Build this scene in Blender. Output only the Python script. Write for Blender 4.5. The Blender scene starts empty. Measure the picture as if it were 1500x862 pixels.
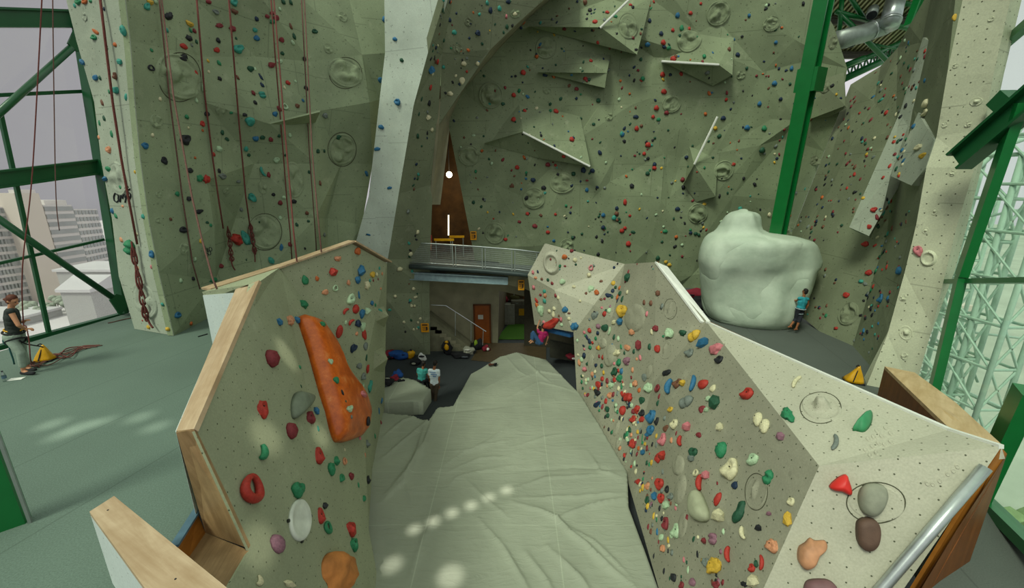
import bpy, bmesh, math, random
from mathutils import Vector, Matrix, noise
from mathutils.bvhtree import BVHTree
random.seed(7)
scn = bpy.context.scene
COL = scn.collection
PI = math.pi
# ------------------------------------------------------------------ camera
PITCH = math.radians(15.0); FPX = 600.0
EYE = Vector((0, 0, 4.0))
cs, sn = math.cos(PITCH), math.sin(PITCH)
cd = bpy.data.cameras.new('camera'); cam = bpy.data.objects.new('camera', cd); COL.objects.link(cam)
cam.location = EYE; cam.rotation_euler = (PI/2 - PITCH, 0, 0)
cd.sensor_width = 36.0; cd.lens = 36.0*FPX/1500.0; cd.clip_end = 2000
scn.camera = cam
def ray(px, py):
    a = (px-750.0)/FPX; b = (431.0-py)/FPX
    return Vector((a, cs + b*sn, -sn + b*cs))
def P(px, py, Y):
    d = ray(px, py); return EYE + d*(Y/d.y)
def PZ(px, py, z):
    d = ray(px, py); return EYE + d*((z-4.0)/d.z)
def PT(px, py, t): return EYE + ray(px, py)*t
def PP(px, py, p0, n):
    d = ray(px, py); return EYE + d*((Vector(p0)-EYE).dot(Vector(n))/d.dot(Vector(n)))
def depth(p):
    v = Vector(p)-EYE; return v.y*cs - v.z*sn
def pix(p):
    v = Vector(p)-EYE; t = depth(p)
    return (750+FPX*v.x/t, 431-FPX*(v.y*sn+v.z*cs)/t)
# ------------------------------------------------------------------ materials
def lin(c):
    c /= 255.0
    return c/12.92 if c <= .04045 else ((c+.055)/1.055)**2.4
def rgb(h):
    if isinstance(h, str):
        h = h.lstrip('#'); h = tuple(int(h[i:i+2], 16) for i in (0, 2, 4))
    return (lin(h[0]), lin(h[1]), lin(h[2]), 1)
MATS = {}
class NT:
    def __init__(s, name, rough=.7, metal=0, spec=.3):
        m = bpy.data.materials.new(name); m.use_nodes = True; s.m = m
        s.t = m.node_tree; s.n = s.t.nodes; s.b = s.n['Principled BSDF']
        s.b.inputs['Roughness'].default_value = rough; s.b.inputs['Metallic'].default_value = metal
        s.b.inputs['Specular IOR Level'].default_value = spec
    def new(s, typ, **k):
        n = s.n.new(typ)
        for a, v in k.items():
            if a in n.inputs: n.inputs[a].default_value = v
            else: setattr(n, a, v)
        return n
    def link(s, a, b): s.t.links.new(a, b)
    def math(s, op, a, b=None):
        n = s.n.new('ShaderNodeMath'); n.operation = op
        for i, v in enumerate((a, b)):
            if v is None: continue
            if isinstance(v, (int, float)): n.inputs[i].default_value = v
            else: s.link(v, n.inputs[i])
        return n.outputs[0]
    def mix(s, fac, a, b, mode='MIX'):
        n = s.n.new('ShaderNodeMix'); n.data_type = 'RGBA'; n.blend_type = mode
        for i, v in ((0, fac), (6, a), (7, b)):
            if isinstance(v, (int, float)): n.inputs[i].default_value = v
            elif isinstance(v, tuple): n.inputs[i].default_value = v
            else: s.link(v, n.inputs[i])
        return n.outputs[2]
    def noise(s, scale, detail=4, coord='Object', rough=.55, vec=None, dist=0):
        if vec is None: vec = s.coord(coord)
        n = s.new('ShaderNodeTexNoise'); n.inputs['Scale'].default_value = scale
        n.inputs['Detail'].default_value = detail; n.inputs['Roughness'].default_value = rough
        n.inputs['Distortion'].default_value = dist
        s.link(vec, n.inputs['Vector']); return n.outputs['Fac']
    def coord(s, c='Object'):
        if not hasattr(s, 'tc'): s.tc = s.n.new('ShaderNodeTexCoord')
        return s.tc.outputs[c]
    def ramp(s, fac, stops):
        n = s.n.new('ShaderNodeValToRGB'); cr = n.color_ramp
        while len(cr.elements) < len(stops): cr.elements.new(.5)
        for e, (p, c) in zip(cr.elements, stops):
            e.position = p; e.color = c if isinstance(c, tuple) else (c, c, c, 1)
        s.link(fac, n.inputs[0]); return n.outputs[0]
    def bump(s, h, strength=.3, dist=.02, prev=None):
        n = s.n.new('ShaderNodeBump'); n.inputs['Strength'].default_value = strength; n.inputs['Distance'].default_value = dist
        s.link(h, n.inputs['Height'])
        if prev is not None: s.link(prev, n.inputs['Normal'])
        return n.outputs[0]
    def color(s, c):
        if isinstance(c, tuple): s.b.inputs['Base Color'].default_value = c
        else: s.link(c, s.b.inputs['Base Color'])
    def normal(s, n): s.link(n, s.b.inputs['Normal'])
def plain(name, h, rough=.6, var=.12, scale=6, bump=0., metal=0, spec=.3, coord='Object'):
    """a painted / moulded surface: one colour, gentle wear"""
    if name in MATS: return MATS[name]
    t = NT(name, rough, metal, spec); c = rgb(h)
    dk = tuple(v*(1-var*1.6) for v in c[:3])+(1,); lt = tuple(min(1, v*(1+var)) for v in c[:3])+(1,)
    f = t.noise(scale, 5, coord)
    t.color(t.ramp(f, [(.3, dk), (.7, lt)]))
    if bump: t.normal(t.bump(t.noise(scale*8, 4, coord), bump, .01))
    MATS[name] = t.m; return t.m
def wall_mat(name, h, hole=.2, hr=.012, seam=0, var=.16, hole_dark='#3f4430', dents=.35, bump=.35, stain=0.0):
    """sand-coated climbing panel: bolt holes on a grid, scuffs, chalk, cast dents"""
    t = NT(name, .85, 0, .15); c = rgb(h); c = (c[0]*.93, c[1]*.99, c[2]*1.16, 1)
    obj = t.coord('Object'); uv = t.coord('UV')
    big = t.noise(.55, 5, vec=obj); fine = t.noise(38, 3, vec=obj); mid = t.noise(5, 5, vec=obj)
    base = t.ramp(big, [(.32, tuple(v*(1-var) for v in c[:3])+(1,)), (.68, tuple(min(1, v*(1+var)) for v in c[:3])+(1,))])
    base = t.mix(t.math('MULTIPLY', t.math('SUBTRACT', fine, .35), .9), base, tuple(v*.55 for v in c[:3])+(1,))
    # pits and scrapes that are cast in the panel
    vor = t.new('ShaderNodeTexVoronoi'); vor.inputs['Scale'].default_value = 4.5; t.link(obj, vor.inputs['Vector'])
    pit = t.math('MULTIPLY', t.math('LESS_THAN', vor.outputs['Distance'], .16), t.math('GREATER_THAN', mid, .5))
    base = t.mix(t.math('MULTIPLY', pit, dents), base, tuple(v*.42 for v in c[:3])+(1,))
    # chalk bloom
    ch = t.ramp(t.noise(1.6, 6, vec=obj, rough=.7), [(.58, 0.0), (.75, 1.0)])
    base = t.mix(t.math('MULTIPLY', ch, .16), base, rgb('#dfe0c6'))
    if stain:
        st = t.ramp(t.noise(2.2, 6, vec=obj, rough=.7, dist=.6), [(.52, 0.0), (.7, 1.0)])
        base = t.mix(t.math('MULTIPLY', st, stain), base, tuple(v*.5 for v in c[:3])+(1,))
    hmask = None
    if hole:
        sc = t.new('ShaderNodeVectorMath'); sc.operation = 'SCALE'; sc.inputs['Scale'].default_value = 1/hole; t.link(uv, sc.inputs[0])
        fl = t.new('ShaderNodeVectorMath'); fl.operation = 'FLOOR'; t.link(sc.outputs[0], fl.inputs[0])
        wn = t.new('ShaderNodeTexWhiteNoise'); wn.noise_dimensions = '2D'; t.link(fl.outputs[0], wn.inputs['Vector'])
        js = t.new('ShaderNodeVectorMath'); js.operation = 'SCALE'; js.inputs['Scale'].default_value = .34; t.link(wn.outputs['Color'], js.inputs[0])
        fr = t.new('ShaderNodeVectorMath'); fr.operation = 'FRACTION'; t.link(sc.outputs[0], fr.inputs[0])
        sb = t.new('ShaderNodeVectorMath'); sb.operation = 'SUBTRACT'; t.link(fr.outputs[0], sb.inputs[0]); t.link(js.outputs[0], sb.inputs[1])
        ds = t.new('ShaderNodeVectorMath'); ds.operation = 'DISTANCE'; ds.inputs[1].default_value = (.33, .33, 0)
        cx = t.new('ShaderNodeSeparateXYZ'); t.link(sb.outputs[0], cx.inputs[0])
        cb = t.new('ShaderNodeCombineXYZ'); t.link(cx.outputs[0], cb.inputs[0]); t.link(cx.outputs[1], cb.inputs[1])
        t.link(cb.outputs[0], ds.inputs[0])
        hmask = t.math('LESS_THAN', ds.outputs['Value'], hr/hole)
        base = t.mix(t.math('MULTIPLY', hmask, .9), base, rgb(hole_dark))
    if seam:
        su = t.new('ShaderNodeSeparateXYZ'); t.link(uv, su.inputs[0])
        lines = None
        for ax, sp in ((1, seam), (0, seam*1.3)):
            fr = t.math('FRACT', t.math('DIVIDE', su.outputs[ax], sp))
            l = t.math('LESS_THAN', t.math('ABSOLUTE', t.math('SUBTRACT', fr, .5)), .012/sp)
            lines = l if lines is None else t.math('MAXIMUM', lines, l)
        base = t.mix(t.math('MULTIPLY', lines, .45), base, tuple(v*.4 for v in c[:3])+(1,))
    t.color(base)
    hh = t.math('ADD', t.math('MULTIPLY', fine, .35), t.math('MULTIPLY', mid, .8))
    hh = t.math('SUBTRACT', hh, t.math('MULTIPLY', pit, .6))
    if hmask is not None: hh = t.math('SUBTRACT', hh, hmask)
    t.normal(t.bump(hh, bump, .03))
    MATS[name] = t.m; return t.m
def wood_mat(name, h, dark, scale=1.0, ang=0.0):
    t = NT(name, .5, 0, .3)
    mp = t.new('ShaderNodeMapping'); mp.inputs['Scale'].default_value = (12*scale, 1.1*scale, 6*scale); mp.inputs['Rotation'].default_value = (0, 0, ang)
    t.link(t.coord('UV'), mp.inputs[0])
    g = t.noise(1.0, 6, vec=mp.outputs[0], rough=.65, dist=.5)
    big = t.noise(2.2, 5, vec=t.coord('Object'), rough=.65)
    c = t.ramp(g, [(.25, rgb(dark)), (.62, rgb(h))])
    c = t.mix(t.math('MULTIPLY', t.ramp(big, [(.45, 0.0), (.68, 1.0)]), .5), c, rgb(dark))
    t.color(c); t.normal(t.bump(g, .12, .005)); MATS[name] = t.m; return t.m
# ------------------------------------------------------------------ objects
def uv_faces(bm):
    """planar projection of every face in metres: u level, v up the slope"""
    L = bm.loops.layers.uv.verify()
    for f in bm.faces:
        f.normal_update(); n = f.normal
        u = Vector((0, 0, 1)).cross(n)
        u = Vector((1, 0, 0)) if u.length < .05 else u.normalized()
        v = n.cross(u)
        for l in f.loops: l[L].uv = (l.vert.co.dot(u), l.vert.co.dot(v))
def link(name, me, mat, parent=None, smooth=False):
    o = bpy.data.objects.new(name, me); COL.objects.link(o)
    for m in (mat if isinstance(mat, (list, tuple)) else [mat]): me.materials.append(m)
    if smooth:
        for p in me.polygons: p.use_smooth = True
    if parent: o.parent = parent
    return o
def obj(name, bm, mat, parent=None, smooth=False, uv=True, local=False):
    """link a bmesh; world coordinates become local to the thing's base when it has a parent"""
    if parent is not None and not local:
        off = wloc(parent); bmesh.ops.translate(bm, verts=bm.verts, vec=-off)
    if uv: uv_faces(bm)
    me = bpy.data.meshes.new(name); bm.to_mesh(me); bm.free()
    return link(name, me, mat, parent, smooth)
def wloc(o):
    v = Vector((0, 0, 0))
    while o is not None: v += o.location; o = o.parent
    return v
def thing(name, label, cat, loc=(0, 0, 0), group=None):
    o = bpy.data.objects.new(name, None); COL.objects.link(o); o.location = loc; o.empty_display_size = .1
    return tag(o, label, cat, group)
def tag(o, label, cat, group=None, kind=None):
    o['label'] = label; o['category'] = cat
    if group: o['group'] = group
    if kind: o['kind'] = kind
    return o
def struct(o, label, cat):
    return tag(o, label, cat, None, 'structure')
def facets(vs, faces, thick=.12, toward=None):
    """bmesh of wall facets given their front vertices, with a real back at 'thick' behind"""
    bm = bmesh.new(); vv = [bm.verts.new(v) for v in vs]; fl = []
    for f in faces:
        fc = bm.faces.new([vv[i] for i in f]); fc.normal_update()
        c = fc.calc_center_median()
        if fc.normal.dot((toward or EYE)-c) < 0: fc.normal_flip()
        fl.append(fc)
    fl = bmesh.ops.triangulate(bm, faces=fl)['faces']
    if thick:
        bm.normal_update()
        nrm = {v: v.normal.copy() for v in bm.verts}
        back = {}
        for v in list(bm.verts): back[v] = bm.verts.new(v.co - nrm[v]*thick)
        bnd = [e for e in bm.edges if len(e.link_faces) == 1]
        rim = []
        for e in bnd:
            lp = e.link_loops[0]; a, b = lp.vert, lp.link_loop_next.vert
            rim.append((b, a))
        for f in fl: bm.faces.new([back[v] for v in reversed(f.verts)])
        for b, a in rim: bm.faces.new([b, a, back[a], back[b]])
    return bm
def box(bm, c, s, rot=None, bev=0):
    r = bmesh.ops.create_cube(bm, size=1); vs = r['verts']
    M = Matrix.Translation(c) @ (rot.to_4x4() if rot is not None else Matrix()) @ Matrix.Diagonal((*s, 1))
    bmesh.ops.transform(bm, matrix=M, verts=vs)
    if bev:
        es = list({e for v in vs for e in v.link_edges})
        bmesh.ops.bevel(bm, geom=es, offset=bev, segments=2, affect='EDGES', profile=.5)
    return vs
def frame_of(d, up=(0, 0, 1)):
    z = Vector(d).normalized(); x = Vector(up).cross(z)
    if x.length < .02: x = Vector((1, 0, 0)).cross(z)
    x.normalize(); y = z.cross(x)
    return Matrix((x, y, z)).transposed()
def bar(bm, a, b, w, h, up=(0, 0, 1), bev=0):
    """rectangular bar from a to b: w across, h along 'up'"""
    a, b = Vector(a), Vector(b); R = frame_of(b-a, up)
    return box(bm, (a+b)/2, (w, h, (b-a).length), R, bev)
def ibeam(bm, a, b, w, h, tk, up=(0, 0, 1)):
    a, b = Vector(a), Vector(b); R = frame_of(b-a, up); L = (b-a).length; m = (a+b)/2
    y = R @ Vector((0, 1, 0))
    box(bm, m + y*(h/2-tk/2), (w, tk, L), R); box(bm, m - y*(h/2-tk/2), (w, tk, L), R)
    box(bm, m, (tk, h-tk*2, L), R)
def tube(bm, pts, r, seg=8, cap=True, closed=False):
    pts = [Vector(p) for p in pts]; n = len(pts); rings = []
    rr = r if isinstance(r, (list, tuple)) else [r]*n
    ref = None
    for i, p in enumerate(pts):
        d = (pts[(i+1) % n]-pts[i-1]) if closed or 0 < i < n-1 else (pts[1]-pts[0] if i == 0 else pts[-1]-pts[-2])
        if d.length < 1e-9: d = Vector((0, 0, 1))
        d.normalize()
        if ref is None:
            ref = Vector((0, 0, 1)) if abs(d.z) < .9 else Vector((1, 0, 0))
        x = ref - d*ref.dot(d)
        if x.length < 1e-4: x = d.orthogonal()
        x.normalize(); ref = x; y = d.cross(x)
        rings.append([bm.verts.new(p + (x*math.cos(2*PI*k/seg) + y*math.sin(2*PI*k/seg))*rr[i]) for k in range(seg)])
    m = n if closed else n-1
    for i in range(m):
        A, B = rings[i], rings[(i+1) % n]
        for k in range(seg): bm.faces.new((A[k], A[(k+1) % seg], B[(k+1) % seg], B[k]))
    if cap and not closed:
        bm.faces.new(list(reversed(rings[0]))); bm.faces.new(rings[-1])
def lathe(bm, prof, seg=16, M=None):
    """profile of (r, z) turned round z"""
    new = []; rings = []
    for r, z in prof:
        if r < 1e-6: v = [bm.verts.new((0, 0, z))]
        else: v = [bm.verts.new((r*math.cos(2*PI*k/seg), r*math.sin(2*PI*k/seg), z)) for k in range(seg)]
        rings.append(v); new += v
    for A, B in zip(rings, rings[1:]):
        if len(A) == 1 and len(B) == 1: continue
        for k in range(seg):
            k2 = (k+1) % seg
            if len(A) == 1: bm.faces.new((A[0], B[k2], B[k]))
            elif len(B) == 1: bm.faces.new((A[k], A[k2], B[0]))
            else: bm.faces.new((A[k], A[k2], B[k2], B[k]))
    if M is not None: bmesh.ops.transform(bm, matrix=M, verts=new)
    return new
def prism(bm, poly, z0, z1):
    """polygon in plan between two levels"""
    lo = [bm.verts.new((x, y, z0)) for x, y in poly]; hi = [bm.verts.new((x, y, z1)) for x, y in poly]
    n = len(poly); fs = [bm.faces.new(list(reversed(lo))), bm.faces.new(hi)]
    for i in range(n): fs.append(bm.faces.new((lo[i], lo[(i+1) % n], hi[(i+1) % n], hi[i])))
    bmesh.ops.recalc_face_normals(bm, faces=fs)
def plate(bm, pts, off):
    """flat polygon given by 3-D points, thickened by the vector off"""
    A = [bm.verts.new(p) for p in pts]; B = [bm.verts.new(Vector(p)+Vector(off)) for p in pts]
    n = len(A); fs = [bm.faces.new(A), bm.faces.new(list(reversed(B)))]
    for i in range(n): fs.append(bm.faces.new((A[i], B[i], B[(i+1) % n], A[(i+1) % n])))
    bmesh.ops.recalc_face_normals(bm, faces=fs)
def one(fn, *a, **k):
    bm = bmesh.new(); fn(bm, *a, **k); return bm
SURF = []       # (object, surface key) pairs that carry holds
# ================================================================== light
w = bpy.data.worlds.new('sky'); scn.world = w; w.use_nodes = True
wt = w.node_tree; bg = wt.nodes['Background']
tc = wt.nodes.new('ShaderNodeTexCoord'); sx = wt.nodes.new('ShaderNodeSeparateXYZ'); wt.links.new(tc.outputs['Generated'], sx.inputs[0])
rm = wt.nodes.new('ShaderNodeMapRange'); rm.inputs[1].default_value = -.9; rm.inputs[2].default_value = .9
wt.links.new(sx.outputs[0], rm.inputs[0])
cr = wt.nodes.new('ShaderNodeValToRGB'); wt.links.new(rm.outputs[0], cr.inputs[0])
cr.color_ramp.elements[0].color = (.40, .395, .405, 1); cr.color_ramp.elements[1].color = (.86, .84, .86, 1)
zm = wt.nodes.new('ShaderNodeMapRange'); zm.inputs[1].default_value = .45; zm.inputs[2].default_value = .8
wt.links.new(sx.outputs[2], zm.inputs[0])
mx = wt.nodes.new('ShaderNodeMix'); mx.data_type = 'RGBA'; wt.links.new(zm.outputs[0], mx.inputs[0]); wt.links.new(cr.outputs[0], mx.inputs[6])
mx.inputs[7].default_value = (.92, 1.03, .86, 1)
gm = wt.nodes.new('ShaderNodeMapRange'); gm.inputs[1].default_value = -.02; gm.inputs[2].default_value = -.25
wt.links.new(sx.outputs[2], gm.inputs[0])
mg = wt.nodes.new('ShaderNodeMix'); mg.data_type = 'RGBA'; wt.links.new(gm.outputs[0], mg.inputs[0]); wt.links.new(mx.outputs[2], mg.inputs[6]); mg.inputs[7].default_value = (.13, .15, .12, 1)
wt.links.new(mg.outputs[2], bg.inputs[0]); bg.inputs[1].default_value = 0.92
sd = bpy.data.lights.new('sun', 'SUN'); sd.energy = 2.1; sd.angle = math.radians(16); sd.color = (.95, 1, .82)
so = bpy.data.objects.new('sun', sd); COL.objects.link(so); so.location = (-20, -20, 30)
so.rotation_euler = Vector((.42, .50, -.78)).to_track_quat('-Z', 'Y').to_euler()
scn.view_settings.view_transform = 'Standard'; scn.view_settings.look = 'None'
scn.view_settings.exposure = 0.0; scn.view_settings.gamma = 1.0; scn.view_settings.use_curve_mapping = False
# ================================================================== materials
M_rope = wall_mat('wall_green', '#939d74', .34, .012, 2.4, dents=.45)
M_pale = wall_mat('wall_pale', '#a8ad90', .34, .012, 2.4, dents=.35)
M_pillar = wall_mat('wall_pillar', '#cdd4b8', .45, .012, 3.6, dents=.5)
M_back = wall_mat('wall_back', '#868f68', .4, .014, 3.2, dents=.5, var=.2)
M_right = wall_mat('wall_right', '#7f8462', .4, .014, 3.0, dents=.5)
M_col = wall_mat('wall_column', '#cbcaa2', .22, .014, 2.6, dents=.25)
M_left_b = wall_mat('boulder_panel', '#9b9e78', .23, .011, 0, dents=.1, bump=.22, var=.1)
M_right_b = wall_mat('boulder_panel_pale', '#b9b495', .21, .011, 0, dents=.12, bump=.25, var=.1)
M_right_m = wall_mat('boulder_panel_chalky', '#9b977a', .2, .012, 0, dents=.25, bump=.35, var=.14, stain=.18)
M_conc = plain('concrete', '#8f8d72', .9, .14, 1.5, .3)
M_white_side = wall_mat('panel_white', '#c9cfbd', .3, .008, 0, dents=.05, bump=.1, var=.05)
M_wood = wood_mat('birch_ply', '#b9a486', '#957b5a', .7)
M_wood_d = wood_mat('worn_ply', '#a58962', '#745b3c', .7)
M_wood_o = wood_mat('orange_ply', '#a96f2b', '#7c4c18', .7)
M_wood_b = wood_mat('brown_ply', '#7a4a20', '#5a3414', .7)
M_green = plain('green_steel', '#14522c', .35, .08, 3, 0, 0, .5)
M_green_b = plain('bright_green_steel', '#0d6a30', .3, .06, 3, 0, 0, .5)
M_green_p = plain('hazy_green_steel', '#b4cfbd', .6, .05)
M_steel = plain('galvanised_steel', '#b6bfbd', .32, .1, 5, 0, .75, .5)
M_steel_m = plain('matt_steel', '#8c968f', .45, .08, 5, 0, .5, .5)
M_dark = plain('dark_rubber', '#23262a', .8)
M_black = plain('black_gap', '#0c0d0c', .9)
M_white = plain('white_paint', '#dcdfd6', .5, .04)
M_yellow = plain('yellow_vinyl', '#c79512', .4, .1, 8)
M_orange_s = plain('orange_sign', '#d8940f', .5, .06)
def floor_mat(name, h, speck, var=.1):
    t = NT(name, .75, 0, .25); c = rgb(h); o = t.coord('Object')
    b = t.ramp(t.noise(.5, 5, vec=o), [(.3, tuple(v*(1-var) for v in c[:3])+(1,)), (.7, tuple(v*(1+var) for v in c[:3])+(1,))])
    f = t.noise(55, 2, vec=o, rough=.8)
    b = t.mix(t.math('MULTIPLY', t.ramp(f, [(.5, 0.0), (.66, 1.0)]), speck), b, tuple(min(1, v*1.7) for v in c[:3])+(1,))
    b = t.mix(t.math('MULTIPLY', t.ramp(f, [(.34, 1.0), (.48, 0.0)]), speck), b, tuple(v*.5 for v in c[:3])+(1,))
    s = t.new('ShaderNodeSeparateXYZ'); t.link(o, s.inputs[0])
    fr = t.math('FRACT', t.math('DIVIDE', t.math('ADD', s.outputs[0], t.math('MULTIPLY', s.outputs[1], -.25)), 1.9))
    l = t.math('LESS_THAN', t.math('ABSOLUTE', t.math('SUBTRACT', fr, .5)), .007)
    b = t.mix(t.math('MULTIPLY', l, .4), b, tuple(v*.5 for v in c[:3])+(1,))
    t.color(b); t.normal(t.bump(f, .25, .01)); MATS[name] = t.m; return t.m
M_floor = floor_mat('rubber_floor', '#5e7065', .35)
M_floor_r = floor_mat('dark_rubber_floor', '#565d57', .2)
M_pit = floor_mat('charcoal_carpet', '#34393a', .15)
def glass_mat(name, tint, gl=.05):
    m = bpy.data.materials.new(name); m.use_nodes = True; t = m.node_tree; t.nodes.clear()
    o = t.nodes.new('ShaderNodeOutputMaterial'); a = t.nodes.new('ShaderNodeBsdfTransparent'); g = t.nodes.new('ShaderNodeBsdfGlossy'); x = t.nodes.new('ShaderNodeMixShader')
    a.inputs[0].default_value = tint; g.inputs['Roughness'].default_value = .02; x.inputs[0].default_value = gl
    t.links.new(a.outputs[0], x.inputs[1]); t.links.new(g.outputs[0], x.inputs[2]); t.links.new(x.outputs[0], o.inputs[0]); return m
M_glass = glass_mat('window_glass', (.93, .93, .94, 1)); M_glass_g = glass_mat('green_window_glass', (.90, .96, .92, 1))
# ================================================================== floors
bm = bmesh.new()
prism(bm, [(-13.9, -1), (-3.4, -1), (-3.5, 2.5), (-3.87, 3.78), (-4.0, 4.3), (-4.35, 4.7), (-4.95, 7.3), (-6.2, 8.3), (-6.0, 14.5), (-12.1, 14.5)], -.3, 0)
floor = struct(obj('floor', bm, M_floor), 'slate grey-green rubber floor of the upper level beside the rope wall', 'floor')
bm = bmesh.new()
prism(bm, [(2.6, -1), (2.9, 2.2), (5.4, 4.3), (6.2, 6), (5.6, 10.7), (5.0, 13.6), (2.4, 17.6), (1.6, 19.9), (14, 19.9), (11.6, 11.7), (7.5, 5.4), (7.1, 4.2), (6.9, -1)], -1.1, -.8)
floor_r = struct(obj('floor', bm, M_floor_r), 'dark grey rubber floor of the upper level around the white boulder', 'floor')
bm = bmesh.new(); prism(bm, [(-9, -2), (9, -2), (9, 27), (-9, 27)], -4.6, -4.3)
floor_p = struct(obj('floor', bm, M_pit), 'charcoal carpet on the sunken floor below the footbridge', 'floor')
bm = bmesh.new(); plate(bm, [PZ(690, 528, -4.29), PZ(705, 503, -4.29), PZ(800, 503, -4.29), PZ(800, 540, -4.29)], (0, 0, .012))
struct(obj('floor', bm, plain('brown_lino', '#4a3f2c', .5)), 'brown lino strip in front of the brown door', 'floor')
# ================================================================== wall_left : the rope wall
def strip(cols):
    """columns of (px,py,Y) points, equal counts -> verts, quads"""
    n = len(cols[0]); vs = [P(*p) for c in cols for p in c]; fs = []
    for i in range(len(cols)-1):
        for j in range(n-1): fs.append((i*n+j, i*n+j+1, (i+1)*n+j+1, (i+1)*n+j))
    return vs, fs
def down(px, py, Y, z):  # the point straight below a column's last vertex
    p = P(px, py, Y); return Vector((p.x, p.y, z))
def addbm(a, b):
    me = bpy.data.meshes.new('t'); b.to_mesh(me); b.free(); a.from_mesh(me); bpy.data.meshes.remove(me)
c0 = [(92, -20, 11.05), (97, 0, 11.05), (112, 60, 11.05), (138, 150, 11.05), (148, 235, 11.05), (164, 321, 11.05), (174, 405, 11.05), (197, 482, 11.05)]
c1 = [(181, -20, 10.3), (183, 0, 10.3), (190, 60, 10.4), (197, 150, 10.45), (205, 235, 10.5), (217, 321, 10.5), (232, 400, 10.5), (254, 492, 10.5)]
vs, fs = strip([c0, c1])
wl = struct(obj('wall_left', facets(vs, fs, .02), M_pale), 'pale narrow end face of the tall rope climbing wall beside the left windows', 'wall')
SURF.append(wl)
c2 = [(284, -20, 12.36), (287, 0, 12.36), (296, 83, 12.41), (300, 150, 12.31), (303, 264, 12.36), (314, 330, 12.41), (316, 410, 12.51), (322, 478, 12.61)]
c3 = [(383, -20, 13.88), (385, 0, 13.88), (375, 83, 14.04), (395, 182, 13.84), (372, 240, 14.04), (345, 320, 14.08), (380, 410, 14.12), (380, 500, 14.12)]
c4 = [(440, -20, 15.38), (445, 0, 15.38), (455, 90, 15.46), (466, 163, 15.42), (463, 240, 15.54), (462, 320, 15.58), (462, 410, 15.62), (462, 500, 15.62)]
c5 = [(506, -20, 16.71), (512, 0, 16.71), (530, 80, 16.71), (541, 150, 16.66), (500, 240, 16.84), (480, 320, 16.89), (480, 410, 16.94), (480, 500, 16.94)]
c6 = [(563, -20, 17.0), (563, 0, 17.0), (564, 78, 17.1), (556, 146, 17.3), (546, 240, 17.7), (530, 330, 18), (520, 410, 18.2), (520, 500, 18.2)]
c1g = [(181, -20, 10.3), (183, 0, 10.3), (190, 60, 10.4), (197, 150, 10.45), (205, 235, 10.5), (217, 321, 10.5), (232, 400, 10.5), (254, 492, 10.5)]
vs, fs = strip([c1g, c2, c3, c4, c5, c6])
wl2 = struct(obj('wall_left', facets(vs, fs, .15), M_rope), 'tall green-grey rope climbing wall with hanging ropes and many small holds', 'wall')
SURF.append(wl2)
bm = facets([P(395, 182, 13.5), P(469, 164, 14.6), P(462, 180, 15.3), P(430, 183, 14.6)], [(0, 1, 2, 3)], .05)
obj('overhang_volume', bm, M_rope, wl2)
# ================================================================== pillar
pl = [(563, -20, 15.6), (563, 0, 15.6), (564, 78, 16.0), (556, 146, 16.4), (540, 288, 17.3), (520, 360, 17.8), (505, 430, 18.2), (500, 520, 18.6)]
pr = [(656, -20, 14.9), (651, 0, 15.0), (627, 77, 15.5), (606, 154, 16.1), (584, 284, 17.2), (568, 380, 18.0), (560, 430, 18.4), (558, 525, 19.0)]
vs, fs = strip([pl, pr])
pil = struct(obj('pillar', facets(vs, fs, .2), M_pillar), 'smooth pale curved rib rising between the rope wall and the dark opening', 'pillar')
SURF.append(pil)
pm = [(668, -20, 15.6), (663, 0, 15.7), (648, 77, 16.4), (643, 154, 17.2), (634, 270, 18.4), (630, 380, 19.0), (629, 430, 19.1), (630, 522, 19.2)]
vs, fs = strip([pr, pm]); k = len(vs)
bm = facets(vs, fs, .2)
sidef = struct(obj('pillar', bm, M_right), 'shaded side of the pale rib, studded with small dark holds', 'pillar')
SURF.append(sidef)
# arch face and its soffit
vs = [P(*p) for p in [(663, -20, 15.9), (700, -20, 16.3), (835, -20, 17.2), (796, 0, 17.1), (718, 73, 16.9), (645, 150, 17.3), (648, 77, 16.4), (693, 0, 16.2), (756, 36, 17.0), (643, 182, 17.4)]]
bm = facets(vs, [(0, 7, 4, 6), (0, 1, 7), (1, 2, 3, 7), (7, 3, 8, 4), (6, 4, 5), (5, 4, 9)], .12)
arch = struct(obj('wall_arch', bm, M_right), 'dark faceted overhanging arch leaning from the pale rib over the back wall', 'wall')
SURF.append(arch)
vs = [P(*p) for p in [(835, -20, 17.2), (796, 0, 17.1), (756, 36, 17.0), (718, 73, 16.9), (645, 150, 17.3), (643, 182, 17.4), (632, 300, 18.6), (856, -20, 19.6), (812, 0, 19.6), (770, 34, 19.7), (735, 70, 19.7), (680, 134, 19.8), (660, 178, 19.9), (645, 300, 20.0)]]
bm = facets(vs, [(i, i+1, i+8, i+7) for i in range(6)], .1)
obj('arch_soffit', bm, M_conc, arch)
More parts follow.
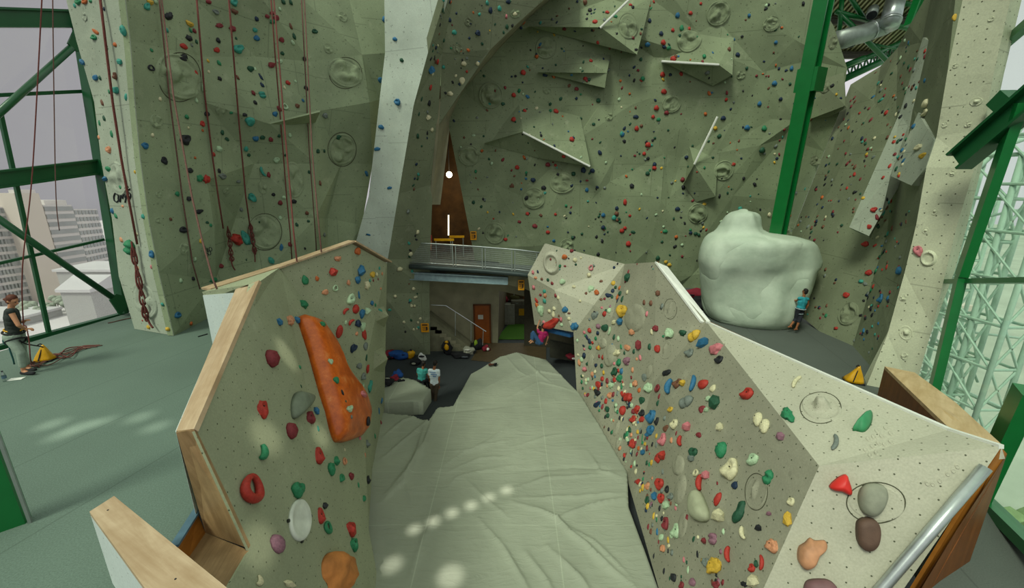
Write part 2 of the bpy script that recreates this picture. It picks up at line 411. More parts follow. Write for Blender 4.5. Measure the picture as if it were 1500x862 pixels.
# dark corridor behind the gap
bm = bmesh.new()
bx0, bx1 = P(600, 300, 24.5), P(720, 300, 24.5)
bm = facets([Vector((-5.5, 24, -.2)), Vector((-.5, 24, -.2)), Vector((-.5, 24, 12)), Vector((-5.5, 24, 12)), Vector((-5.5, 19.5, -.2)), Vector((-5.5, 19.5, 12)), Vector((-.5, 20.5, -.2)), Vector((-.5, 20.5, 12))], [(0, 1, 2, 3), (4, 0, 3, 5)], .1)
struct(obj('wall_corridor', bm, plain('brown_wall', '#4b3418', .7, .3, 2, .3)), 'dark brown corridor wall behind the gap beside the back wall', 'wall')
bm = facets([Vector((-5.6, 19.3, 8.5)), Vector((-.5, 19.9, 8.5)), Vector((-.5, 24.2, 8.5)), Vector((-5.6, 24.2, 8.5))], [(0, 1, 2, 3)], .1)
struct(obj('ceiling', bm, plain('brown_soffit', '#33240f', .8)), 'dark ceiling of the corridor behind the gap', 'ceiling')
# ================================================================== wall_back
U = Vector((10.55, -1.3, 0)); V = Vector((0, -.10, 1)); NB = U.cross(V)
def PB(px, py, out=0.0):
    p = PP(px, py, (-1.85, 20.2, 0), NB)
    return p + (EYE-p).normalized()*out
rows = [-25, 40, 100, 160, 222, 285, 345, 400, 470]
def bl(py): return 640 if py < 150 else (656 + (py-178)*.196)
def br(py):
    if py < 0: return 1186
    if py < 60: return 1222
    if py < 124: return 1241
    return 1246-(py-124)*.393
rng = random.Random(11); NCOL = 11
vs = []; fs = []
for j, py in enumerate(rows):
    a, b = bl(py), br(py)
    for i in range(NCOL+1):
        u = i/NCOL; ed = i in (0, NCOL)
        px = a+(b-a)*u + (0 if ed else rng.uniform(-19, 19)); y2 = py + (0 if ed or j in (0, 8) else rng.uniform(-20, 20))
        vs.append(PB(px, y2, 0 if ed else rng.uniform(-.10, .20)))
for j in range(len(rows)-1):
    for i in range(NCOL):
        A = j*(NCOL+1)+i; B = A+1; C = A+NCOL+2; D = A+NCOL+1
        if j >= 6 and (a_px := 640+(1222-640)*i/NCOL) < 800 and j >= 7: continue
        if rng.random() < .5: fs += [(A, B, C), (A, C, D)]
        else: fs += [(A, B, D), (B, C, D)]
wb = struct(obj('wall_back', facets(vs, fs, .15), M_back), 'huge faceted back climbing wall dotted with hundreds of small coloured holds', 'wall')
SURF.append(wb)
def wedge(ridge, foot, crown, out, mat=None, edge=None):
    """overhanging volume: ridge stands proud, foot runs back below it, crown runs up to the wall"""
    mat = mat or M_back
    R = [PB(x, y, out) for x, y in ridge]; F = [PB(x, y, .16) for x, y in foot]; C = [PB(x, y, -.05) for x, y in crown]
    vs = R+F+C; nr, nf = len(R), len(F)
    bm = bmesh.new(); vv = [bm.verts.new(v) for v in vs]
    Rv, Fv, Cv = vv[:nr], vv[nr:nr+nf], vv[nr+nf:]
    def fan(A, B):
        i = j = 0
        while i < len(A)-1 or j < len(B)-1:
            if j == len(B)-1 or (i < len(A)-1 and i/(len(A)-1) <= j/max(1, len(B)-1)): bm.faces.new((A[i], A[i+1], B[j])); i += 1
            else: bm.faces.new((A[i], B[j+1], B[j])); j += 1
    fan(Rv, Fv); fan(Rv, Cv)
    for f in bm.faces:
        f.normal_update()
        if f.normal.dot(EYE-f.calc_center_median()) < 0: f.normal_flip()
    o = obj('overhang_volume', bm, mat, wb); SURF.append(o)
    if edge:
        bm = bmesh.new(); tube(bm, [PB(x, y, out+.04) for x, y in edge], .045, 6)
        obj('metal_edge', bm, M_white if len(edge) and edge is not ridge else M_white, wb)
    return o
wedge([(774, 39), (880, 40), (933, 80)], [(774, 39), (840, 56), (933, 80)], [(774, 39), (890, -10), (955, -5), (933, 80)], .85, edge=[(879, 41), (921, 0)])
wedge([(969, 90), (1053, 95), (1073, 110)], [(969, 90), (1044, 126), (1073, 110)], [(969, 90), (1010, 45), (1075, 55), (1073, 110)], .75, edge=[(969, 90), (1053, 95)])
wedge([(709, 210), (766, 193), (865, 244)], [(709, 210), (790, 232), (865, 244)], [(709, 210), (760, 150), (850, 170), (865, 244)], .75, edge=[(766, 194), (864, 244)])
wedge([(788, 106), (889, 107), (886, 129)], [(788, 106), (840, 118), (886, 129)], [(788, 106), (830, 70), (895, 78), (886, 129)], .5)
wedge([(1001, 270), (1017, 241), (1048, 288)], [(1001, 270), (1020, 296), (1048, 288)], [(1001, 270), (1010, 215), (1052, 225), (1048, 288)], .6, edge=[(1017, 241), (1051, 171)])
wedge([(1188, 174), (1238, 155), (1240, 158)], [(1188, 174), (1215, 172), (1240, 158)], [(1188, 174), (1195, 110), (1236, 100), (1240, 158)], .5, M_right)
# ================================================================== wall_right
R = dict(r0=(1246, 124, 18.35), r1=(1290, 97, 17.2), r2=(1315, 70, 16.2), r3=(1332, 38, 15.4), r4=(1368, -25, 14.4), r5=(1350, 62, 14.3), r6=(1312, 190, 14.1), r7=(1262, 325, 13.7),
         r9=(1203, 488, 12.95), r10=(1175, 465, 14.1), r11=(1120, 445, 16.4), m1=(1190, 335, 15.9), m2=(1245, 215, 16.0), m3=(1280, 150, 16.1))
kk = list(R); vs = [P(*R[k]) for k in kk]; I = {k: i for i, k in enumerate(kk)}
F = [('r0', 'r1', 'm3'), ('r1', 'r2', 'm3'), ('r2', 'r3', 'r5'), ('r3', 'r4', 'r5'), ('r2', 'r5', 'r6'), ('m3', 'r2', 'r6'), ('r0', 'm3', 'm2'), ('m3', 'r6', 'm2'), ('m2', 'r6', 'r7'), ('m2', 'r7', 'm1'), ('r0', 'm2', 'm1'), ('r0', 'm1', 'r11'), ('m1', 'r10', 'r11'), ('m1', 'r7', 'r9'), ('m1', 'r9', 'r10')]
wr = struct(obj('wall_right', facets(vs, [tuple(I[k] for k in f) for f in F], .15), M_right), 'shaded right-hand climbing wall curving round behind the green steel post', 'wall')
SURF.append(wr)
R = dict(a=(1368, -25, 14.4), b=(1402, -25, 10.9), c=(1388, 105, 10.6), d=(1372, 200, 10.4), e=(1357, 245, 10.3), f=(1342, 330, 10.2), g=(1322, 420, 10.1), h=(1300, 490, 9.9), i=(1272, 560, 9.6), j=(1275, 537, 10.3), k=(1249, 507, 11.76),
         l=(1203, 488, 12.95), m=(1262, 325, 13.7), n=(1312, 190, 14.1), o=(1350, 62, 14.3), p=(1300, 340, 12.6), q=(1338, 160, 12.6), r=(1290, 420, 11.3))
kk = list(R); vs = [P(*R[k]) for k in kk]; I = {k: i for i, k in enumerate(kk)}
F = ['abo', 'bcqo', 'oqn', 'qcd', 'qde', 'qepn', 'nmp', 'epf', 'pfgr', 'rghij'[0:3]+'j', 'ghij', 'mplk'[0:2]+'k'+'l', 'prjk']
wr2 = struct(obj('wall_right', facets(vs, [tuple(I[k] for k in f) for f in F], .15), M_right), 'tall folded climbing wall between the pale column and the back corner', 'wall')
SURF.append(wr2)
# the leaning panel that hangs clear of the wall
vs = [P(*p) for p in [(1352, 55, 13.5), (1318, 165, 13.2), (1244, 333, 12.6), (1273, 346, 12.2), (1292, 312, 12.2), (1305, 255, 12.3), (1330, 185, 12.6), (1362, 60, 12.9)]]
bm = facets(vs, [(0, 1, 6, 7), (1, 2, 3, 4, 5, 6)], .5)
ov = obj('overhang_volume', bm, M_pale, wr2); SURF.append(ov)
vs = [P(*p) for p in [(1345, 165, 11.9), (1305, 258, 11.6), (1335, 272, 10.6), (1356, 246, 10.25), (1368, 205, 10.35)]]
ov2 = obj('overhang_volume', facets(vs, [(0, 1, 2, 3, 4)], .3), M_pale, wr2); SURF.append(ov2)
# ================================================================== right column
cl = [(1412, -20, 9.3), (1410, 0, 9.3), (1388, 105, 9.35), (1372, 200, 9.4), (1357, 245, 9.4), (1342, 330, 9.4), (1325, 400, 9.4), (1300, 490, 9.3), (1269, 566, 9.2)]
cc = [(1485, -20, 8.7), (1480, 0, 8.7), (1455, 110, 8.75), (1440, 190, 8.8), (1427, 248, 8.8), (1402, 330, 8.8), (1385, 400, 8.8), (1366, 480, 8.8), (1338, 578, 8.75)]
vs, fs = strip([cl, cc])
colm = struct(obj('column', facets(vs, fs, .5), M_col), 'broad pale climbing column beside the right-hand windows', 'column')
SURF.append(colm)
cl2 = [(1373, -20, 10.6), (1371, 0, 10.6), (1360, 105, 10.6), (1350, 200, 10.6), (1342, 245, 10.5), (1330, 330, 10.4), (1316, 400, 10.2), (1293, 490, 10), (1268, 562, 9.6)]
# ================================================================== concrete under the footbridge, door
Yc = 20.75
bm = bmesh.new()
cpoly = [(596, 404), (745, 410), (790, 432), (800, 470), (788, 520), (787, 446), (730, 428), (729, 512), (596, 512)]
bm = facets([P(x, y, Yc) for x, y in [(590, 398), (745, 404), (793, 404), (793, 440), (731, 426), (729, 508), (590, 508)]], [(0, 1, 4, 5, 6), (1, 2, 3, 4)], .3)
conc = struct(obj('wall_concrete', bm, M_conc), 'board-marked concrete wall under the footbridge with the brown door', 'wall')
bm = facets([P(724, 420, 24.4), P(800, 420, 24.4), P(800, 512, 24.4), P(724, 512, 24.4)], [(0, 1, 2, 3)], .1)
struct(obj('wall_shop', bm, plain('dim_shop_wall', '#584a2c', .8, .2)), 'dim back wall of the gear room beyond the concrete opening', 'wall')
bm = facets([P(729, 420, 20.9), P(729, 512, 20.9), P(742, 508, 24.4), P(742, 420, 24.4)], [(0, 1, 2, 3)], .1)
struct(obj('wall_shop', bm, plain('dim_shop_side', '#4c4630', .8)), 'side wall of the gear room beyond the concrete opening', 'wall')
bm = bmesh.new(); z0 = -4.28; plate(bm, [Vector((-.9, 21.2, z0)), Vector((1.4, 21.2, z0)), Vector((1.5, 24.1, z0)), Vector((-.1, 24.1, z0))], (0, 0, .015))
tag(obj('green_carpet', bm, plain('green_carpet', '#3f6a1a', .95, .1, 20)), 'bright green carpet on the floor of the gear room', 'carpet')
# brown door
dc = P(706.5, 474, Yc-.06)
dr = thing('door_1', 'reddish-brown flush door in the concrete wall at the foot of the stair', 'door', (dc.x, dc.y, -4.3)); dr['kind'] = 'structure'
bm = one(box, Vector((dc.x, dc.y, -4.3+1.07)), (.78, .06, 2.1), None, .008); leaf = obj('door_leaf', bm, plain('door_brown', '#8a4a1b', .4, .1, 4), dr)
bm = bmesh.new()
for x in (-.43, .43): box(bm, Vector((dc.x+x, dc.y, -4.3+1.08)), (.07, .1, 2.16))
box(bm, Vector((dc.x, dc.y, -4.3+2.16)), (.93, .1, .07)); obj('door_frame', bm, plain('door_frame', '#5f3413', .5), dr)
bm = one(box, Vector((dc.x-.08, dc.y-.04, -4.3+1.5)), (.27, .012, .24), None, .003); pn = obj('notice', bm, plain('grey_notice', '#b9bdb0', .5), leaf)
pn['label'] = 'small pale notice on the door'
bm = bmesh.new(); lathe(bm, [(0, -.05), (.03, -.05), (.03, 0), (0, 0)], 10, Matrix.Translation((dc.x-.32, dc.y-.04, -4.3+1)) @ Matrix.Rotation(PI/2, 4, 'X')); obj('door_knob', bm, M_steel, leaf)
bm = bmesh.new(); prism(bm, [(-6.5, 18.6), (-.6, 20.15), (-.4, 24.2), (-6.5, 24.2)], -.12, .12); struct(obj('floor', bm, plain('landing_floor', '#54584f', .8)), 'grey floor of the upper landing behind the footbridge', 'floor')
# ================================================================== roof seen over the right-hand wall
rf = thing('ceiling', 'corrugated steel roof deck seen above the right-hand wall', 'roof', (12, 22, 10)); rf['kind'] = 'structure'
def roofz(y): return 17.0-(y-15)*.52
bm = bmesh.new()
n = 70; x0, x1 = 6.0, 23.0; ya, yb = 15.0, 26.5; prof = []
for i in range(n):
    xa = x0+(x1-x0)*i/n; w_ = (x1-x0)/n; prof += [(xa, 0), (xa+w_*.4, 0), (xa+w_*.5, .1), (xa+w_*.9, .1)]
rw = [[bm.verts.new((x, y, roofz(y)+dz+k)) for x, dz in prof] for y, k in ((ya, 0), (yb, 0), (yb, .03), (ya, .03))]
for A, B in ((0, 1), (1, 2), (2, 3), (3, 0)):
    for i in range(len(prof)-1): bm.faces.new((rw[A][i], rw[B][i], rw[B][i+1], rw[A][i+1]))
bmesh.ops.recalc_face_normals(bm, faces=bm.faces)
obj('roof_deck', bm, plain('roof_steel', '#7f7f60', .35, .15, 2, 0, .6, .5), rf)
for q in range(6):
    y = 16.0+q*2.0
    bm = bmesh.new(); ibeam(bm, (x0, y, roofz(y)-.2), (x1, y, roofz(y)-.2), .2, .34, .05); obj('purlin', bm, plain('purlin_brown', '#3b3c2a', .5), rf)
# ================================================================== left bouldering block
T1 = P(380, 413, 7.3); T2 = P(285, 632, 4.4); T3 = P(365, 807, 4.0)
lb = thing('bouldering_block', 'pale green bouldering block on the pit\'s window side carrying the big orange hold', 'bouldering wall', (-4.6, 7.5, -4.3))
O1 = P(296, 428, 8.2); O2 = P(513, 356, 11.5)
Q1 = P(540, 775, 7.3); N1 = (T3-T1).cross(Q1-T1)
def L1(px, py): return PP(px, py, T1, N1)
T2 = L1(285, 632)
vs = [T1, T2, T3, L1(333, 862), L1(300, 960), L1(600, 960), L1(556, 862), Q1, L1(460, 617), L1(372, 450)]
bm = facets(vs, [(0, 1, 9), (9, 1, 2, 8), (8, 2, 7), (2, 3, 4, 5, 6, 7)], .03)
lp1 = obj('near_panel', bm, M_left_b, lb); SURF.append(lp1)
vs = [T1, L1(372, 450), L1(460, 617), Q1, P(545, 690, 10.0), P(530, 560, 11.1), O2, O1, P(410, 392, 9.9)]
bm = facets(vs, [(7, 0, 8), (0, 1, 8), (1, 2, 5, 6, 8), (2, 3, 4, 5)], .18)
lp2 = obj('climbing_panel', bm, M_left_b, lb); SURF.append(lp2)
vs = [O2, P(530, 560, 11.1), P(545, 690, 10.0), P(563, 600, 13.4), P(567, 386, 13.0)]
bm = facets(vs, [(0, 1, 3, 4), (1, 2, 3)], .18)
lp3 = obj('side_panel', bm, M_left_b, lb); SURF.append(lp3)
# outer white face down to the floor, and closing back faces
g = lambda v, z=0.0: Vector((v.x, v.y, z))
PO1 = P(345, 424, 7.45); PO2 = PP(258, 632, T2, (0, .3, 1)); dn_ = Vector((0, 0, -.07))
bm = facets([O1+dn_, PO1+dn_, g(PO1), g(O1)], [(0, 1, 2, 3)], .04)
op = obj('outer_panel', bm, M_white_side, lb); op['label'] = 'white painted outer panel'
for q in ([PO1+dn_, PO2+dn_, g(PO2), g(PO1)], [O1+dn_, O2+dn_, g(O2), g(O1)], [O2+dn_, P(567, 386, 13.0)+dn_, g(P(567, 386, 13.0)), g(O2)]):
    bm = bmesh.new(); q = [v+Vector((-.06, .06, 0)) if i_ else v for i_, v in enumerate(q)]; plate(bm, q, (-.03, .03, 0)) if False else plate(bm, [v+Vector((-.02, .02, 0)) for v in q], (-.03, .03, 0)); bm.free() if q[0].y > 8 else obj('back_panel', bm, M_white_side, lb)
# thin wooden capping along the ridge
bm = bmesh.new()
for a, b in (((296, 428, 8.2), (410, 392, 9.9)), ((410, 392, 9.9), (513, 356, 11.5)), ((513, 356, 11.5), (567, 386, 13.0))):
    A, B = P(*a), P(*b); bar(bm, A+Vector((0, .12, .03)), B+Vector((0, .12, .03)), .3, .045)
obj('ridge_capping', bm, M_wood, lb)
def quad(vs4, th, up=Vector((0, 0, 1))):
    bm = bmesh.new(); n = (vs4[1]-vs4[0]).cross(vs4[3]-vs4[0]).normalized()
    if n.dot(EYE-vs4[0]) < 0: n = -n
    plate(bm, vs4, -n*th); return bm
def ply(name, pts, th, mat, par):
    bm = quad(pts, th); o = obj(name, bm, mat, par); planar(o, pts); return o
def planar(o, pts):
    """grain along the first edge"""
    me = o.data; u = (pts[1]-pts[0]).normalized(); n = u.cross(pts[3]-pts[0]).normalized(); v = n.cross(u)
    for l in me.loops:
        c = me.vertices[l.vertex_index].co; me.uv_layers[0].data[l.index].uv = (c.dot(v), c.dot(u))
up3 = Vector((0, 0, .03))
ply('capping_plank', [T1+up3, T2+up3, PP(258, 632, T2, (0, .3, 1)), P(345, 424, 7.45)], .06, M_wood, lb)
ply('capping_plank', [T2+up3*.5, T3+up3, P(301, 781, 4.24), PP(258, 634, T2, (0, .3, 1))], .06, M_wood_d, lb)
ply('step_board', [P(365, 807, 4.0), P(333, 862, 3.54), P(277, 817, 3.9), P(301, 781, 4.24)], .06, M_wood_d, lb)
ply('riser_board', [PZ(289, 751, -.01), PZ(258, 803, -.01), P(277, 817, 3.9), P(301, 781, 4.24)], .05, M_wood_o, lb)
bm = bmesh.new(); bar(bm, PZ(290, 746, .012), PZ(255, 801, .012), .09, .03); struct(obj('trim_1', bm, plain('blue_grey_edging', '#4d6a7a', .5)), 'blue-grey edging strip along the floor at the wooden step', 'trim')
# two pale pyramid volumes on the far edge
def pyramid(pts, tip, nm, lab):
    c = sum(pts, Vector())/len(pts)
    th = thing('wall_volume', lab, 'climbing volume', c)
    bm = bmesh.new(); t = bm.verts.new(tip); v = [bm.verts.new(p) for p in pts]
    for i in range(len(v)): bm.faces.new((v[i], v[(i+1) % len(v)], t))
    bm.faces.new(list(reversed(v))); bmesh.ops.recalc_face_normals(bm, faces=bm.faces)
    o = obj('faceted_body', bm, M_left_b, th); SURF.append(o); return th
pyramid([P(537, 446, 12.0), P(561, 447, 12.9), P(563, 480, 13.0), P(540, 476, 12.1)], P(569, 463, 12.2), '', 'pale pyramid-shaped volume jutting from the block edge, the upper of two')
pyramid([P(538, 510, 12.0), P(560, 508, 12.9), P(562, 545, 13.0), P(541, 546, 12.0)], P(568, 526, 12.2), '', 'pale pyramid-shaped volume jutting from the block edge, the lower of two')
# ------------------------------------------------------------------ near parapet
npk = thing('bouldering_parapet', 'nearest low parapet with a broad birch plywood top beside the wooden step', 'bouldering wall', (-3.4, 3.0, 0))
a, b, c, d = PZ(131, 750, .9), PZ(167, 727, .9), PZ(338, 866, .9), PZ(215, 866, .9)
e1 = (c-b).normalized()
c2 = c+e1*.6; d2 = d+(d-a).normalized()*.6
o = ply('top_board', [b, c2, d2, a], .05, M_wood, npk)
bm = bmesh.new(); ins = Vector((.02, -.02, -.05))
vs = [a, b, c2, d2]; lo = [Vector((v.x, v.y, -.02)) for v in vs]; hi = [v+Vector((0, 0, -.05)) for v in vs]
V1 = [bm.verts.new(v) for v in hi]; V0 = [bm.verts.new(v) for v in lo]
for i in range(4): bm.faces.new((V0[i], V0[(i+1) % 4], V1[(i+1) % 4], V1[i]))
bm.faces.new(V1); bm.faces.new(V0); bmesh.ops.recalc_face_normals(bm, faces=bm.faces); obj('white_body', bm, M_white_side, npk)
bm = bmesh.new()
for px, py in ((158, 748), (257, 849)):
    b2 = bmesh.new(); lathe(b2, [(0, .004), (.008, .004), (.008, 0), (0, 0)], 8, Matrix.Translation(PZ(px, py, .9))); obj('screw', b2, M_dark, npk)
bm.free()
# ================================================================== right bouldering block
rb = thing('bouldering_block', 'larger pale bouldering block crowded with coloured holds along the pit\'s far side', 'bouldering wall', (4.0, 10.0, -4.3))
d_ = (961, 384, 13.0); k_ = (897, 465, 14.3); e_ = (840, 487, 15.5); m_ = (1035, 472, 10.5); n_ = (1200, 683, 4.8)
vs = [P(*p) for p in [(798, 357, 17.0), (915, 387, 15.5), (870, 447, 15.2), e_, (812, 425, 16.5), (773, 403, 17.3)]]
o = obj('crest_panel', facets(vs, [(0, 1, 2, 4, 5), (2, 3, 4)], .15), M_right_b, rb); SURF.append(o)
vs = [P(*p) for p in [(812, 425, 16.5), (773, 403, 17.3), (783, 476, 17.2), e_]]
o = obj('arch_panel', facets(vs, [(0, 1, 2, 3)], .15), M_right_m, rb); SURF.append(o)
vs = [P(*p) for p in [(915, 387, 15.5), d_, k_, e_, (870, 447, 15.2)]]
o = obj('gully_panel', facets(vs, [(0, 1, 2, 4), (4, 2, 3)], .15), M_right_m, rb); SURF.append(o)
MA, MB, MC = P(*m_), P(*n_), P(918, 700, 9.9); NM = (MB-MA).cross(MC-MA).normalized()
if NM.dot(EYE-MA) < 0: NM = -NM
def MP(px, py, out=0.0): return PP(px, py, MA+NM*out, NM)
ND_ = (P(1467, 655, 4.3)-P(*n_)).cross(MP(1115, 870)-P(*n_))
def DP(px, py): return PP(px, py, P(*n_), ND_)
vs = [P(*d_), P(*k_), P(*e_), P(845, 578, 14.8), P(918, 700, 9.9), MP(966, 866, -.1), MP(1000, 980, -.1), DP(1085, 940), DP(1115, 870), P(*n_), P(*m_), MP(958, 560, .25), MP(985, 600, .22)]
bm = facets(vs, [(0, 1, 11), (1, 2, 3, 11), (0, 11, 10), (3, 4, 12, 11), (11, 12, 9, 10), (4, 5, 12), (5, 8, 9, 12), (5, 6, 7, 8)], .2)
rm_ = obj('main_panel', bm, M_right_m, rb); SURF.append(rm_)
r_ = (1390, 630, 4.9); s_ = (1467, 655, 4.3)
vs = [P(*p) for p in [m_, r_, s_, n_]]
rc = obj('shoulder_panel', facets(vs, [(0, 1, 3), (1, 2, 3)], .15), M_right_b, rb); SURF.append(rc)
u_ = (1322, 866, 2.42)
vs = [P(*n_), P(*s_), DP(1322, 866), DP(1290, 960), DP(1085, 940), DP(1115, 870)]
rd = obj('near_panel', facets(vs, [(0, 1, 2, 5), (5, 2, 3, 4)], .12), M_right_b, rb); SURF.append(rd)
# white painted top edge
A = [P(960, 383, 12.95), P(1027, 471, 10.6)]; B = [P(978, 391, 12.8), P(1043, 474, 10.45)]
bm = quad([A[0], A[1], B[1], B[0]], .06); o = obj('top_edge', bm, M_white, rb); o['label'] = 'white painted top edge'
bm = bmesh.new()
for q1, q2 in ((m_, r_), (r_, s_)): bar(bm, P(*q1), P(*q2), .06, .05)
obj('edge_batten', bm, M_white, rb)
# outer faces of the block
S = P(*s_); Uu = DP(1286, 950)
q = [P(1467, 656, 4.3), DP(1286, 950), P(1357, 868, 2.40), P(1468, 664, 4.24)]
q[2] = Uu + Vector((.17, 0, -.14)); q[3] = S + Vector((.10, 0, -.10))
ply('side_board', q, .04, M_wood_o, rb)
bm = facets([q[3], q[2], Vector((q[2].x+.02, q[2].y, -.8)), Vector((q[3].x+.02, q[3].y, -.8))], [(0, 1, 2, 3)], .03, Vector((20, 0, 0))); obj('outer_panel', bm, M_wood_b, rb)
bm = facets([P(*d_)+Vector((.1, .1, 0)), P(*m_)+Vector((.1, .1, 0)), P(*r_)+Vector((.05, .1, -.02)), g(P(*r_), -.8)+Vector((.05, .1, 0)), g(P(*m_), -.8)+Vector((.1, .1, 0)), g(P(*d_), -.8)+Vector((.1, .1, 0))], [(0, 1, 4, 5), (1, 2, 3, 4)], .03, Vector((20, 20, 2))); obj('outer_panel', bm, M_wood_b, rb)
# steel grab rail along the near edge
rl = thing('grab_rail', 'thick galvanised grab rail along the edge of the nearest climbing panel', 'rail', P(1350, 780, 3.2))
nd_ = ND_.normalized(); nd_ = -nd_ if nd_.z < 0 else nd_
t0, t1 = DP(1437, 683)+nd_*.09, DP(1270, 878)+nd_*.09
bm = one(tube, [t0, t0.lerp(t1, .5), t1, t1 + (t1-t0)*.25], .062, 16); obj('rail_tube', bm, M_steel, rl, True)
for f in (.2, .75):
    a = t0.lerp(t1, f); bm = one(tube, [a, a-nd_*.1], .02, 8); obj('bracket', bm, M_steel_m, rl)
# wooden box beside the column
wbx = thing('wooden_box', 'pine-topped wooden box between the pale column and the big block', 'box', (8, 7, -.8))
tp = [P(1296, 537, 8.2), P(1340, 546, 8.0), P(1400, 590, 6.3), P(1468, 652, 4.45), P(1392, 629, 5.0)]
bm = bmesh.new(); plate(bm, tp, (0, 0, -.06)); o = obj('top_board', bm, wood_mat('pine', '#cbb187', '#a98a5c', .6, .4), wbx)
bm = bmesh.new(); lo = [Vector((v.x, v.y, -.78)) for v in tp]; hi = [v-Vector((0, 0, .06)) for v in tp]
V1 = [bm.verts.new(v) for v in hi]; V0 = [bm.verts.new(v) for v in lo]
for i in range(5): bm.faces.new((V0[i], V0[(i+1) % 5], V1[(i+1) % 5], V1[i]))
bm.faces.new(V0); bmesh.ops.recalc_face_normals(bm, faces=bm.faces); obj('box_body', bm, M_wood_b, wbx)
# ================================================================== crash mats
def mat_cloth(name, h):
    t = NT(name, .72, 0, .25); c = rgb(h); o = t.coord('Object')
    n1 = t.noise(.5, 4, vec=o); n2 = t.noise(2.4, 6, vec=o, dist=1.4, rough=.6)
    b = t.ramp(n1, [(.3, tuple(v*.9 for v in c[:3])+(1,)), (.7, tuple(min(1, v*1.1) for v in c[:3])+(1,))])
    s = t.new('ShaderNodeSeparateXYZ'); t.link(o, s.inputs[0]); ln = None
    for ax, sp in ((1, 1.9), (0, 3.1)):
        fr = t.math('FRACT', t.math('DIVIDE', s.outputs[ax], sp)); l = t.math('LESS_THAN', t.math('ABSOLUTE', t.math('SUBTRACT', fr, .5)), .0045)
        ln = l if ln is None else t.math('MAXIMUM', ln, l)
    b = t.mix(t.math('MULTIPLY', ln, .3), b, tuple(min(1, v*1.6) for v in c[:3])+(1,))
    t.color(b); wv = t.new('ShaderNodeTexWave'); wv.inputs['Scale'].default_value = .5; wv.inputs['Distortion'].default_value = 9; wv.inputs['Detail'].default_value = 4; wv.inputs['Detail Scale'].default_value = .9
    t.link(o, wv.inputs['Vector'])
    hh = t.math('ADD', t.math('MULTIPLY', n2, .5), t.math('MULTIPLY', t.math('POWER', wv.outputs['Fac'], 5), .12))
    n3 = t.new('ShaderNodeMapping'); n3.inputs['Scale'].default_value = (.8, 3.2, 1); n3.inputs['Rotation'].default_value = (0, 0, .5); t.link(o, n3.inputs[0])
    hh = t.math('ADD', hh, t.math('MULTIPLY', t.math('POWER', t.noise(1.6, 5, vec=n3.outputs[0], dist=1.2), 3), 1.6))
    t.normal(t.bump(hh, .42, .06)); MATS[name] = t.m; return t.m
M_tarp = mat_cloth('grey_tarpaulin', '#939a88')
ZM = -3.9
def pip(x, y, poly):
    r = False; j = len(poly)-1
    for i in range(len(poly)):
        xi, yi = poly[i]; xj, yj = poly[j]
        if (yi > y) != (yj > y) and x < (xj-xi)*(y-yi)/(yj-yi)+xi: r = not r
        j = i
    return r
CREASE = []   # fold lines of the sheet (photo), each (polyline, height, width)
for pts, h, wd in [([(640, 600), (622, 650), (598, 690), (566, 725)], .10, .10), ([(632, 612), (600, 640), (560, 672)], .07, .07), ([(628, 604), (590, 618), (562, 640)], .06, .06), ([(626, 612), (612, 660), (592, 705), (556, 740)], .07, .07), ([(640, 604), (690, 600), (740, 596)], -.04, .12),
                   ([(745, 622), (720, 645), (690, 660), (655, 662)], .05, .07), ([(750, 645), (715, 652), (680, 662), (640, 690)], .05, .06), ([(660, 690), (700, 672), (745, 668)], .05, .06), ([(650, 720), (668, 700), (700, 690), (750, 682)], .04, .06), ([(590, 690), (598, 720), (606, 742)], .04, .06),
                   ([(750, 560), (790, 545), (835, 552)], .08, .06), ([(740, 585), (790, 560), (848, 575)], .05, .05), ([(700, 575), (730, 560), (760, 540)], .05, .06), ([(760, 520), (790, 548), (806, 560)], .06, .06), ([(740, 522), (760, 545), (775, 552)], .04, .05),
                   ([(750, 737), (790, 748), (815, 760), (835, 782), (860, 800), (900, 840), (930, 862)], .10, .09), ([(815, 760), (860, 742), (915, 730)], .08, .07), ([(750, 730), (830, 728), (915, 722)], .06, .06), ([(752, 715), (800, 700), (915, 692)], .05, .07), ([(830, 772), (870, 795), (925, 850)], .06, .06),
                   ([(750, 690), (840, 682), (912, 688)], -.05, .08), ([(752, 655), (800, 640), (845, 634)], .04, .06), ([(700, 760), (735, 800), (765, 850), (780, 880)], .07, .07), ([(770, 810), (800, 850), (815, 880)], .07, .08), ([(800, 800), (850, 850), (870, 880)], .07, .08), ([(860, 660), (880, 690), (914, 700)], .05, .05),
                   ([(650, 740), (620, 790), (600, 850)], .05, .09), ([(680, 700), (720, 740), (745, 760)], .04, .06)]:
    CREASE.append(([PZ(x, y, ZM) for x, y in pts], h*1.1, wd*1.05))
def crease_h(x, y):
    h = 0
    for pl_, a, wd in CREASE:
        best = 9; tt = 0
        for i in range(len(pl_)-1):
            ax, ay = pl_[i].x, pl_[i].y; bx, by = pl_[i+1].x, pl_[i+1].y
            dx, dy = bx-ax, by-ay; L = dx*dx+dy*dy; u = max(0, min(1, ((x-ax)*dx+(y-ay)*dy)/L))
            q = math.hypot(x-ax-u*dx, y-ay-u*dy)
            if q < best: best = q; tt = (i+u)/(len(pl_)-1)
        if best < wd*3: h += 1.25*a*math.exp(-best/(wd*.62))*math.sin(PI*max(.06, min(.94, tt)))**.6
    return h
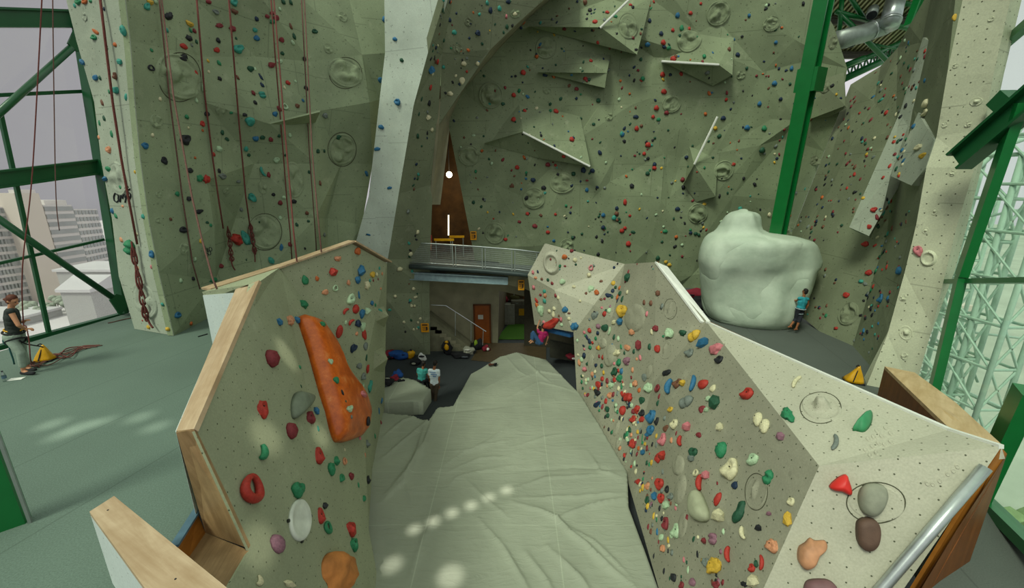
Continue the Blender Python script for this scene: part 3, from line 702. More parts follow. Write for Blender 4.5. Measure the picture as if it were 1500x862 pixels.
def sheet(name, out, zt, th, mat, parent, step=.09, crease=True):
    xs = [p[0] for p in out]; ys = [p[1] for p in out]
    bm = bmesh.new(); grid = {}
    # outline is followed exactly: triangulate densely by clipping a grid, then walls
    x0, y0 = min(xs), min(ys); nx = int((max(xs)-x0)/step)+1; ny = int((max(ys)-y0)/step)+1
    v = [bm.verts.new((x, y, zt)) for x, y in out]; f = bm.faces.new(v); f.normal_update()
    if f.normal.z < 0: f.normal_flip()
    for ax, n, o0 in ((0, nx, x0), (1, ny, y0)):
        for i in range(1, n):
            co = Vector((o0+i*step, 0, 0)) if ax == 0 else Vector((0, o0+i*step, 0)); no = Vector((1, 0, 0)) if ax == 0 else Vector((0, 1, 0))
            bmesh.ops.bisect_plane(bm, geom=list(bm.verts)+list(bm.edges)+list(bm.faces), plane_co=co, plane_no=no)
    bmesh.ops.triangulate(bm, faces=[f for f in bm.faces if len(f.verts) > 4])
    top = list(bm.verts); bnd = [e for e in bm.edges if len(e.link_faces) == 1]; bv = {v for e in bnd for v in e.verts}
    low = {v: bm.verts.new((v.co.x, v.co.y, zt-th)) for v in bv}
    for e in bnd:
        lp = e.link_loops[0]; a, b = lp.vert, lp.link_loop_next.vert; bm.faces.new((b, a, low[a], low[b]))
    for v in top:
        h = noise.noise(Vector((v.co.x*.35, v.co.y*.35, 3)))*.06
        if crease: h += crease_h(v.co.x, v.co.y) + noise.noise(Vector((v.co.x*1.6+v.co.y*.5, v.co.y*1.1, 1)))*.03
        if v in bv: h = h*.5-.03
        v.co.z += h
    return obj(name, bm, mat, parent, True)
outl = [PZ(*q, ZM) for q in [(556, 604), (600, 609), (628, 617), (641, 597), (664, 594), (690, 547), (733, 522), (757, 517), (800, 527), (849, 576), (919, 690), (921, 742), (970, 880), (968, 980), (540, 980), (536, 862), (520, 700), (535, 640)]]
crash = thing('crash_mat', 'large wrinkled grey tarpaulin crash mat filling the pit between the two blocks', 'mat', (-.5, 9, -4.3))
sheet('mat_cover', [(p.x, p.y) for p in outl], ZM, .38, M_tarp, crash, .05)
z2 = -3.72
o2 = [PZ(*q, z2) for q in [(556, 570), (590, 552), (607, 556), (634, 580), (652, 563), (652, 566), (627, 600), (556, 594)]]
o2 = [PZ(*q, z2) for q in [(550, 577), (589, 553), (609, 557), (631, 570), (619, 588), (550, 591)]]
cm2 = thing('crash_mat', 'smaller raised grey mat under the seated climber in teal', 'mat', (-3, 14.5, -4.3))
sheet('mat_cover', [(p.x, p.y) for p in o2], z2, .56, M_tarp, cm2, .12, False)
# dark mats in the tunnel beneath the arch
bm = bmesh.new(); plate(bm, [P(806, 500, 17.9), P(842, 508, 17.9), P(842, 530, 17.9), P(806, 524, 17.9)], (0, .25, 0))
tag(obj('folded_mat', bm, plain('dark_olive_mat', '#3a3b30', .8)), 'dark folded mat standing in the tunnel under the arch', 'mat')
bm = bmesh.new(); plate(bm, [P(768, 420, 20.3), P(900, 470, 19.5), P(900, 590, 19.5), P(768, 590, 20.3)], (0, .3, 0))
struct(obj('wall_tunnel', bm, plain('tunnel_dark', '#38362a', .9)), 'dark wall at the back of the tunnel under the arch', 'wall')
bm = bmesh.new(); bar(bm, P(800, 482, 17.0), P(838, 491, 15.9), .25, .22, bev=.05); tag(obj('edge_padding', bm, plain('blue_padding', '#1f4f7d', .5)), 'blue padding under the lip of the arch above the climber in magenta', 'padding')
# ================================================================== footbridge
br_ = thing('footbridge', 'grey steel footbridge with mesh-filled railing crossing to the arch', 'bridge', (-2.5, 19, 0))
dk = [P(600, 386.5, 18.5), P(640, 388.5, 18.5), P(700, 392.5, 18.4), P(760, 397.5, 18.2), P(800, 403, 18.0)]
bm = bmesh.new()
fr = [v for v in dk]; bk = [Vector((v.x, 20.0, v.z+.02)) for v in dk]
plate(bm, fr+list(reversed(bk)), (0, 0, -.16)); obj('deck', bm, plain('bridge_deck', '#5f6763', .7), br_)
bm = one(tube, [v+Vector((0, -.08, -.12)) for v in dk], .11, 10); obj('edge_tube', bm, plain('dark_grey_tube', '#3f4a49', .4, .08, 4, 0, .3), br_, True)
bm = bmesh.new(); ibeam(bm, P(600, 404, 18.7), P(744, 411.5, 18.4), .22, .36, .04); obj('beam', bm, plain('blue_grey_beam', '#7f9599', .45), br_)
def on(v, px, h=0.0):
    for a, b in zip(v, v[1:]):
        pa, pb = pix(a)[0], pix(b)[0]
        if pa <= px <= pb: q = a.lerp(b, (px-pa)/(pb-pa)); return q+Vector((0, 0, h))
for px in (664, 668, 707, 711, 750, 754, 786):
    q = on(dk, px); bm = bmesh.new(); box(bm, q+Vector((0, 0, .42)), (.05, .05, 1.05)); obj('post', bm, M_steel_m, br_)
bm = one(tube, [v+Vector((0, 0, .97)) for v in dk], .035, 8); obj('top_rail', bm, M_steel, br_, True)
bm = one(tube, [v+Vector((0, 0, .06)) for v in dk], .022, 8); obj('lower_rail', bm, M_steel, br_, True)
def mesh_panel(a, b, h0, h1):
    bm = bmesh.new(); n = int((b-a).length/.06)
    for i in range(n+1):
        q = a.lerp(b, i/n); box(bm, q+Vector((0, 0, (h0+h1)/2)), (.008, .008, h1-h0))
    for i in range(10):
        h = h0+(h1-h0)*i/9; tube(bm, [a+Vector((0, 0, h)), b+Vector((0, 0, h))], .005, 4)
    obj('mesh_infill', bm, M_steel, br_)
for x0_, x1_ in ((604, 663), (669, 706), (712, 749), (755, 785)): mesh_panel(on(dk, x0_), on(dk, x1_), .1, .9)
bm = bmesh.new()
for v in (P(788, 381, 18.1),): box(bm, v, (.9, .03, .85), Matrix.Rotation(.25, 3, 'Z'))
bm.free()
# concrete edge beam curving beneath the bridge
bm = bmesh.new(); plate(bm, [P(743, 400, 18.9), P(800, 405, 18.6), P(800, 436, 18.6), P(770, 424, 18.75), P(735, 415, 18.9), P(690, 411, 19), P(640, 404, 19.2), P(640, 400, 19.2)], (0, 1.4, 0))
struct(obj('beam_concrete', bm, M_conc), 'curved concrete beam edge below the footbridge', 'beam')
# yellow barriers and strip light in the corridor
for i, (xa, xb, y, Y, lab) in enumerate(((636, 665, 351.5, 21.5, 'low yellow barrier rail on the upper landing, nearer one'), (658, 680, 347, 22.5, 'yellow barrier rail on the upper landing, farther one'))):
    a, b = P(xa, y, Y), P(xb, y, Y); t = thing('barrier', lab, 'barrier', ((a.x+b.x)/2, Y, .2), None)
    bm = bmesh.new(); bar(bm, a, b, .06, .12); obj('rail', bm, M_yellow, t)
    for f in (.08, .92): q = a.lerp(b, f); bm = one(tube, [q, Vector((q.x, q.y, 0))], .025, 8); obj('leg', bm, M_steel_m, t)
lt = thing('strip_light', 'thin upright lit tube in the dark corridor above the footbridge', 'lamp', P(657, 330, 23.5))
e = bpy.data.materials.new('lamp_glow'); e.use_nodes = True; e.node_tree.nodes['Principled BSDF'].inputs['Emission Color'].default_value = (1, .88, .6, 1); e.node_tree.nodes['Principled BSDF'].inputs['Emission Strength'].default_value = 2.0
bm = one(tube, [P(657, 315, 23.5), P(657, 345, 23.5)], .04, 8); obj('tube', bm, e, lt)
for q in (P(657, 314, 23.5), P(657, 346, 23.5)): bm = one(box, q, (.1, .1, .08)); obj('end_cap', bm, M_dark, lt)
pl_ = thing('pendant_lamp', 'small glowing globe lamp hanging in the dark gap beside the back wall', 'lamp', P(658, 256, 22))
e2 = e.copy(); e2.name = 'globe_glow'; e2.node_tree.nodes['Principled BSDF'].inputs['Emission Strength'].default_value = 5
bm = bmesh.new(); bmesh.ops.create_uvsphere(bm, u_segments=12, v_segments=8, radius=.16, matrix=Matrix.Translation(P(658, 256, 22))); obj('globe', bm, e2, pl_, True)
bm = one(tube, [P(658, 252, 22), P(658, 252, 22)+Vector((0, 0, 3.2))], .015, 6); obj('cord', bm, M_dark, pl_)
ld = bpy.data.lights.new('globe_light', 'POINT'); ld.energy = 120; ld.color = (1, .75, .4); ld.shadow_soft_size = .2; lo_ = bpy.data.objects.new('globe_light', ld); COL.objects.link(lo_); lo_.location = P(660, 262, 21.6)
# ================================================================== stair with handrail
st = thing('stair', 'concrete stair plinth rising toward the brown door beside the rib', 'stairs', (-3.5, 20, -4.3))
bm = bmesh.new(); plate(bm, [P(631, 455, 20.5), P(650, 470, 20.5), P(690, 500, 20.5), P(690, 506, 20.5), P(631, 506, 20.5)], (0, -.9, 0)); obj('plinth', bm, plain('stair_concrete', '#77775f', .9, .2, 2, .3), st)
bm = bmesh.new()
for i in range(7):
    f = i/7; q = P(640+46*f, 470+34*f, 20.55); box(bm, q+Vector((0, -.45, -.1)), (.34, 1.0, .18))
obj('steps', bm, M_conc, st)
hr = thing('handrail', 'thin white handrail sloping down the stair in front of the brown door', 'handrail', (-2.5, 19.5, -4.3))
bm = one(tube, [P(631, 447, 19.6), P(653, 448, 19.6), P(712, 486, 19.6)], .025, 8); obj('rail', bm, M_steel, hr)
for a, b in (((667, 457), (667, 492)), ((690, 472), (690, 500)), ((708, 484), (707, 506))): bm = one(tube, [P(*a, 19.6), P(*b, 19.6)], .02, 8); obj('baluster', bm, M_steel, hr)
# ================================================================== yellow notices
def sign(px, py, wd, ht, Y, lab, surf):
    c = P(px, py, Y); t = thing('notice_sign', lab, 'sign', c)
    bm = one(box, c, (wd, .02, ht), None, .004); obj('sign_plate', bm, M_orange_s, t)
    bm = bmesh.new(); box(bm, c+Vector((0, -.014, ht*.32)), (wd*.72, .006, ht*.14))
    for i in range(4): box(bm, c+Vector((-.02*wd*(i % 2), -.014, ht*(.1-.13*i))), (wd*(.7-.12*(i % 2)), .006, ht*.045))
    box(bm, c+Vector((wd*.24, -.015, -ht*.08)), (wd*.2, .006, ht*.34)); obj('print', bm, M_dark, t)
sign(693.5, 345.5, .30, .42, 19.95, 'orange notice on the back wall above the footbridge railing', None)
sign(763.5, 418, .29, .48, 18.5, 'orange notice on the concrete beam end below the footbridge', None)
sign(622.5, 480.5, .38, .46, 18.95, 'orange notice low on the foot of the pale rib', None)
# ================================================================== white boulder on the upper floor
bo = thing('artificial_boulder', 'big smooth white-green artificial boulder with a knob on top on the upper floor', 'boulder', (8.3, 14.4, -.8))
C0 = PP(1112, 395, (8, 14.4, 0), (0, 1, 0))
sil = [(306, 1086, 1094), (309, 1083, 1090), (310, 1076, 1105), (316, 1068, 1111), (330, 1063, 1113), (342, 1056, 1114), (346, 1047, 1172), (355, 1038, 1186), (372, 1030, 1192), (385, 1029, 1193), (388, 1030, 1185), (400, 1032, 1181), (418, 1034, 1176), (432, 1036, 1170), (446, 1036, 1166), (460, 1037, 1158), (470, 1045, 1146), (477, 1070, 1140), (480, 1098, 1132)]
bm = bmesh.new(); rings = []; SEG = 40; Yb = 14.4
for py, xa, xb in sil:
    A, B = P(xa, py, Yb), P(xb, py, Yb); c = (A+B)/2; hw = (B-A).length/2; dp = min(1.35, hw*.95)+.02
    ring = []
    for kx in range(SEG):
        a = 2*PI*kx/SEG; ca, sa = math.cos(a), math.sin(a)
        x = math.copysign(abs(ca)**.8, ca)*hw; y = math.copysign(abs(sa)**.8, sa)*dp
        p = c+Vector((x, y, 0)); n_ = noise.noise(p*.6+Vector((9, 2, 4)))*.42+abs(noise.noise(p*1.0+Vector((2, 7, 1))))*.34+noise.noise(p*2.6)*.09
        n_ -= .22*math.exp(-((p.x-(8.55-.28*(p.z-1)))/.16)**2)*(1 if sa < 0 else 0)
        n_ += .16*math.exp(-((p.x-(9.35+.15*(p.z-1)))/.2)**2)*(1 if sa < 0 else 0)
        ring.append(bm.verts.new(p+Vector((ca*n_*.22, (n_ if sa < 0 else n_*.5), 0))))
    rings.append(ring)
for A, B in zip(rings, rings[1:]):
    for kx in range(SEG): bm.faces.new((A[kx], A[(kx+1) % SEG], B[(kx+1) % SEG], B[kx]))
bm.faces.new(rings[0]); bm.faces.new(rings[-1]); bmesh.ops.recalc_face_normals(bm, faces=bm.faces)
bt = NT('white_boulder', .6, 0, .3); f1 = bt.noise(1.1, 5, rough=.6); bt.color(bt.ramp(f1, [(.3, rgb('#a3b4a0')), (.7, rgb('#c2d0bc'))])); rg_ = bt.math('ABSOLUTE', bt.math('SUBTRACT', bt.noise(.6, 2, rough=.4, dist=.3), .5)); bt.normal(bt.bump(bt.math('ADD', bt.math('MULTIPLY', bt.math('POWER', rg_, .6), 1.0), bt.math('MULTIPLY', bt.noise(5, 4), .12)), .5, .22)); M_boul = bt.m
o = obj('boulder_body', bm, M_boul, bo, True)
sub = o.modifiers.new('sub', 'SUBSURF'); sub.levels = sub.render_levels = 1
# ================================================================== green steel post
gp = thing('steel_post', 'tall bright green steel H-post leaning behind the white boulder', 'post', P(1131, 345, 15.2))
a, b = P(1128, 400, 15.3), P(1212, -25, 14.6); R_ = b-a
bm = bmesh.new(); ibeam(bm, a, b, .42, .42, .05, (1, .6, 0)); obj('h_section', bm, M_green_b, gp)
q = P(1187, 118, 14.85); bm = bmesh.new(); bar(bm, q-R_.normalized()*.35, q+R_.normalized()*.35, .62, .62, (1, .6, 0)); obj('splice_collar', bm, M_green_b, gp)
# ================================================================== left window wall
WA, WB = Vector((-13.2, 9.88, 0)), Vector((-12.46, 12.6, 0)); WU = (WB-WA).normalized(); WN = WU.cross(Vector((0, 0, 1)))
def W(px, py, off=0.0):
    p = PP(px, py, WA, WN); n = WN if WN.x > 0 else -WN
    return p+n*off
win = thing('window_1', 'tall green-framed glass wall on the rope wall side looking out at a pale hotel', 'window', WA); win['kind'] = 'structure'
bm = facets([W(-140, 560), W(190, 457), W(125, -60), W(-140, -60)], [(0, 1, 2, 3)], .02); obj('glass_pane', bm, M_glass, win)
def wbar(name, a, b, wd, dp, off=.0, mat=None, par=None, plane=W):
    bm = bmesh.new(); bar(bm, plane(*a, off), plane(*b, off), dp, wd, (0, 0, 1) if abs(a[1]-b[1]) < abs(a[0]-b[0])*2 else WU); return obj(name, bm, mat or M_green, par or win)
wbar('sill', (-120, 541), (186, 459), .12, .2); wbar('transom', (-120, 145), (120, 134), .09, .1); wbar('transom', (-120, 413), (152, 351), .07, .1)
wbar('mullion', (-1, 160), (72, 490), .08, .1)
for nm, a, b, h in (('beam', (-120, 25), (106, 29), .42), ('beam', (-120, 277), (140, 244), .42)):
    bm = bmesh.new(); ibeam(bm, W(*a, .22), W(*b, .22), .2, h, .05); obj(nm, bm, M_green, win)
bm = bmesh.new(); ibeam(bm, W(103, -30, .28), W(179, 456, .28), .34, .42, .06, WU); obj('main_post', bm, M_green, win)
for a, b, g1, g2 in (((-100, 241), (90, 72), (118, 47), 1), ((-100, 264), (150, 434), (172, 448), 1)):
    bm = one(tube, [W(*a, .4), W(*b, .4)], .085, 12); obj('brace_tube', bm, M_green, win, True)
    bm = bmesh.new(); p, q = W(*b, .4), W(*g1, .4); d_v = (q-p); n_v = d_v.cross(WN).normalized()
    plate(bm, [p-n_v*.12, p+n_v*.12, q+n_v*.32, q-n_v*.32], WN*.06); obj('gusset_plate', bm, M_green, win)
bm = bmesh.new(); plate(bm, [W(78, -10, .4), W(104, -10, .4), W(110, 26, .4), (W(97, 16, .4))], WN*.06); obj('gusset_plate', bm, M_green, win)
# ================================================================== right window wall
RA, RB = Vector((7.45, 5.35, 0)), Vector((10.2, 9.75, 0)); RU = (RB-RA).normalized(); RN = RU.cross(Vector((0, 0, 1))); RN = -RN if RN.x > 0 else RN
def X(px, py, off=0.0): return PP(px, py, RA, RN)+RN*off
win2 = thing('window_2', 'green-framed glass wall beside the pale column looking out at lattice steelwork', 'window', RA); win2['kind'] = 'structure'
bm = facets([X(1335, 590), X(1440, 740), X(1700, 1100), X(1800, -60), X(1300, -60)], [(0, 1, 2, 3, 4)], .02); obj('glass_pane', bm, M_glass_g, win2)
def xbar(name, a, b, wd, dp, off=0.0, up=None, par=None):
    bm = bmesh.new(); bar(bm, X(*a, off), X(*b, off), dp, wd, up or (0, 0, 1)); return obj(name, bm, M_green_b, par or win2)
xbar('transom', (1378, 413), (1640, 409), .09, .14); xbar('mullion', (1508, 150), (1419, 405), .26, .14, .1, RU); xbar('mullion', (1419, 405), (1374, 590), .2, .14, .1, RU)
xbar('mullion', (1520, 575), (1444, 735), .34, .18, .1, RU); xbar('sill', (1440, 733), (1560, 850), .16, .2); xbar('transom', (1462, 73), (1540, 5), .16, .14, .0)
rbm = thing('steel_beam', 'heavy dark green steel beam running from the pale column up past the right window', 'beam', P(1450, 205, 8.3))
bm = bmesh.new(); a, b = P(1404, 237, 8.5), P(1530, 130, 7.4); ibeam(bm, a, b, .3, .42, .05); obj('beam_section', bm, M_green, rbm)
bm = bmesh.new(); bar(bm, P(1466, 143, 8.6), P(1500, 172, 8.1), .3, .3); obj('cross_stub', bm, M_green, rbm)
# green post base at the near left corner
gb = thing('steel_post', 'green flat-sided steel post base cut off at the near left corner', 'post', PZ(30, 772, 0))
A, B = PZ(37, 768, 0), PZ(-90, 812, 0); H = Vector((0, 0, 2.6))
bm = bmesh.new(); plate(bm, [A, B, B+H, A+H], (-.06, .12, 0)); obj('flat_face', bm, M_green_b, gb)
A2 = PZ(42, 768, 0); bm = bmesh.new(); bar(bm, A2+Vector((.0, .02, .0)), A2+H+Vector((.0, .02, 0)), .03, .03, (1, .5, 0)); o = obj('edge_strip', bm, M_steel_m, gb)
# ================================================================== ducts and trusses under the roof
def dv(px, py, Y=19.5): return P(px, py, Y)
du = thing('air_duct', 'round galvanised air duct running level under the steel roof', 'duct', dv(1275, 48)); bm = one(tube, [dv(1225, 60, 19), dv(1262, 50), dv(1296, 38), dv(1308, 28, 19.6)], .36, 18); obj('duct_tube', bm, M_steel_m, du, True)
for q in ((1240, 56), (1275, 45)): bm = one(tube, [dv(*q), dv(q[0]+2, q[1]-.7)], .39, 18); obj('joint_band', bm, M_steel, du, True)
du = thing('air_duct', 'shiny round air duct rising steeply towards the roof ridge', 'duct', dv(1310, 10)); bm = one(tube, [dv(1302, 40, 19.0), dv(1308, 15, 19.2), dv(1318, -25, 19.8)], .34, 18); obj('duct_tube', bm, M_steel, du, True)
bm = one(tube, [dv(1303.5, 33, 19.05), dv(1304, 30, 19.08)], .38, 18); obj('joint_band', bm, M_steel, du, True)
for px, py, lab in ((1277, 22, 'small dark-mouthed duct spur near the upper round duct'), (1247, 63, 'small dark-mouthed duct spur at the lower end of the level duct')):
    t = thing('duct_spur', lab, 'duct', dv(px, py)); bm = one(tube, [dv(px, py, 19.3), dv(px+2, py-8, 19.6)], .2, 12); obj('spur_tube', bm, M_steel_m, t, True)
    bm = one(tube, [dv(px, py+1, 19.27), dv(px, py, 19.3)], .17, 12); obj('mouth', bm, M_dark, t)
tr = thing('roof_truss', 'green tubular roof truss seen in the gap above the right-hand wall', 'truss', dv(1270, 60, 20))
for a, b, r in (((1229, 19), (1300, 90), .1), ((1240, -12), (1264, 25), .09), ((1224, 17), (1272, 30), .1), ((1302, 35), (1335, 43), .1), ((1318, 4), (1350, 9), .1), ((1234, -10), (1229, 50), .09), ((1238, 96), (1266, 85), .12), ((1276, 64), (1315, 72), .05), ((1282, 66), (1289, 72), .05)):
    bm = one(tube, [dv(*a, 20), dv(*b, 20)], r, 8); obj('chord' if r > .08 else 'tie', bm, M_green_b, tr, True)
tr = thing('roof_truss', 'lower green lattice girder against the bright strip of sky under the roof', 'truss', dv(1275, 95, 22))
for a, b, r in (((1236, 116), (1320, 77), .16), ((1236, 100), (1320, 62), .12)): bm = one(tube, [dv(*a, 22), dv(*b, 22)], r, 8); obj('chord', bm, M_green_b, tr, True)
for i in range(9):
    f = i/9; g_ = (i+.5)/9; a = dv(1236+84*f, 116-39*f, 22); b = dv(1236+84*g_, 100-38*g_, 22); c = dv(1236+84*(f+1/9), 116-39*(f+1/9), 22)
    bm = one(tube, [a, b, c], .05, 6); obj('lacing_bar', bm, M_green_b, tr)
bm = bmesh.new(); ibeam(bm, dv(1356, -20, 17), dv(1334, 38, 17), .3, .3, .05, (1, 0, 0)); t = thing('steel_rafter', 'bright green rafter along the top edge of the right-hand wall', 'beam', dv(1345, 10, 17)); obj('rafter_section', bm, M_green_b, t)
# ================================================================== outdoors, left : hotel, roofs, street
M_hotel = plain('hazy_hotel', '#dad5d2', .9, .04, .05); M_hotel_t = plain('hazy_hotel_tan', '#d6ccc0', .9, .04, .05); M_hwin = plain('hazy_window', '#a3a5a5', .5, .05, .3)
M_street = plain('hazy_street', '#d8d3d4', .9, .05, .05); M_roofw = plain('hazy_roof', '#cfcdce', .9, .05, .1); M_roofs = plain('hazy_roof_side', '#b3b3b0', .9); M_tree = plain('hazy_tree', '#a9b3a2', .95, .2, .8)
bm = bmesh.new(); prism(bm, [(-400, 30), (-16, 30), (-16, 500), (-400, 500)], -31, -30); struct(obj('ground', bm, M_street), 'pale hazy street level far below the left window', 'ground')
def win_grid(par, quadp, nx, ny, ww, wh, out, cap):
    """windows on a face given by its four corners; the nearest hundred are parts, the rest one part"""
    A, B, C, D = quadp; first = None; rest = bmesh.new(); k = 0
    u = (B-A).normalized(); n = u.cross((D-A).normalized()).normalized(); n = -n if n.dot(EYE-A) < 0 else n
    R = Matrix((u, n, u.cross(n))).transposed()
    cells = [(i, j) for j in range(ny) for i in range(nx)]
    for i, j in cells:
        fx, fy = (i+.5)/nx, (j+.5)/ny; p = A.lerp(B, fx).lerp(D.lerp(C, fx), fy)+n*out
        if k < cap:
            if first is None:
                bm = bmesh.new(); box(bm, Vector(), (ww, .2, wh), R); first = obj('window', bm, M_hwin, par, local=True); o = first
            else: o = first.copy(); COL.objects.link(o); o.parent = par
            o.location = p-wloc(par)
        else: box(rest, p, (ww, .2, wh), R)
        k += 1
    if k > cap: o = obj('small_windows', rest, M_hwin, par); o['kind'] = 'stuff'
    else: rest.free()
Yh = 125
def hb(x0, x1, yt, zb, r0, r1):
    """facade corners by bearing and distance: bottom two, then the top two"""
    out = []
    for x, r, f in ((x0, r0, 0), (x1, r1, 0), (x1, r1, 1), (x0, r0, 1)):
        d = ray(x, 350); h = math.hypot(d.x, d.y); dt = ray(x, yt); z = 4+r*dt.z/math.hypot(dt.x, dt.y) if f else zb
        out.append(Vector((d.x/h*r, d.y/h*r, z)))
    return out
hotel = thing('hotel_tower', 'hazy pale hotel with rows of square windows seen through the left window', 'building', P(60, 400, Yh))
def wing(q, dep, mat, nm):
    n = (q[1]-q[0]).cross(q[3]-q[0]).normalized(); n = -n if n.dot(EYE-q[0]) > 0 else n
    bm = bmesh.new(); plate(bm, q, n*dep); return obj(nm, bm, mat, hotel)
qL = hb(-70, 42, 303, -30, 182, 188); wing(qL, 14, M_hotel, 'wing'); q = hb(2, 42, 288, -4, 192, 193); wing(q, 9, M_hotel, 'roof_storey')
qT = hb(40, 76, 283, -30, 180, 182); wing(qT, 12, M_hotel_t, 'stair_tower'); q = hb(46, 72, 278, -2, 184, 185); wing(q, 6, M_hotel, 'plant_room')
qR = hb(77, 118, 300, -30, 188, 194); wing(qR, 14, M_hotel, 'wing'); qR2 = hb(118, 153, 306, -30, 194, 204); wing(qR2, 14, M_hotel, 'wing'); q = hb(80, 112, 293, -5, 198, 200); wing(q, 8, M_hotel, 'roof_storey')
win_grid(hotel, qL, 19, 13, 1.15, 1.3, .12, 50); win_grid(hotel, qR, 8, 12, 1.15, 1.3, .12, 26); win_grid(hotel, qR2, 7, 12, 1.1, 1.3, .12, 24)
def low(px0, px1, pyt, Y, dep, h, lab, ridge=False):
    a, b = P(px0, pyt, Y), P(px1, pyt, Y); t = thing('low_building', lab, 'building', a)
    z = a.z; bm = bmesh.new(); prism(bm, [(a.x, Y), (b.x, Y), (b.x+1, Y+dep), (a.x-1, Y+dep)], -30, z); obj('walls', bm, M_roofs, t)
    bm = bmesh.new(); prism(bm, [(a.x-.5, Y-.5), (b.x+.5, Y-.5), (b.x+1.5, Y+dep), (a.x-1.5, Y+dep)], z, z+.6); obj('roof_slab', bm, M_roofw, t)
    if ridge:
        bm = bmesh.new(); zz = z+.6; v = [bm.verts.new(q) for q in ((a.x-.5, Y-.5, zz), (b.x+.5, Y-.5, zz), (b.x+1.5, Y+dep, zz), (a.x-1.5, Y+dep, zz), (a.x-1, Y+dep/2, zz+2.2), (b.x+1, Y+dep/2, zz+2.2))]
        for f in ((0, 1, 5, 4), (2, 3, 4, 5), (0, 4, 3), (1, 2, 5)): bm.faces.new([v[i] for i in f])
        bmesh.ops.recalc_face_normals(bm, faces=bm.faces); obj('pitched_roof', bm, M_roofw, t)
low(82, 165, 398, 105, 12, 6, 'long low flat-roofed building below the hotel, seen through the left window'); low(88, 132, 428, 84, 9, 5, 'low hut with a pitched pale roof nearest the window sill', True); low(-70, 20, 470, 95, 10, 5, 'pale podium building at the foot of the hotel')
rt = random.Random(5)
tr0 = None
for i in range(11):
    px, py = [(30, 468), (44, 462), (84, 452), (96, 458), (108, 455), (120, 459), (132, 456), (145, 462), (60, 466), (74, 460), (158, 462)][i]
    p = PZ(px, py-6, -29); s = rt.uniform(.9, 1.3)
    if tr0 is None:
        tr0 = thing('street_tree', 'small hazy street tree below the left window, one of a loose row', 'tree', p, 'street trees below the hotel')
        bm = bmesh.new()
        for q in range(9): bmesh.ops.create_icosphere(bm, subdivisions=2, radius=rt.uniform(.5, .8), matrix=Matrix.Translation((rt.uniform(-.7, .7), rt.uniform(-.7, .7), rt.uniform(.7, 1.6))))
        for v in bm.verts: v.co += Vector((noise.noise(v.co*2.5), noise.noise(v.co*2.5+Vector((5, 0, 0))), noise.noise(v.co*2.5+Vector((0, 5, 0)))))*.25
        cr_ = obj('crown', bm, M_tree, tr0, True, local=True); bm = one(tube, [(0, 0, -1), (0, 0, 1)], .12, 6); tk_ = obj('trunk', bm, M_roofs, tr0, local=True); t = tr0
    else:
        t = tr0.copy(); COL.objects.link(t); t.location = p
        for c in (cr_, tk_): c2_ = c.copy(); COL.objects.link(c2_); c2_.parent = t
    t.scale = (s, s, s)
# ================================================================== outdoors, right : lattice steelwork
bm = bmesh.new(); prism(bm, [(11, -10), (200, -10), (200, 200), (16, 200), (14, 20)], -13, -12); struct(obj('ground', bm, plain('pale_lawn', '#b3bbac', .95, .1, .3)), 'pale green ground outside the right window', 'ground')
def lattice(px0, px1, pyt, pyb, Y, n, lab, rad=.07, arch=False):
    a0, b0 = P(px0, 430, Y), P(px1, 430, Y); zt, zb = P(px0, pyt, Y).z, P(px0, pyb, Y).z
    t = thing('lattice_mast', lab, 'steel frame', (a0.x, Y, zb)); dep = 1.6
    for x in (a0.x, b0.x):
        for y in (Y, Y+dep): bm = one(tube, [(x, y, zb), (x, y, zt)], rad*1.6, 8); obj('post', bm, M_green_p, t, True)
    for i in range(n+1):
        z = zb+(zt-zb)*i/n
        bm = one(tube, [(a0.x, Y, z), (b0.x, Y, z), (b0.x, Y+dep, z), (a0.x, Y+dep, z)], rad, 6, False, True); obj('ring', bm, M_green_p, t)
        if i < n:
            z2 = zb+(zt-zb)*(i+1)/n
            bm = one(tube, [(a0.x, Y, z), (b0.x, Y, z2)], rad*.8, 6); obj('diagonal', bm, M_green_p, t)
            bm = one(tube, [(b0.x, Y, z), (a0.x, Y, z2)], rad*.8, 6); obj('diagonal', bm, M_green_p, t)
            bm = one(tube, [(a0.x, Y, z), (a0.x, Y+dep, z2)], rad*.8, 6); obj('diagonal', bm, M_green_p, t)
    return t
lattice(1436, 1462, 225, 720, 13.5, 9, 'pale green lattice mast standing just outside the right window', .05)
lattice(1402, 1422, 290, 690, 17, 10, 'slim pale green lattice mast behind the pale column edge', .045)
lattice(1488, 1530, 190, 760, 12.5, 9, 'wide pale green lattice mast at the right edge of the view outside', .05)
t = thing('lattice_arch', 'pale green curved lattice arch springing over the masts outside the right window', 'steel frame', P(1440, 250, 15))
arc = [(1384, 345), (1392, 310), (1406, 280), (1426, 252), (1452, 228), (1482, 210), (1520, 196)]
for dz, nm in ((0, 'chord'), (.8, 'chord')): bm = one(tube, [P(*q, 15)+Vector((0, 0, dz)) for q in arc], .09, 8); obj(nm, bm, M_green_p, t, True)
for i in range(12):
    f = i/2; k = min(int(f), 5); u_f = f-k; a = P(*arc[k], 15).lerp(P(*arc[k+1], 15), u_f); f = (i+1)/2; k = min(int(f), 5); u_f = f-k; b = P(*arc[k], 15).lerp(P(*arc[k+1], 15), u_f)
    bm = one(tube, [a+Vector((0, 0, .8 if i % 2 else 0)), b+Vector((0, 0, 0 if i % 2 else .8))], .045, 6); obj('lacing_bar', bm, M_green_p, t)
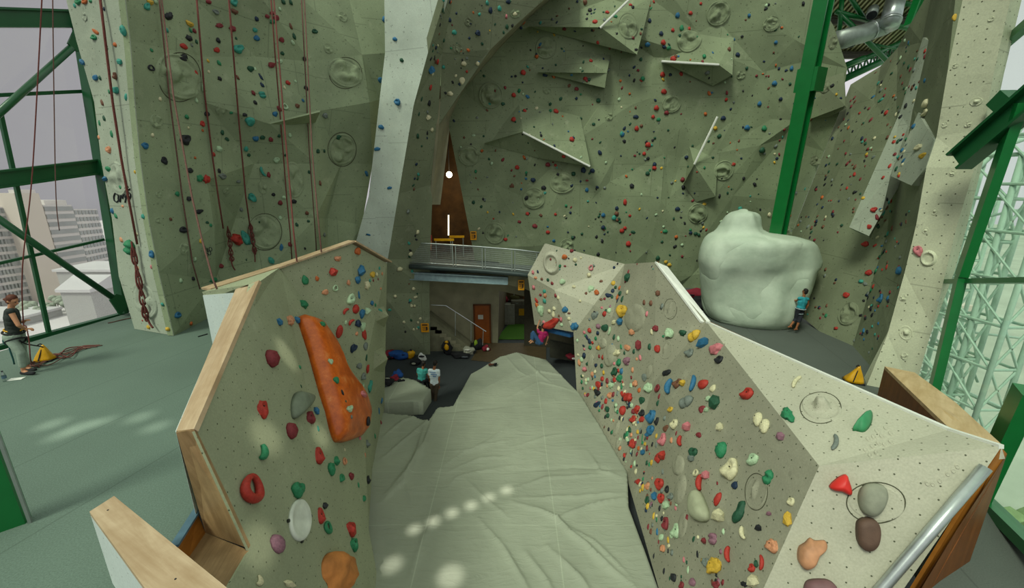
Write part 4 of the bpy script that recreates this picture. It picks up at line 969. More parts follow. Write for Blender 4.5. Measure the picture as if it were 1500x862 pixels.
for i, (a, b, Y, lab) in enumerate((((1385, 330), (1530, 300), 14.5, 'highest'), ((1365, 480), (1530, 500), 14.5, 'second'), ((1350, 545), (1530, 625), 14.5, 'lowest'))):
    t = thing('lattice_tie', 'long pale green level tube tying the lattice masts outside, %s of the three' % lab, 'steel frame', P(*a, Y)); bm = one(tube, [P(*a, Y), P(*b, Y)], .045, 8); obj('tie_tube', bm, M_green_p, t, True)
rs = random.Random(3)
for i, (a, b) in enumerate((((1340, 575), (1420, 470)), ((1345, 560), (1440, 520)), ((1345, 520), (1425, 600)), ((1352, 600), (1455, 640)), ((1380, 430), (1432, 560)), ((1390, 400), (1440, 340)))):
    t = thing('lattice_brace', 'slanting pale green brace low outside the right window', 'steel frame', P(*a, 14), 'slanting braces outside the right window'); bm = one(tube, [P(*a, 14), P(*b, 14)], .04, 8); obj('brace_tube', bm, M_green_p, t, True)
a = P(1385, 455, 40); t = thing('pale_shed', 'pale boxy building beyond the steelwork outside the right window', 'building', (a.x, 40, -12))
bm = bmesh.new(); prism(bm, [(a.x-6, 40), (a.x+2, 40), (a.x+3, 48), (a.x-6, 48)], -12, a.z); obj('walls', bm, M_hotel, t)
bm = bmesh.new(); prism(bm, [(a.x-6.4, 39.6), (a.x+2.4, 39.6), (a.x+3.4, 48.4), (a.x-6.4, 48.4)], a.z, a.z+.6); obj('roof_slab', bm, M_hotel_t, t)
# hedge of round shrubs outside, seen between the steelwork
h0 = None
for i in range(9):
    p = PZ(1345+i*16, 545+i*13, -11.9) if False else Vector((15.5+i*2.6, 19-i*1.4, -12))
    if h0 is None:
        h0 = thing('shrub', 'round pale green shrub in the row outside the right window', 'shrub', p, 'shrubs outside the right window'); bm = bmesh.new()
        for q in range(8): bmesh.ops.create_icosphere(bm, subdivisions=2, radius=rs.uniform(.6, .9), matrix=Matrix.Translation((rs.uniform(-.7, .7), rs.uniform(-.6, .6), rs.uniform(.3, 1.4))))
        for v in bm.verts: v.co += Vector((noise.noise(v.co*2.3), noise.noise(v.co*2.3+Vector((5, 0, 0))), noise.noise(v.co*2.3+Vector((0, 5, 0)))))*.3
        sc_ = obj('foliage', bm, plain('pale_shrub', '#8fa878', .95, .25, 1.2), h0, True, local=True)
    else:
        t = h0.copy(); COL.objects.link(t); t.location = p; c2_ = sc_.copy(); COL.objects.link(c2_); c2_.parent = t
# ================================================================== climbing holds
bpy.context.view_layer.update()
def make_bvh():
    V_, F_ = [], []
    for o in SURF:
        M = o.matrix_world; b = len(V_); V_ += [M @ v.co for v in o.data.vertices]; F_ += [tuple(b+i for i in p.vertices) for p in o.data.polygons]
    return BVHTree.FromPolygons(V_, F_)
BV = make_bvh()
def hit(px, py):
    d = ray(px, py).normalized(); h = BV.ray_cast(EYE, d)
    if h[0] is None: return None
    n = h[1].normalized(); n = -n if n.dot(d) > 0 else n
    return h[0], n
PAL = dict(R=('red', '#a8352b'), O=('orange', '#b5602f'), M=('maroon', '#7c2f34'), K=('pink', '#c4767c'), P=('peach', '#c78c68'), G=('green', '#2c7d55'), D=('dark green', '#24503a'), T=('teal', '#3a9080'), N=('pale green', '#a9c4a0'), B=('blue', '#2f6a8f'), V=('navy', '#1f3148'),
           Y=('yellow', '#c9a53c'), C=('cream', '#cdc9a4'), A=('grey', '#717b74'), X=('black', '#24272a'), W=('brown', '#6e4a38'), U=('mauve', '#8a6472'))
HM = {k: plain('hold_'+v[0].replace(' ', '_'), v[1], .55, .16, 9, .35) for k, v in PAL.items()}
M_bolt = plain('bolt_steel', '#3c403e', .35, .05, 5, 0, .8)
def ico(sub): bm = bmesh.new(); bmesh.ops.create_icosphere(bm, subdivisions=sub, radius=.5); return bm
def hold_mesh(kind, seed):
    r = random.Random(seed); off = Vector((seed*3.1, seed*1.7, seed)); smooth = True
    if kind == 'ring':
        bm = bmesh.new(); pts = [Vector((.34*math.cos(a)*(1-.28*math.sin(a)), .40*math.sin(a), .13)) for a in [2*PI*k/22 for k in range(22)]]
        rr = [.13-.035*math.sin(2*PI*k/22) for k in range(22)]; tube(bm, pts, rr, 10, False, True)
    elif kind == 'horn':
        bm = bmesh.new(); n = 12; pts = [Vector((.34*math.cos(a)-.1, .44*math.sin(a), .13)) for a in [-1.25+2.5*k/n for k in range(n+1)]]
        tube(bm, pts, [.05+.13*math.sin(PI*(.12+.76*k/n)) for k in range(n+1)], 10)
    elif kind == 'wedge':
        bm = ico(1); smooth = False
        for v in bm.verts:
            v.co *= r.uniform(.8, 1.15); v.co.x *= 1-.5*max(0, v.co.y); v.co.z = max(0, v.co.z*1.1+.05)
    elif kind == 'twin':
        bm = ico(3)
        for v in bm.verts:
            v.co.z = max(0, v.co.z); g_ = math.exp(-(v.co.x/.09)**2); v.co.z *= 1-.75*g_; v.co.y *= 1-.25*g_; v.co += v.co.normalized()*noise.noise(v.co*5+off)*.05
    elif kind == 'bite':      # incut jug: deep scoop under a rounded lip
        bm = ico(3)
        for v in bm.verts:
            v.co += v.co.normalized()*noise.noise(v.co*2.2+off)*.2
            q = math.exp(-((v.co.x/.3)**2+((v.co.y-.12)/.17)**2)); v.co.z = max(0, v.co.z*(1-.8*q))
            if v.co.y < -.05: v.co.z *= 1.15
    elif kind == 'ribbed':
        bm = ico(3)
        for v in bm.verts: v.co.z = max(0, v.co.z)*(1+.16*math.sin(v.co.y*26)); v.co.x *= 1+.06*math.sin(v.co.y*26)
    elif kind == 'lumpy':
        bm = ico(3)
        for v in bm.verts:
            c = noise.cell(v.co*2.6+off)*.0; v.co += v.co.normalized()*(noise.noise(v.co*4.2+off)*.26+noise.noise(v.co*1.8+off)*.16+c); v.co.z = max(0, v.co.z)
    else:                     # rounded pebble
        bm = ico(3)
        for v in bm.verts:
            v.co += v.co.normalized()*noise.noise(v.co*1.7+off)*.22; v.co.z = max(0, v.co.z); v.co.z = min(v.co.z, .42+.12*v.co.x)
    me = bpy.data.meshes.new('hold_'+kind); bm.to_mesh(me); bm.free(); me.materials.append(HM['R'])
    for p in me.polygons: p.use_smooth = smooth
    return me
KINDS = ['pebble', 'bite', 'wedge', 'lumpy', 'ring', 'horn', 'twin', 'ribbed']
ADJ = dict(pebble='rounded', bite='scooped', wedge='angular', lumpy='knobbly', ring='ring-shaped', horn='crescent-shaped', twin='two-lobed', ribbed='ribbed')
HMESH = {k: [hold_mesh(k, i+1) for i in range(3)] for k in KINDS}
bmb = bmesh.new(); lathe(bmb, [(0, .5), (.5, .5), (.5, 0)], 10); BOLT = bpy.data.meshes.new('bolt'); bmb.to_mesh(BOLT); bmb.free(); BOLT.materials.append(M_bolt)
CAMR = Vector((1, 0, 0))
def frame_at(n, rot, p=None):
    """axes on the wall: x level as the photographer sees it, y up the wall; how much each is foreshortened"""
    e1 = n.orthogonal().normalized(); e2 = n.cross(e1); fx = fy = 1.0
    if p is None: x = CAMR-n*CAMR.dot(n); x = x.normalized() if x.length > .1 else e1
    else:
        a0 = pix(p); a1 = pix(p+e1*.01); a2 = pix(p+e2*.01); j = (a1[0]-a0[0], a2[0]-a0[0], a1[1]-a0[1], a2[1]-a0[1]); det = j[0]*j[3]-j[1]*j[2]
        x = (e1*j[3]-e2*j[2])*(1 if det > 0 else -1); x.normalize()
    y = n.cross(x)
    if y.dot(Vector((0, sn, cs))) < 0: x, y = -x, -y
    if p is not None:
        k = depth(p)/FPX/.01; b1 = pix(p+x*.01); b2 = pix(p+y*.01)
        fx = max(.55, min(1.3, math.hypot(b1[0]-a0[0], b1[1]-a0[1])*k)); fy = max(.55, min(1.3, math.hypot(b2[0]-a0[0], b2[1]-a0[1])*k))
    M = Matrix((x, y, n)).transposed()
    return (M @ Matrix.Rotation(rot, 3, 'Z')), fx, fy
def put_hold(px, py, w_, h_, col, kind, seed, rot=0.0, label='', group=None, bolt=True, deep=1.0):
    hn = hit(px, py)
    if hn is None: return None
    p, n = hn; t = depth(p); R_, fx, fy = frame_at(n, rot, p); sx, sy = w_*t/FPX/fx*1.05, h_*t/FPX/fy*1.05
    o = bpy.data.objects.new('climbing_hold', HMESH[kind][seed % 3]); COL.objects.link(o)
    o.material_slots[0].link = 'OBJECT'; o.material_slots[0].material = HM[col]
    sz = min(sx, sy)*.95*deep if kind not in ('ring', 'horn') else min(sx, sy)*1.1
    M = R_.to_4x4() @ Matrix.Diagonal((sx, sy, sz, 1)); o.matrix_world = Matrix.Translation(p-n*.004) @ M
    tag(o, label, 'climbing hold', group)
    if bolt and max(w_, h_) >= 15 and kind in ('pebble', 'bite', 'lumpy', 'ribbed'):
        b = bpy.data.objects.new('bolt', BOLT); COL.objects.link(b); b.parent = o
        zz = {'pebble': .38, 'bite': .2, 'lumpy': .44, 'ribbed': .46}[kind]; k = .022
        b.location = (0, .1, zz); b.scale = (k/sx, k/sy, .1)
    return o
# ------------------------------------------------------------------ the big special holds
def outline_hold(name, label, pts, prof, mat, rough=.0, surf=False, smooth=True):
    """a big moulded hold: its outline lies on the wall, 'prof' = (inset, height in metres) rings"""
    hs = [hit(*q) for q in pts]; P0 = [h[0] for h in hs]; n = sum((h[1] for h in hs), Vector()).normalized(); c = sum(P0, Vector())/len(P0)
    t_ = thing(name, label, 'climbing hold', c); bm = bmesh.new(); m = len(P0); rings = []
    fine = []
    for i in range(m):          # rounded outline
        a, b, c1, d1 = P0[i-1], P0[i], P0[(i+1) % m], P0[(i+2) % m]
        for u in (0, .25, .5, .75):
            fine.append(.5*((2*b)+(c1-a)*u+(2*a-5*b+4*c1-d1)*u*u+(3*b-a-3*c1+d1)*u**3))
    for ins, h in prof:
        rings.append([bm.verts.new(c.lerp(q, 1-ins)+n*(h+rough*noise.noise(q.lerp(c, ins)*3)*(h > 0))) for q in fine])
    k = len(fine)
    for A, B in zip(rings, rings[1:]):
        for i in range(k): bm.faces.new((A[i], A[(i+1) % k], B[(i+1) % k], B[i]))
    ct = bm.verts.new(c+n*prof[-1][1]*1.03)
    for i in range(k): bm.faces.new((rings[-1][i], rings[-1][(i+1) % k], ct))
    bm.faces.new(list(reversed(rings[0]))); bmesh.ops.recalc_face_normals(bm, faces=bm.faces)
    o = obj('hold_body', bm, mat, t_, smooth)
    if surf: SURF.append(o)
    return t_, c, n
M_org = NT('orange_fibreglass', .35, 0, .5); f_ = M_org.noise(3.5, 6, rough=.7)
M_org.color(M_org.ramp(f_, [(.35, rgb('#a9480c')), (.55, rgb('#c95f10')), (.72, rgb('#d98a4c'))])); M_org = M_org.m
orange, oc, on_ = outline_hold('climbing_volume', 'very big orange teardrop volume hanging on the smaller block', [(436, 468), (448, 466), (461, 480), (490, 543), (522, 585), (531, 606), (529, 635), (514, 645), (496, 649), (485, 640), (468, 580), (450, 515)], [(0, 0), (0, .12), (.08, .3), (.3, .42), (.6, .48)], M_org, .03, True)
for q in ((504, 585), (498, 560)):
    pass
bpy.context.view_layer.update(); BV = make_bvh()
wpl, pc, pn = outline_hold('climbing_hold', 'white oval dish-shaped plate below a green jug on the smaller block', [(438+16*math.cos(a), 763-31.5*math.sin(a)) for a in [2*PI*k/10 for k in range(10)]], [(0, 0), (.02, .03), (.12, .05), (.3, .02), (.6, .01)], plain('white_plate', '#cfd6c8', .5, .1, 5))
for q in ((421, 764), (454, 757), (441, 794)):
    h_ = hit(*q); b = bpy.data.objects.new('bolt', BOLT); COL.objects.link(b); b.parent = wpl; b.matrix_world = Matrix.Translation(h_[0]-pc) @ frame_at(h_[1], 0)[0].to_4x4() @ Matrix.Diagonal((.05, .05, .06, 1))
lump = plain('orange_sandstone', '#c47f42', .7, .25, 2.5, .4)
outline_hold('climbing_hold', 'large lumpy orange sandstone-like hold at the bottom of the smaller block', [(472, 845), (471, 825), (478, 812), (490, 809), (500, 812), (512, 822), (516, 840), (514, 860), (500, 872), (484, 868), (478, 855)], [(0, 0), (.03, .06), (.15, .14), (.4, .19), (.7, .2)], lump, .16)
outline_hold('climbing_hold', 'big blunt grey-green stone hold at the fold of the smaller block', [(427, 611), (426, 590), (434, 575), (452, 580), (453, 590), (440, 606), (432, 614)], [(0, 0), (.03, .08), (.2, .15), (.55, .19)], plain('grey_stone_hold', '#6f7a68', .7, .15, 5, .3), .04)
outline_hold('climbing_hold', 'big grey river-stone hold inside the ring plate on the nearest panel', [(1256, 735), (1258, 718), (1268, 709), (1284, 708), (1296, 714), (1298, 728), (1288, 748), (1276, 756), (1262, 750)], [(0, 0), (.02, .07), (.12, .13), (.4, .17), (.7, .18)], plain('river_stone', '#8d917f', .7, .15, 5, .25), .03)
outline_hold('climbing_hold', 'large brown slab hold with a bolt hole below the grey river-stone', [(1254, 790), (1253, 768), (1258, 760), (1270, 757), (1282, 762), (1287, 775), (1284, 795), (1274, 805), (1262, 803)], [(0, 0), (.02, .08), (.1, .12), (.5, .13)], plain('brown_stone_hold', '#5f4a3e', .65, .15, 5, .25), .01)
outline_hold('climbing_hold', 'bright red three-sided hold beside the ring plate on the nearest panel', [(1214, 712), (1226, 700), (1238, 695), (1242, 702), (1247, 720), (1243, 725), (1232, 720), (1220, 718)], [(0, 0), (.04, .06), (.35, .11), (.75, .13)], plain('bright_red_hold', '#d0302a', .45, .06, 6), 0)
outline_hold('climbing_hold', 'curled peach and orange hold low on the nearest panel', [(1168, 820), (1169, 802), (1178, 795), (1186, 788), (1194, 792), (1208, 792), (1212, 802), (1204, 808), (1198, 812), (1190, 828), (1178, 832)], [(0, 0), (.04, .07), (.2, .13), (.5, .15)], plain('peach_swirl', '#bd8a66', .55, .28, 3), .1)
outline_hold('climbing_hold', 'long mauve hold at the very bottom of the nearest panel', [(1176, 866), (1180, 852), (1192, 848), (1212, 849), (1224, 858), (1226, 868), (1200, 878), (1180, 876)], [(0, 0), (.03, .07), (.3, .12), (.6, .13)], plain('mauve_hold', '#7a5a5c', .6, .15, 5, .2), .02)
outline_hold('climbing_hold', 'big green pyramid hold on the shoulder panel near its outer edge', [(1250, 629), (1276, 604), (1277, 620), (1267, 633), (1254, 632)], [(0, 0), (.1, .06), (.5, .13), (.9, .16)], plain('green_pyramid', '#3a8a5c', .55, .1, 5), 0)
outline_hold('climbing_hold', 'upper fat teardrop-shaped pale stone hold low on the larger block', [(1016, 735), (1020, 722), (1026, 720), (1033, 732), (1040, 752), (1038, 764), (1028, 766), (1018, 758)], [(0, 0), (.03, .08), (.2, .16), (.5, .2)], plain('pale_stone_hold', '#a3a88c', .75, .12, 4, .2), .02)
# ------------------------------------------------------------------ hold lists : px py w h colour [kind] [rot deg]
def L(s): return [tuple(q.split()) for q in s.strip().split(',')]
H = {}
H['end'] = L('''110 8 5 6 T,115 3 7 8 G,124 2 9 8 O,133 1 6 5 G,153 13 4 6 V,181 45 8 17 T ribbed,140 46 9 6 O,138 55 7 8 G,169 65 6 6 O,157 70 4 5 G,121 91 7 9 B,176 91 7 10 T,169 111 5 11 W,140 114 7 8 B,147 114 5 6 D,170 132 8 10 T,185 142 5 10 T,160 134 4 7 G,150 150 5 9 W,
146 180 4 8 G,153 173 5 8 D,164 196 5 10 G,145 201 4 6 P,160 219 5 11 P,143 226 4 8 B,160 248 6 9 G,155 262 6 9 B,177 274 5 6 G,198 252 4 5 Y,180 302 5 4 P,165 309 6 8 B,170 316 5 8 G,210 317 5 7 T,192 363 14 20 G twin 70,222 372 7 11 B,178 351 5 8 P,202 393 5 7 P,222 391 4 6 K,238 446 4 6 T,209 470 3 3 R,218 479 6 6 Y,246 482 6 6 Y,201 343 4 5 C''')
H['rope'] = L('''215 9 9 11 T,220 3 8 9 Y lumpy,228 2 7 7 N,247 23 11 12 X,245 44 5 6 T,222 73 5 5 G,221 99 10 9 X ring,269 68 10 9 R,268 84 11 11 X,276 56 8 9 X,278 35 9 9 Y lumpy,279 44 5 7 G,285 45 7 6 M,286 107 7 10 R,235 145 5 6 C,288 147 5 7 N,281 66 4 5 A,288 61 5 6 D,
306 2 8 6 M,343 3 9 12 T,316 17 9 8 A,344 17 9 8 W,321 37 10 7 M,340 42 9 9 M lumpy,320 59 7 7 X,317 73 8 8 R,349 71 14 14 T bite,376 27 6 6 V,373 44 8 8 T,376 56 8 9 B,399 19 9 7 M,391 24 8 7 M,404 26 9 8 M,399 32 8 7 G,415 2 7 7 D,426 3 6 7 D,410 13 5 5 N,426 38 5 8 W,412 58 7 8 M,431 53 6 8 D,429 62 5 7 N,414 78 6 5 D,410 90 8 7 N,397 95 12 10 M wedge,461 46 8 7 D,446 86 6 6 X,449 129 7 6 X,367 101 8 10 D,374 101 4 5 N,382 112 4 10 V,384 124 5 7 V,384 139 8 13 T twin 90,371 136 7 7 M,374 150 6 6 X,422 121 7 6 R,433 119 4 4 N,417 128 4 5 C,417 156 9 9 N ring,435 155 7 8 W,444 147 4 5 B,409 159 6 8 M,403 167 7 8 B,321 92 6 7 G,305 89 4 5 Y,306 105 4 4 C,322 115 6 6 X,348 113 5 7 W,293 126 7 19 N horn,303 167 7 8 X,359 168 7 5 X,339 165 5 4 G,346 56 4 4 D,
212 213 9 10 B,224 198 5 6 C,240 235 8 12 X,274 171 7 6 G,271 204 13 16 X bite,296 181 6 9 R,278 250 8 8 X,292 262 8 10 G,301 263 9 12 R,276 291 8 8 X,260 284 7 7 G bite,292 310 10 7 X,250 321 5 5 W,304 326 6 4 D,286 231 4 4 O,276 187 4 4 C,297 191 4 4 O,326 194 6 7 D,366 177 13 13 T,333 204 8 5 D,375 203 8 8 B,385 201 7 6 D,397 204 6 7 M,361 218 6 8 T,365 227 5 5 D,409 199 5 5 D,425 198 6 6 N,436 174 5 5 C,476 169 7 8 A,320 218 10 9 N,313 226 6 6 R,405 234 8 9 N,321 250 6 7 X wedge,326 258 10 8 A bite,350 266 9 5 A,386 251 11 15 T horn 200,394 256 5 8 M,369 289 11 13 T,401 285 5 5 X,411 297 6 7 M,431 295 7 6 X,416 289 5 5 N,453 252 4 5 D,466 221 7 6 D,475 221 5 5 D,496 201 7 8 D,469 268 5 7 W,450 312 5 6 W,411 319 5 6 N,382 324 5 8 D,419 227 5 4 D,354 307 4 6 A,452 324 4 4 D,
268 337 10 9 X,294 353 5 7 Y,286 380 5 7 N,283 408 6 6 X ring,260 462 8 9 B,280 474 6 6 O,265 411 6 7 N,312 411 10 7 G lumpy,309 330 5 5 G,345 351 14 15 R lumpy,360 349 11 21 T bite,323 390 8 7 M,397 382 10 12 T,412 362 6 12 B,408 335 5 7 M,475 344 7 6 A,425 358 5 7 M,447 364 3 4 X,351 407 5 6 X,412 390 4 4 D,373 402 5 3 D,361 381 3 3 D,435 329 4 6 D''')
H['rib'] = L('579 57 7 5 B,589 88 6 5 D,582 149 9 10 B,559 186 8 6 B,553 218 9 5 B,571 275 7 4 B,557 117 6 9 B,563 28 5 8 B,537 254 5 9 B,540 344 7 3 B')
H['ribside'] = L('''659 29 5 6 V,650 59 6 5 D,666 47 7 6 T,631 102 7 14 B wedge,641 90 6 8 R,650 98 5 5 T,680 93 8 6 C,700 93 6 6 C,677 118 7 11 C,660 137 8 6 C,627 172 6 9 C,633 190 7 6 C,631 128 5 8 R,629 151 6 8 X,612 199 5 8 D,618 145 3 7 D,614 167 3 6 D,700 48 7 8 V,719 15 6 8 V,732 12 6 7 T,745 2 7 6 V,755 20 8 5 C,743 39 5 6 D,742 24 4 6 K,714 4 5 6 T,
598 310 6 7 A,612 340 6 7 C,602 372 6 7 C,586 394 8 6 C,604 397 4 5 T,606 423 5 5 C,579 434 5 5 C,571 454 5 4 T,601 440 4 5 T,592 472 4 4 C,603 448 4 5 C,613 480 4 4 T,616 467 4 4 C''')
H['flank'] = L('''495 379 9 8 P,487 398 13 14 R wedge,464 408 6 9 O,447 411 9 15 G,511 414 6 8 P,491 422 8 9 N ring,476 428 9 8 P,514 439 10 16 N,444 447 10 13 G lumpy,521 453 12 10 R ribbed 90,507 457 11 11 R horn 140,515 473 10 11 R horn 140,524 474 6 11 V,507 473 4 7 N,523 489 5 6 P,472 476 9 10 G,497 486 9 19 R ribbed,518 510 8 14 V bite,526 536 7 9 A,532 552 6 10 A,408 473 9 13 B wedge,424 471 14 14 P lumpy,434 469 6 13 B,439 538 7 6 G,484 530 6 9 N,492 557 7 10 G,502 575 4 9 X,512 599 8 10 N,515 611 5 6 A,507 588 3 4 D,
532 578 10 9 K,532 564 5 8 N,538 617 7 13 X ring,537 651 7 11 A,527 642 8 6 K,441 566 4 6 D,462 603 7 13 B,466 628 5 9 T,492 676 7 13 G,504 676 8 10 P ring,514 698 8 11 M,500 701 8 11 G bite,525 711 5 8 G,533 731 6 9 G,538 703 8 12 X,505 659 4 5 C,535 667 4 7 P''')
H['front'] = L('''383 599 11 27 R bite -12,453 612 10 19 M bite,425 632 12 24 M ribbed 15,380 662 20 24 G horn -25,365 716 29 40 R ring -12,466 669 10 24 R bite,484 687 9 20 G bite,435 718 16 24 G bite,475 742 7 12 X,469 757 8 23 R bite,479 773 13 17 G ring,513 775 13 21 R bite -25,517 798 10 20 G bite,405 798 19 24 U ribbed -25,376 850 20 15 C horn,423 856 18 12 C,396 526 14 26 M ribbed''')
H['side'] = L('''523 368 7 11 O,528 397 9 20 B wedge,524 410 6 12 B,526 432 4 12 B,545 402 6 9 Y,552 402 5 6 C,560 401 4 5 P,556 393 4 5 T,542 411 4 5 T,547 411 3 4 M,554 409 3 4 M,558 423 4 4 P,537 419 6 12 C,545 444 7 7 B,550 447 4 5 G,557 455 7 6 T,537 456 8 12 N,530 459 6 14 B,531 478 6 14 N,533 490 5 16 R,535 507 5 12 A,537 524 4 10 D,538 540 4 14 R,541 566 5 18 T,559 587 5 9 B,555 602 4 10 B,558 621 5 10 M,549 639 5 8 G''')
H['crest'] = L('''827 376 9 8 O,866 392 7 8 K ring,843 381 6 6 C,863 403 6 7 C,824 413 8 8 N,841 420 5 5 C,819 389 7 7 G,816 384 3 6 M,828 390 4 3 M,807 380 3 4 M,874 429 8 9 O wedge,866 423 7 10 N,859 430 4 4 W,881 412 5 4 W,850 441 4 4 C,828 454 8 9 B,834 459 5 3 W,834 467 5 5 C,814 433 4 6 M,818 436 4 6 C,809 415 4 5 M,803 410 4 5 D,794 409 4 4 W,781 399 4 6 K,788 398 3 5 V,785 407 5 4 P,842 479 11 11 B''')
H['arch'] = L('''782 421 5 7 K,798 427 5 6 T,799 433 5 7 P,792 432 4 4 M,798 441 5 7 T,786 440 4 8 R,787 447 5 9 O,812 452 5 6 C,805 456 6 6 C,811 461 5 10 C,793 455 8 18 N,808 474 20 13 R bite 20,822 468 5 8 K,819 463 3 4 W,797 472 5 5 K,823 476 5 5 N''')
H['gully'] = L('''921 398 4 6 M,920 407 8 13 D wedge -20,917 411 4 8 M,899 415 6 7 Y,902 421 4 6 D,908 422 5 6 O,919 428 5 8 C,909 430 7 7 D,898 426 5 7 V,892 433 9 6 V,897 435 4 6 D,905 435 5 9 O,912 438 5 10 D,905 440 3 8 V,881 439 5 4 W,886 438 4 4 M,871 463 7 11 A,886 460 6 8 R,888 455 4 5 D,893 455 6 8 N,882 451 4 4 K,894 449 3 5 U,871 458 4 5 X,875 459 5 6 A,864 468 4 4 A''')
H['main'] = L('''913 455 10 19 Y bite,909 471 8 12 B,900 472 7 8 C,926 487 9 10 P,944 443 5 8 W,954 444 6 8 W,948 460 5 8 K,955 486 5 9 C,886 480 10 10 D,864 484 6 7 R,893 485 5 12 N horn,900 494 5 8 D,906 496 5 9 N ring,876 488 5 6 V,856 487 4 5 K,860 494 4 8 V,877 478 7 7 U,
964 430 7 9 W,970 449 5 10 A wedge,961 481 8 8 M lumpy,981 488 11 14 N lumpy,1001 488 9 9 D lumpy,1018 493 13 18 Y twin 30,1032 503 15 18 B wedge,1050 512 13 17 K lumpy,1054 527 10 12 X,1011 518 9 13 A bite,963 511 8 11 R,952 508 6 9 D,972 493 4 4 G,
936 506 8 16 M wedge,919 509 9 8 P,929 515 5 7 D,915 517 4 6 D,897 507 5 7 B,910 508 4 8 G,904 518 9 10 C lumpy,907 532 5 11 G,919 529 8 12 U lumpy,927 542 5 8 P,938 524 5 9 K,933 526 4 5 P,945 553 6 12 A,925 553 4 6 M,931 563 6 10 P,925 565 6 7 N,951 568 10 13 N lumpy,937 572 6 7 O,909 554 6 10 G,911 566 4 10 G,901 557 7 7 R,911 544 6 9 B,901 545 6 12 D,897 548 4 5 B,883 555 7 7 R,890 558 6 8 M,877 563 8 9 R,882 563 5 6 V,896 565 6 10 N,857 541 7 9 K,868 548 6 7 P,856 521 6 9 V,849 531 5 10 P,882 536 6 7 D,878 522 4 6 M,875 510 4 5 O,864 500 5 8 V,868 502 4 5 R,873 496 4 6 G,858 492 4 4 G,847 520 4 4 C,846 499 4 5 N,854 551 4 5 C,862 556 5 6 N,859 561 5 6 N,868 568 4 6 N,854 569 4 5 D,894 579 7 9 P,888 586 4 7 K,875 593 8 8 V,914 578 7 8 R,921 584 10 14 R lumpy,913 585 5 7 X,905 576 4 9 A,876 576 8 9 X,898 587 5 4 B,941 587 6 11 D,883 596 5 8 M,901 595 3 6 D,
913 602 7 14 R ribbed,934 600 6 13 R,890 600 7 9 D,905 604 4 6 G,891 609 7 7 D,887 611 4 6 X,941 606 6 10 X,941 615 7 9 R,928 615 6 11 R,956 610 11 20 B bite,963 617 5 12 X,955 630 8 15 B,949 636 7 9 B,939 631 6 9 A,974 613 6 7 A,976 628 7 9 W,972 645 8 18 K bite,962 639 5 7 Y,956 651 5 7 X,962 651 5 10 A,928 650 7 13 R lumpy,921 649 4 7 X,936 657 6 7 O,943 663 7 10 B,941 642 3 14 G,935 641 4 7 M,922 628 4 9 Y,915 639 4 9 D,892 629 4 6 X,915 667 5 7 R,925 684 5 5 R,930 679 5 9 N,948 678 6 8 D,955 678 6 8 Y,972 668 9 17 R,965 672 7 16 R,971 691 5 9 A,968 709 9 18 R bite,936 706 7 10 R,949 713 7 10 P,960 727 7 15 B,970 730 7 15 R bite,949 733 6 11 D ring,938 719 5 7 Y,978 717 6 10 X ring,932 691 6 8 C,926 664 3 10 X,
977 547 12 10 X twin 10,984 567 13 24 B horn 200,993 563 7 15 W,1001 562 8 12 Y,1015 563 10 26 B horn,1031 564 11 14 R ribbed,1045 570 6 12 C,1006 590 16 18 A twin 20,964 569 8 11 M ring,966 581 5 8 M,964 591 6 8 D,982 600 9 8 Y,1048 590 16 20 D wedge -35,1038 585 8 9 N,1029 600 6 11 M,1036 601 7 9 N,1096 578 13 17 R,1111 615 10 22 C ribbed 15,1121 625 11 22 C ribbed 10,989 621 8 15 C bite,1008 626 10 17 K wedge,1056 626 9 14 C wedge,984 645 6 9 P,999 646 11 16 R horn 200,1024 638 7 8 M,1017 663 8 15 D,1014 671 9 13 A,1058 660 12 24 G ribbed,1104 674 13 16 N bite,991 635 4 7 M,
1020 693 8 10 C ring,1029 708 13 23 R horn 180,1035 696 11 15 K,1072 689 16 31 C bite,1051 708 4 6 M,1077 712 7 12 V,1052 732 13 11 R ribbed 60,1084 751 20 17 D bite 60,1055 756 17 24 C wedge,1091 781 12 20 C horn 200,1112 774 10 12 X,976 767 8 19 M,992 779 9 21 N bite,1032 793 7 11 M wedge,1045 790 9 21 U twin 90,1056 808 6 8 U,1022 812 5 10 X,1070 813 12 23 R horn 180,1048 830 18 22 Y lumpy,1035 824 7 14 A,987 846 8 12 X,973 837 5 8 X,1015 854 8 13 U,1050 857 8 12 M,999 858 6 10 M,1102 833 8 12 R,1115 825 11 22 R horn,1108 826 6 14 D,1104 851 17 21 C,1090 857 9 8 X,1060 779 6 8 N,983 728 7 10 A,977 740 10 14 N,947 747 6 8 V,958 815 4 7 X,1002 820 5 8 K,972 804 6 10 P,979 791 5 10 Y,969 788 7 9 N,965 794 4 6 M,990 744 5 8 K,1008 835 5 10 N,950 772 5 8 M,954 779 6 8 W,963 779 5 10 B,958 756 5 10 Y,962 761 4 9 G,
1144 640 13 13 U wedge,1126 700 16 17 G twin 60,1127 753 8 8 U,1155 760 12 26 Y wedge,1159 735 10 12 C,1133 800 15 18 P lumpy''')
H['shoulder'] = L('1169 561 17 19 C horn 160,1154 609 17 19 G lumpy,1220 649 20 26 A horn -20')
H['column'] = L('1345 367 11 17 K bite,1398 25 6 12 Y')
H['fold'] = L('''1280 307 9 8 R,1273 332 8 8 R,1268 358 9 8 R,1273 400 9 9 R,1240 432 9 8 R,1225 481 6 5 R,1299 165 6 7 R,1339 185 7 7 B,1322 220 6 7 B,1352 228 7 9 Y,1346 216 9 10 C,1356 165 8 10 C,1357 152 7 14 C,1318 397 6 13 B,1291 438 5 13 B,1301 437 5 8 B,1287 474 4 5 B,1355 118 5 6 B,1262 412 6 6 T,1205 289 5 6 O,1265 290 5 5 Y,1310 208 5 5 R,1294 260 4 6 R,1304 243 4 7 R,1285 318 4 9 M''')
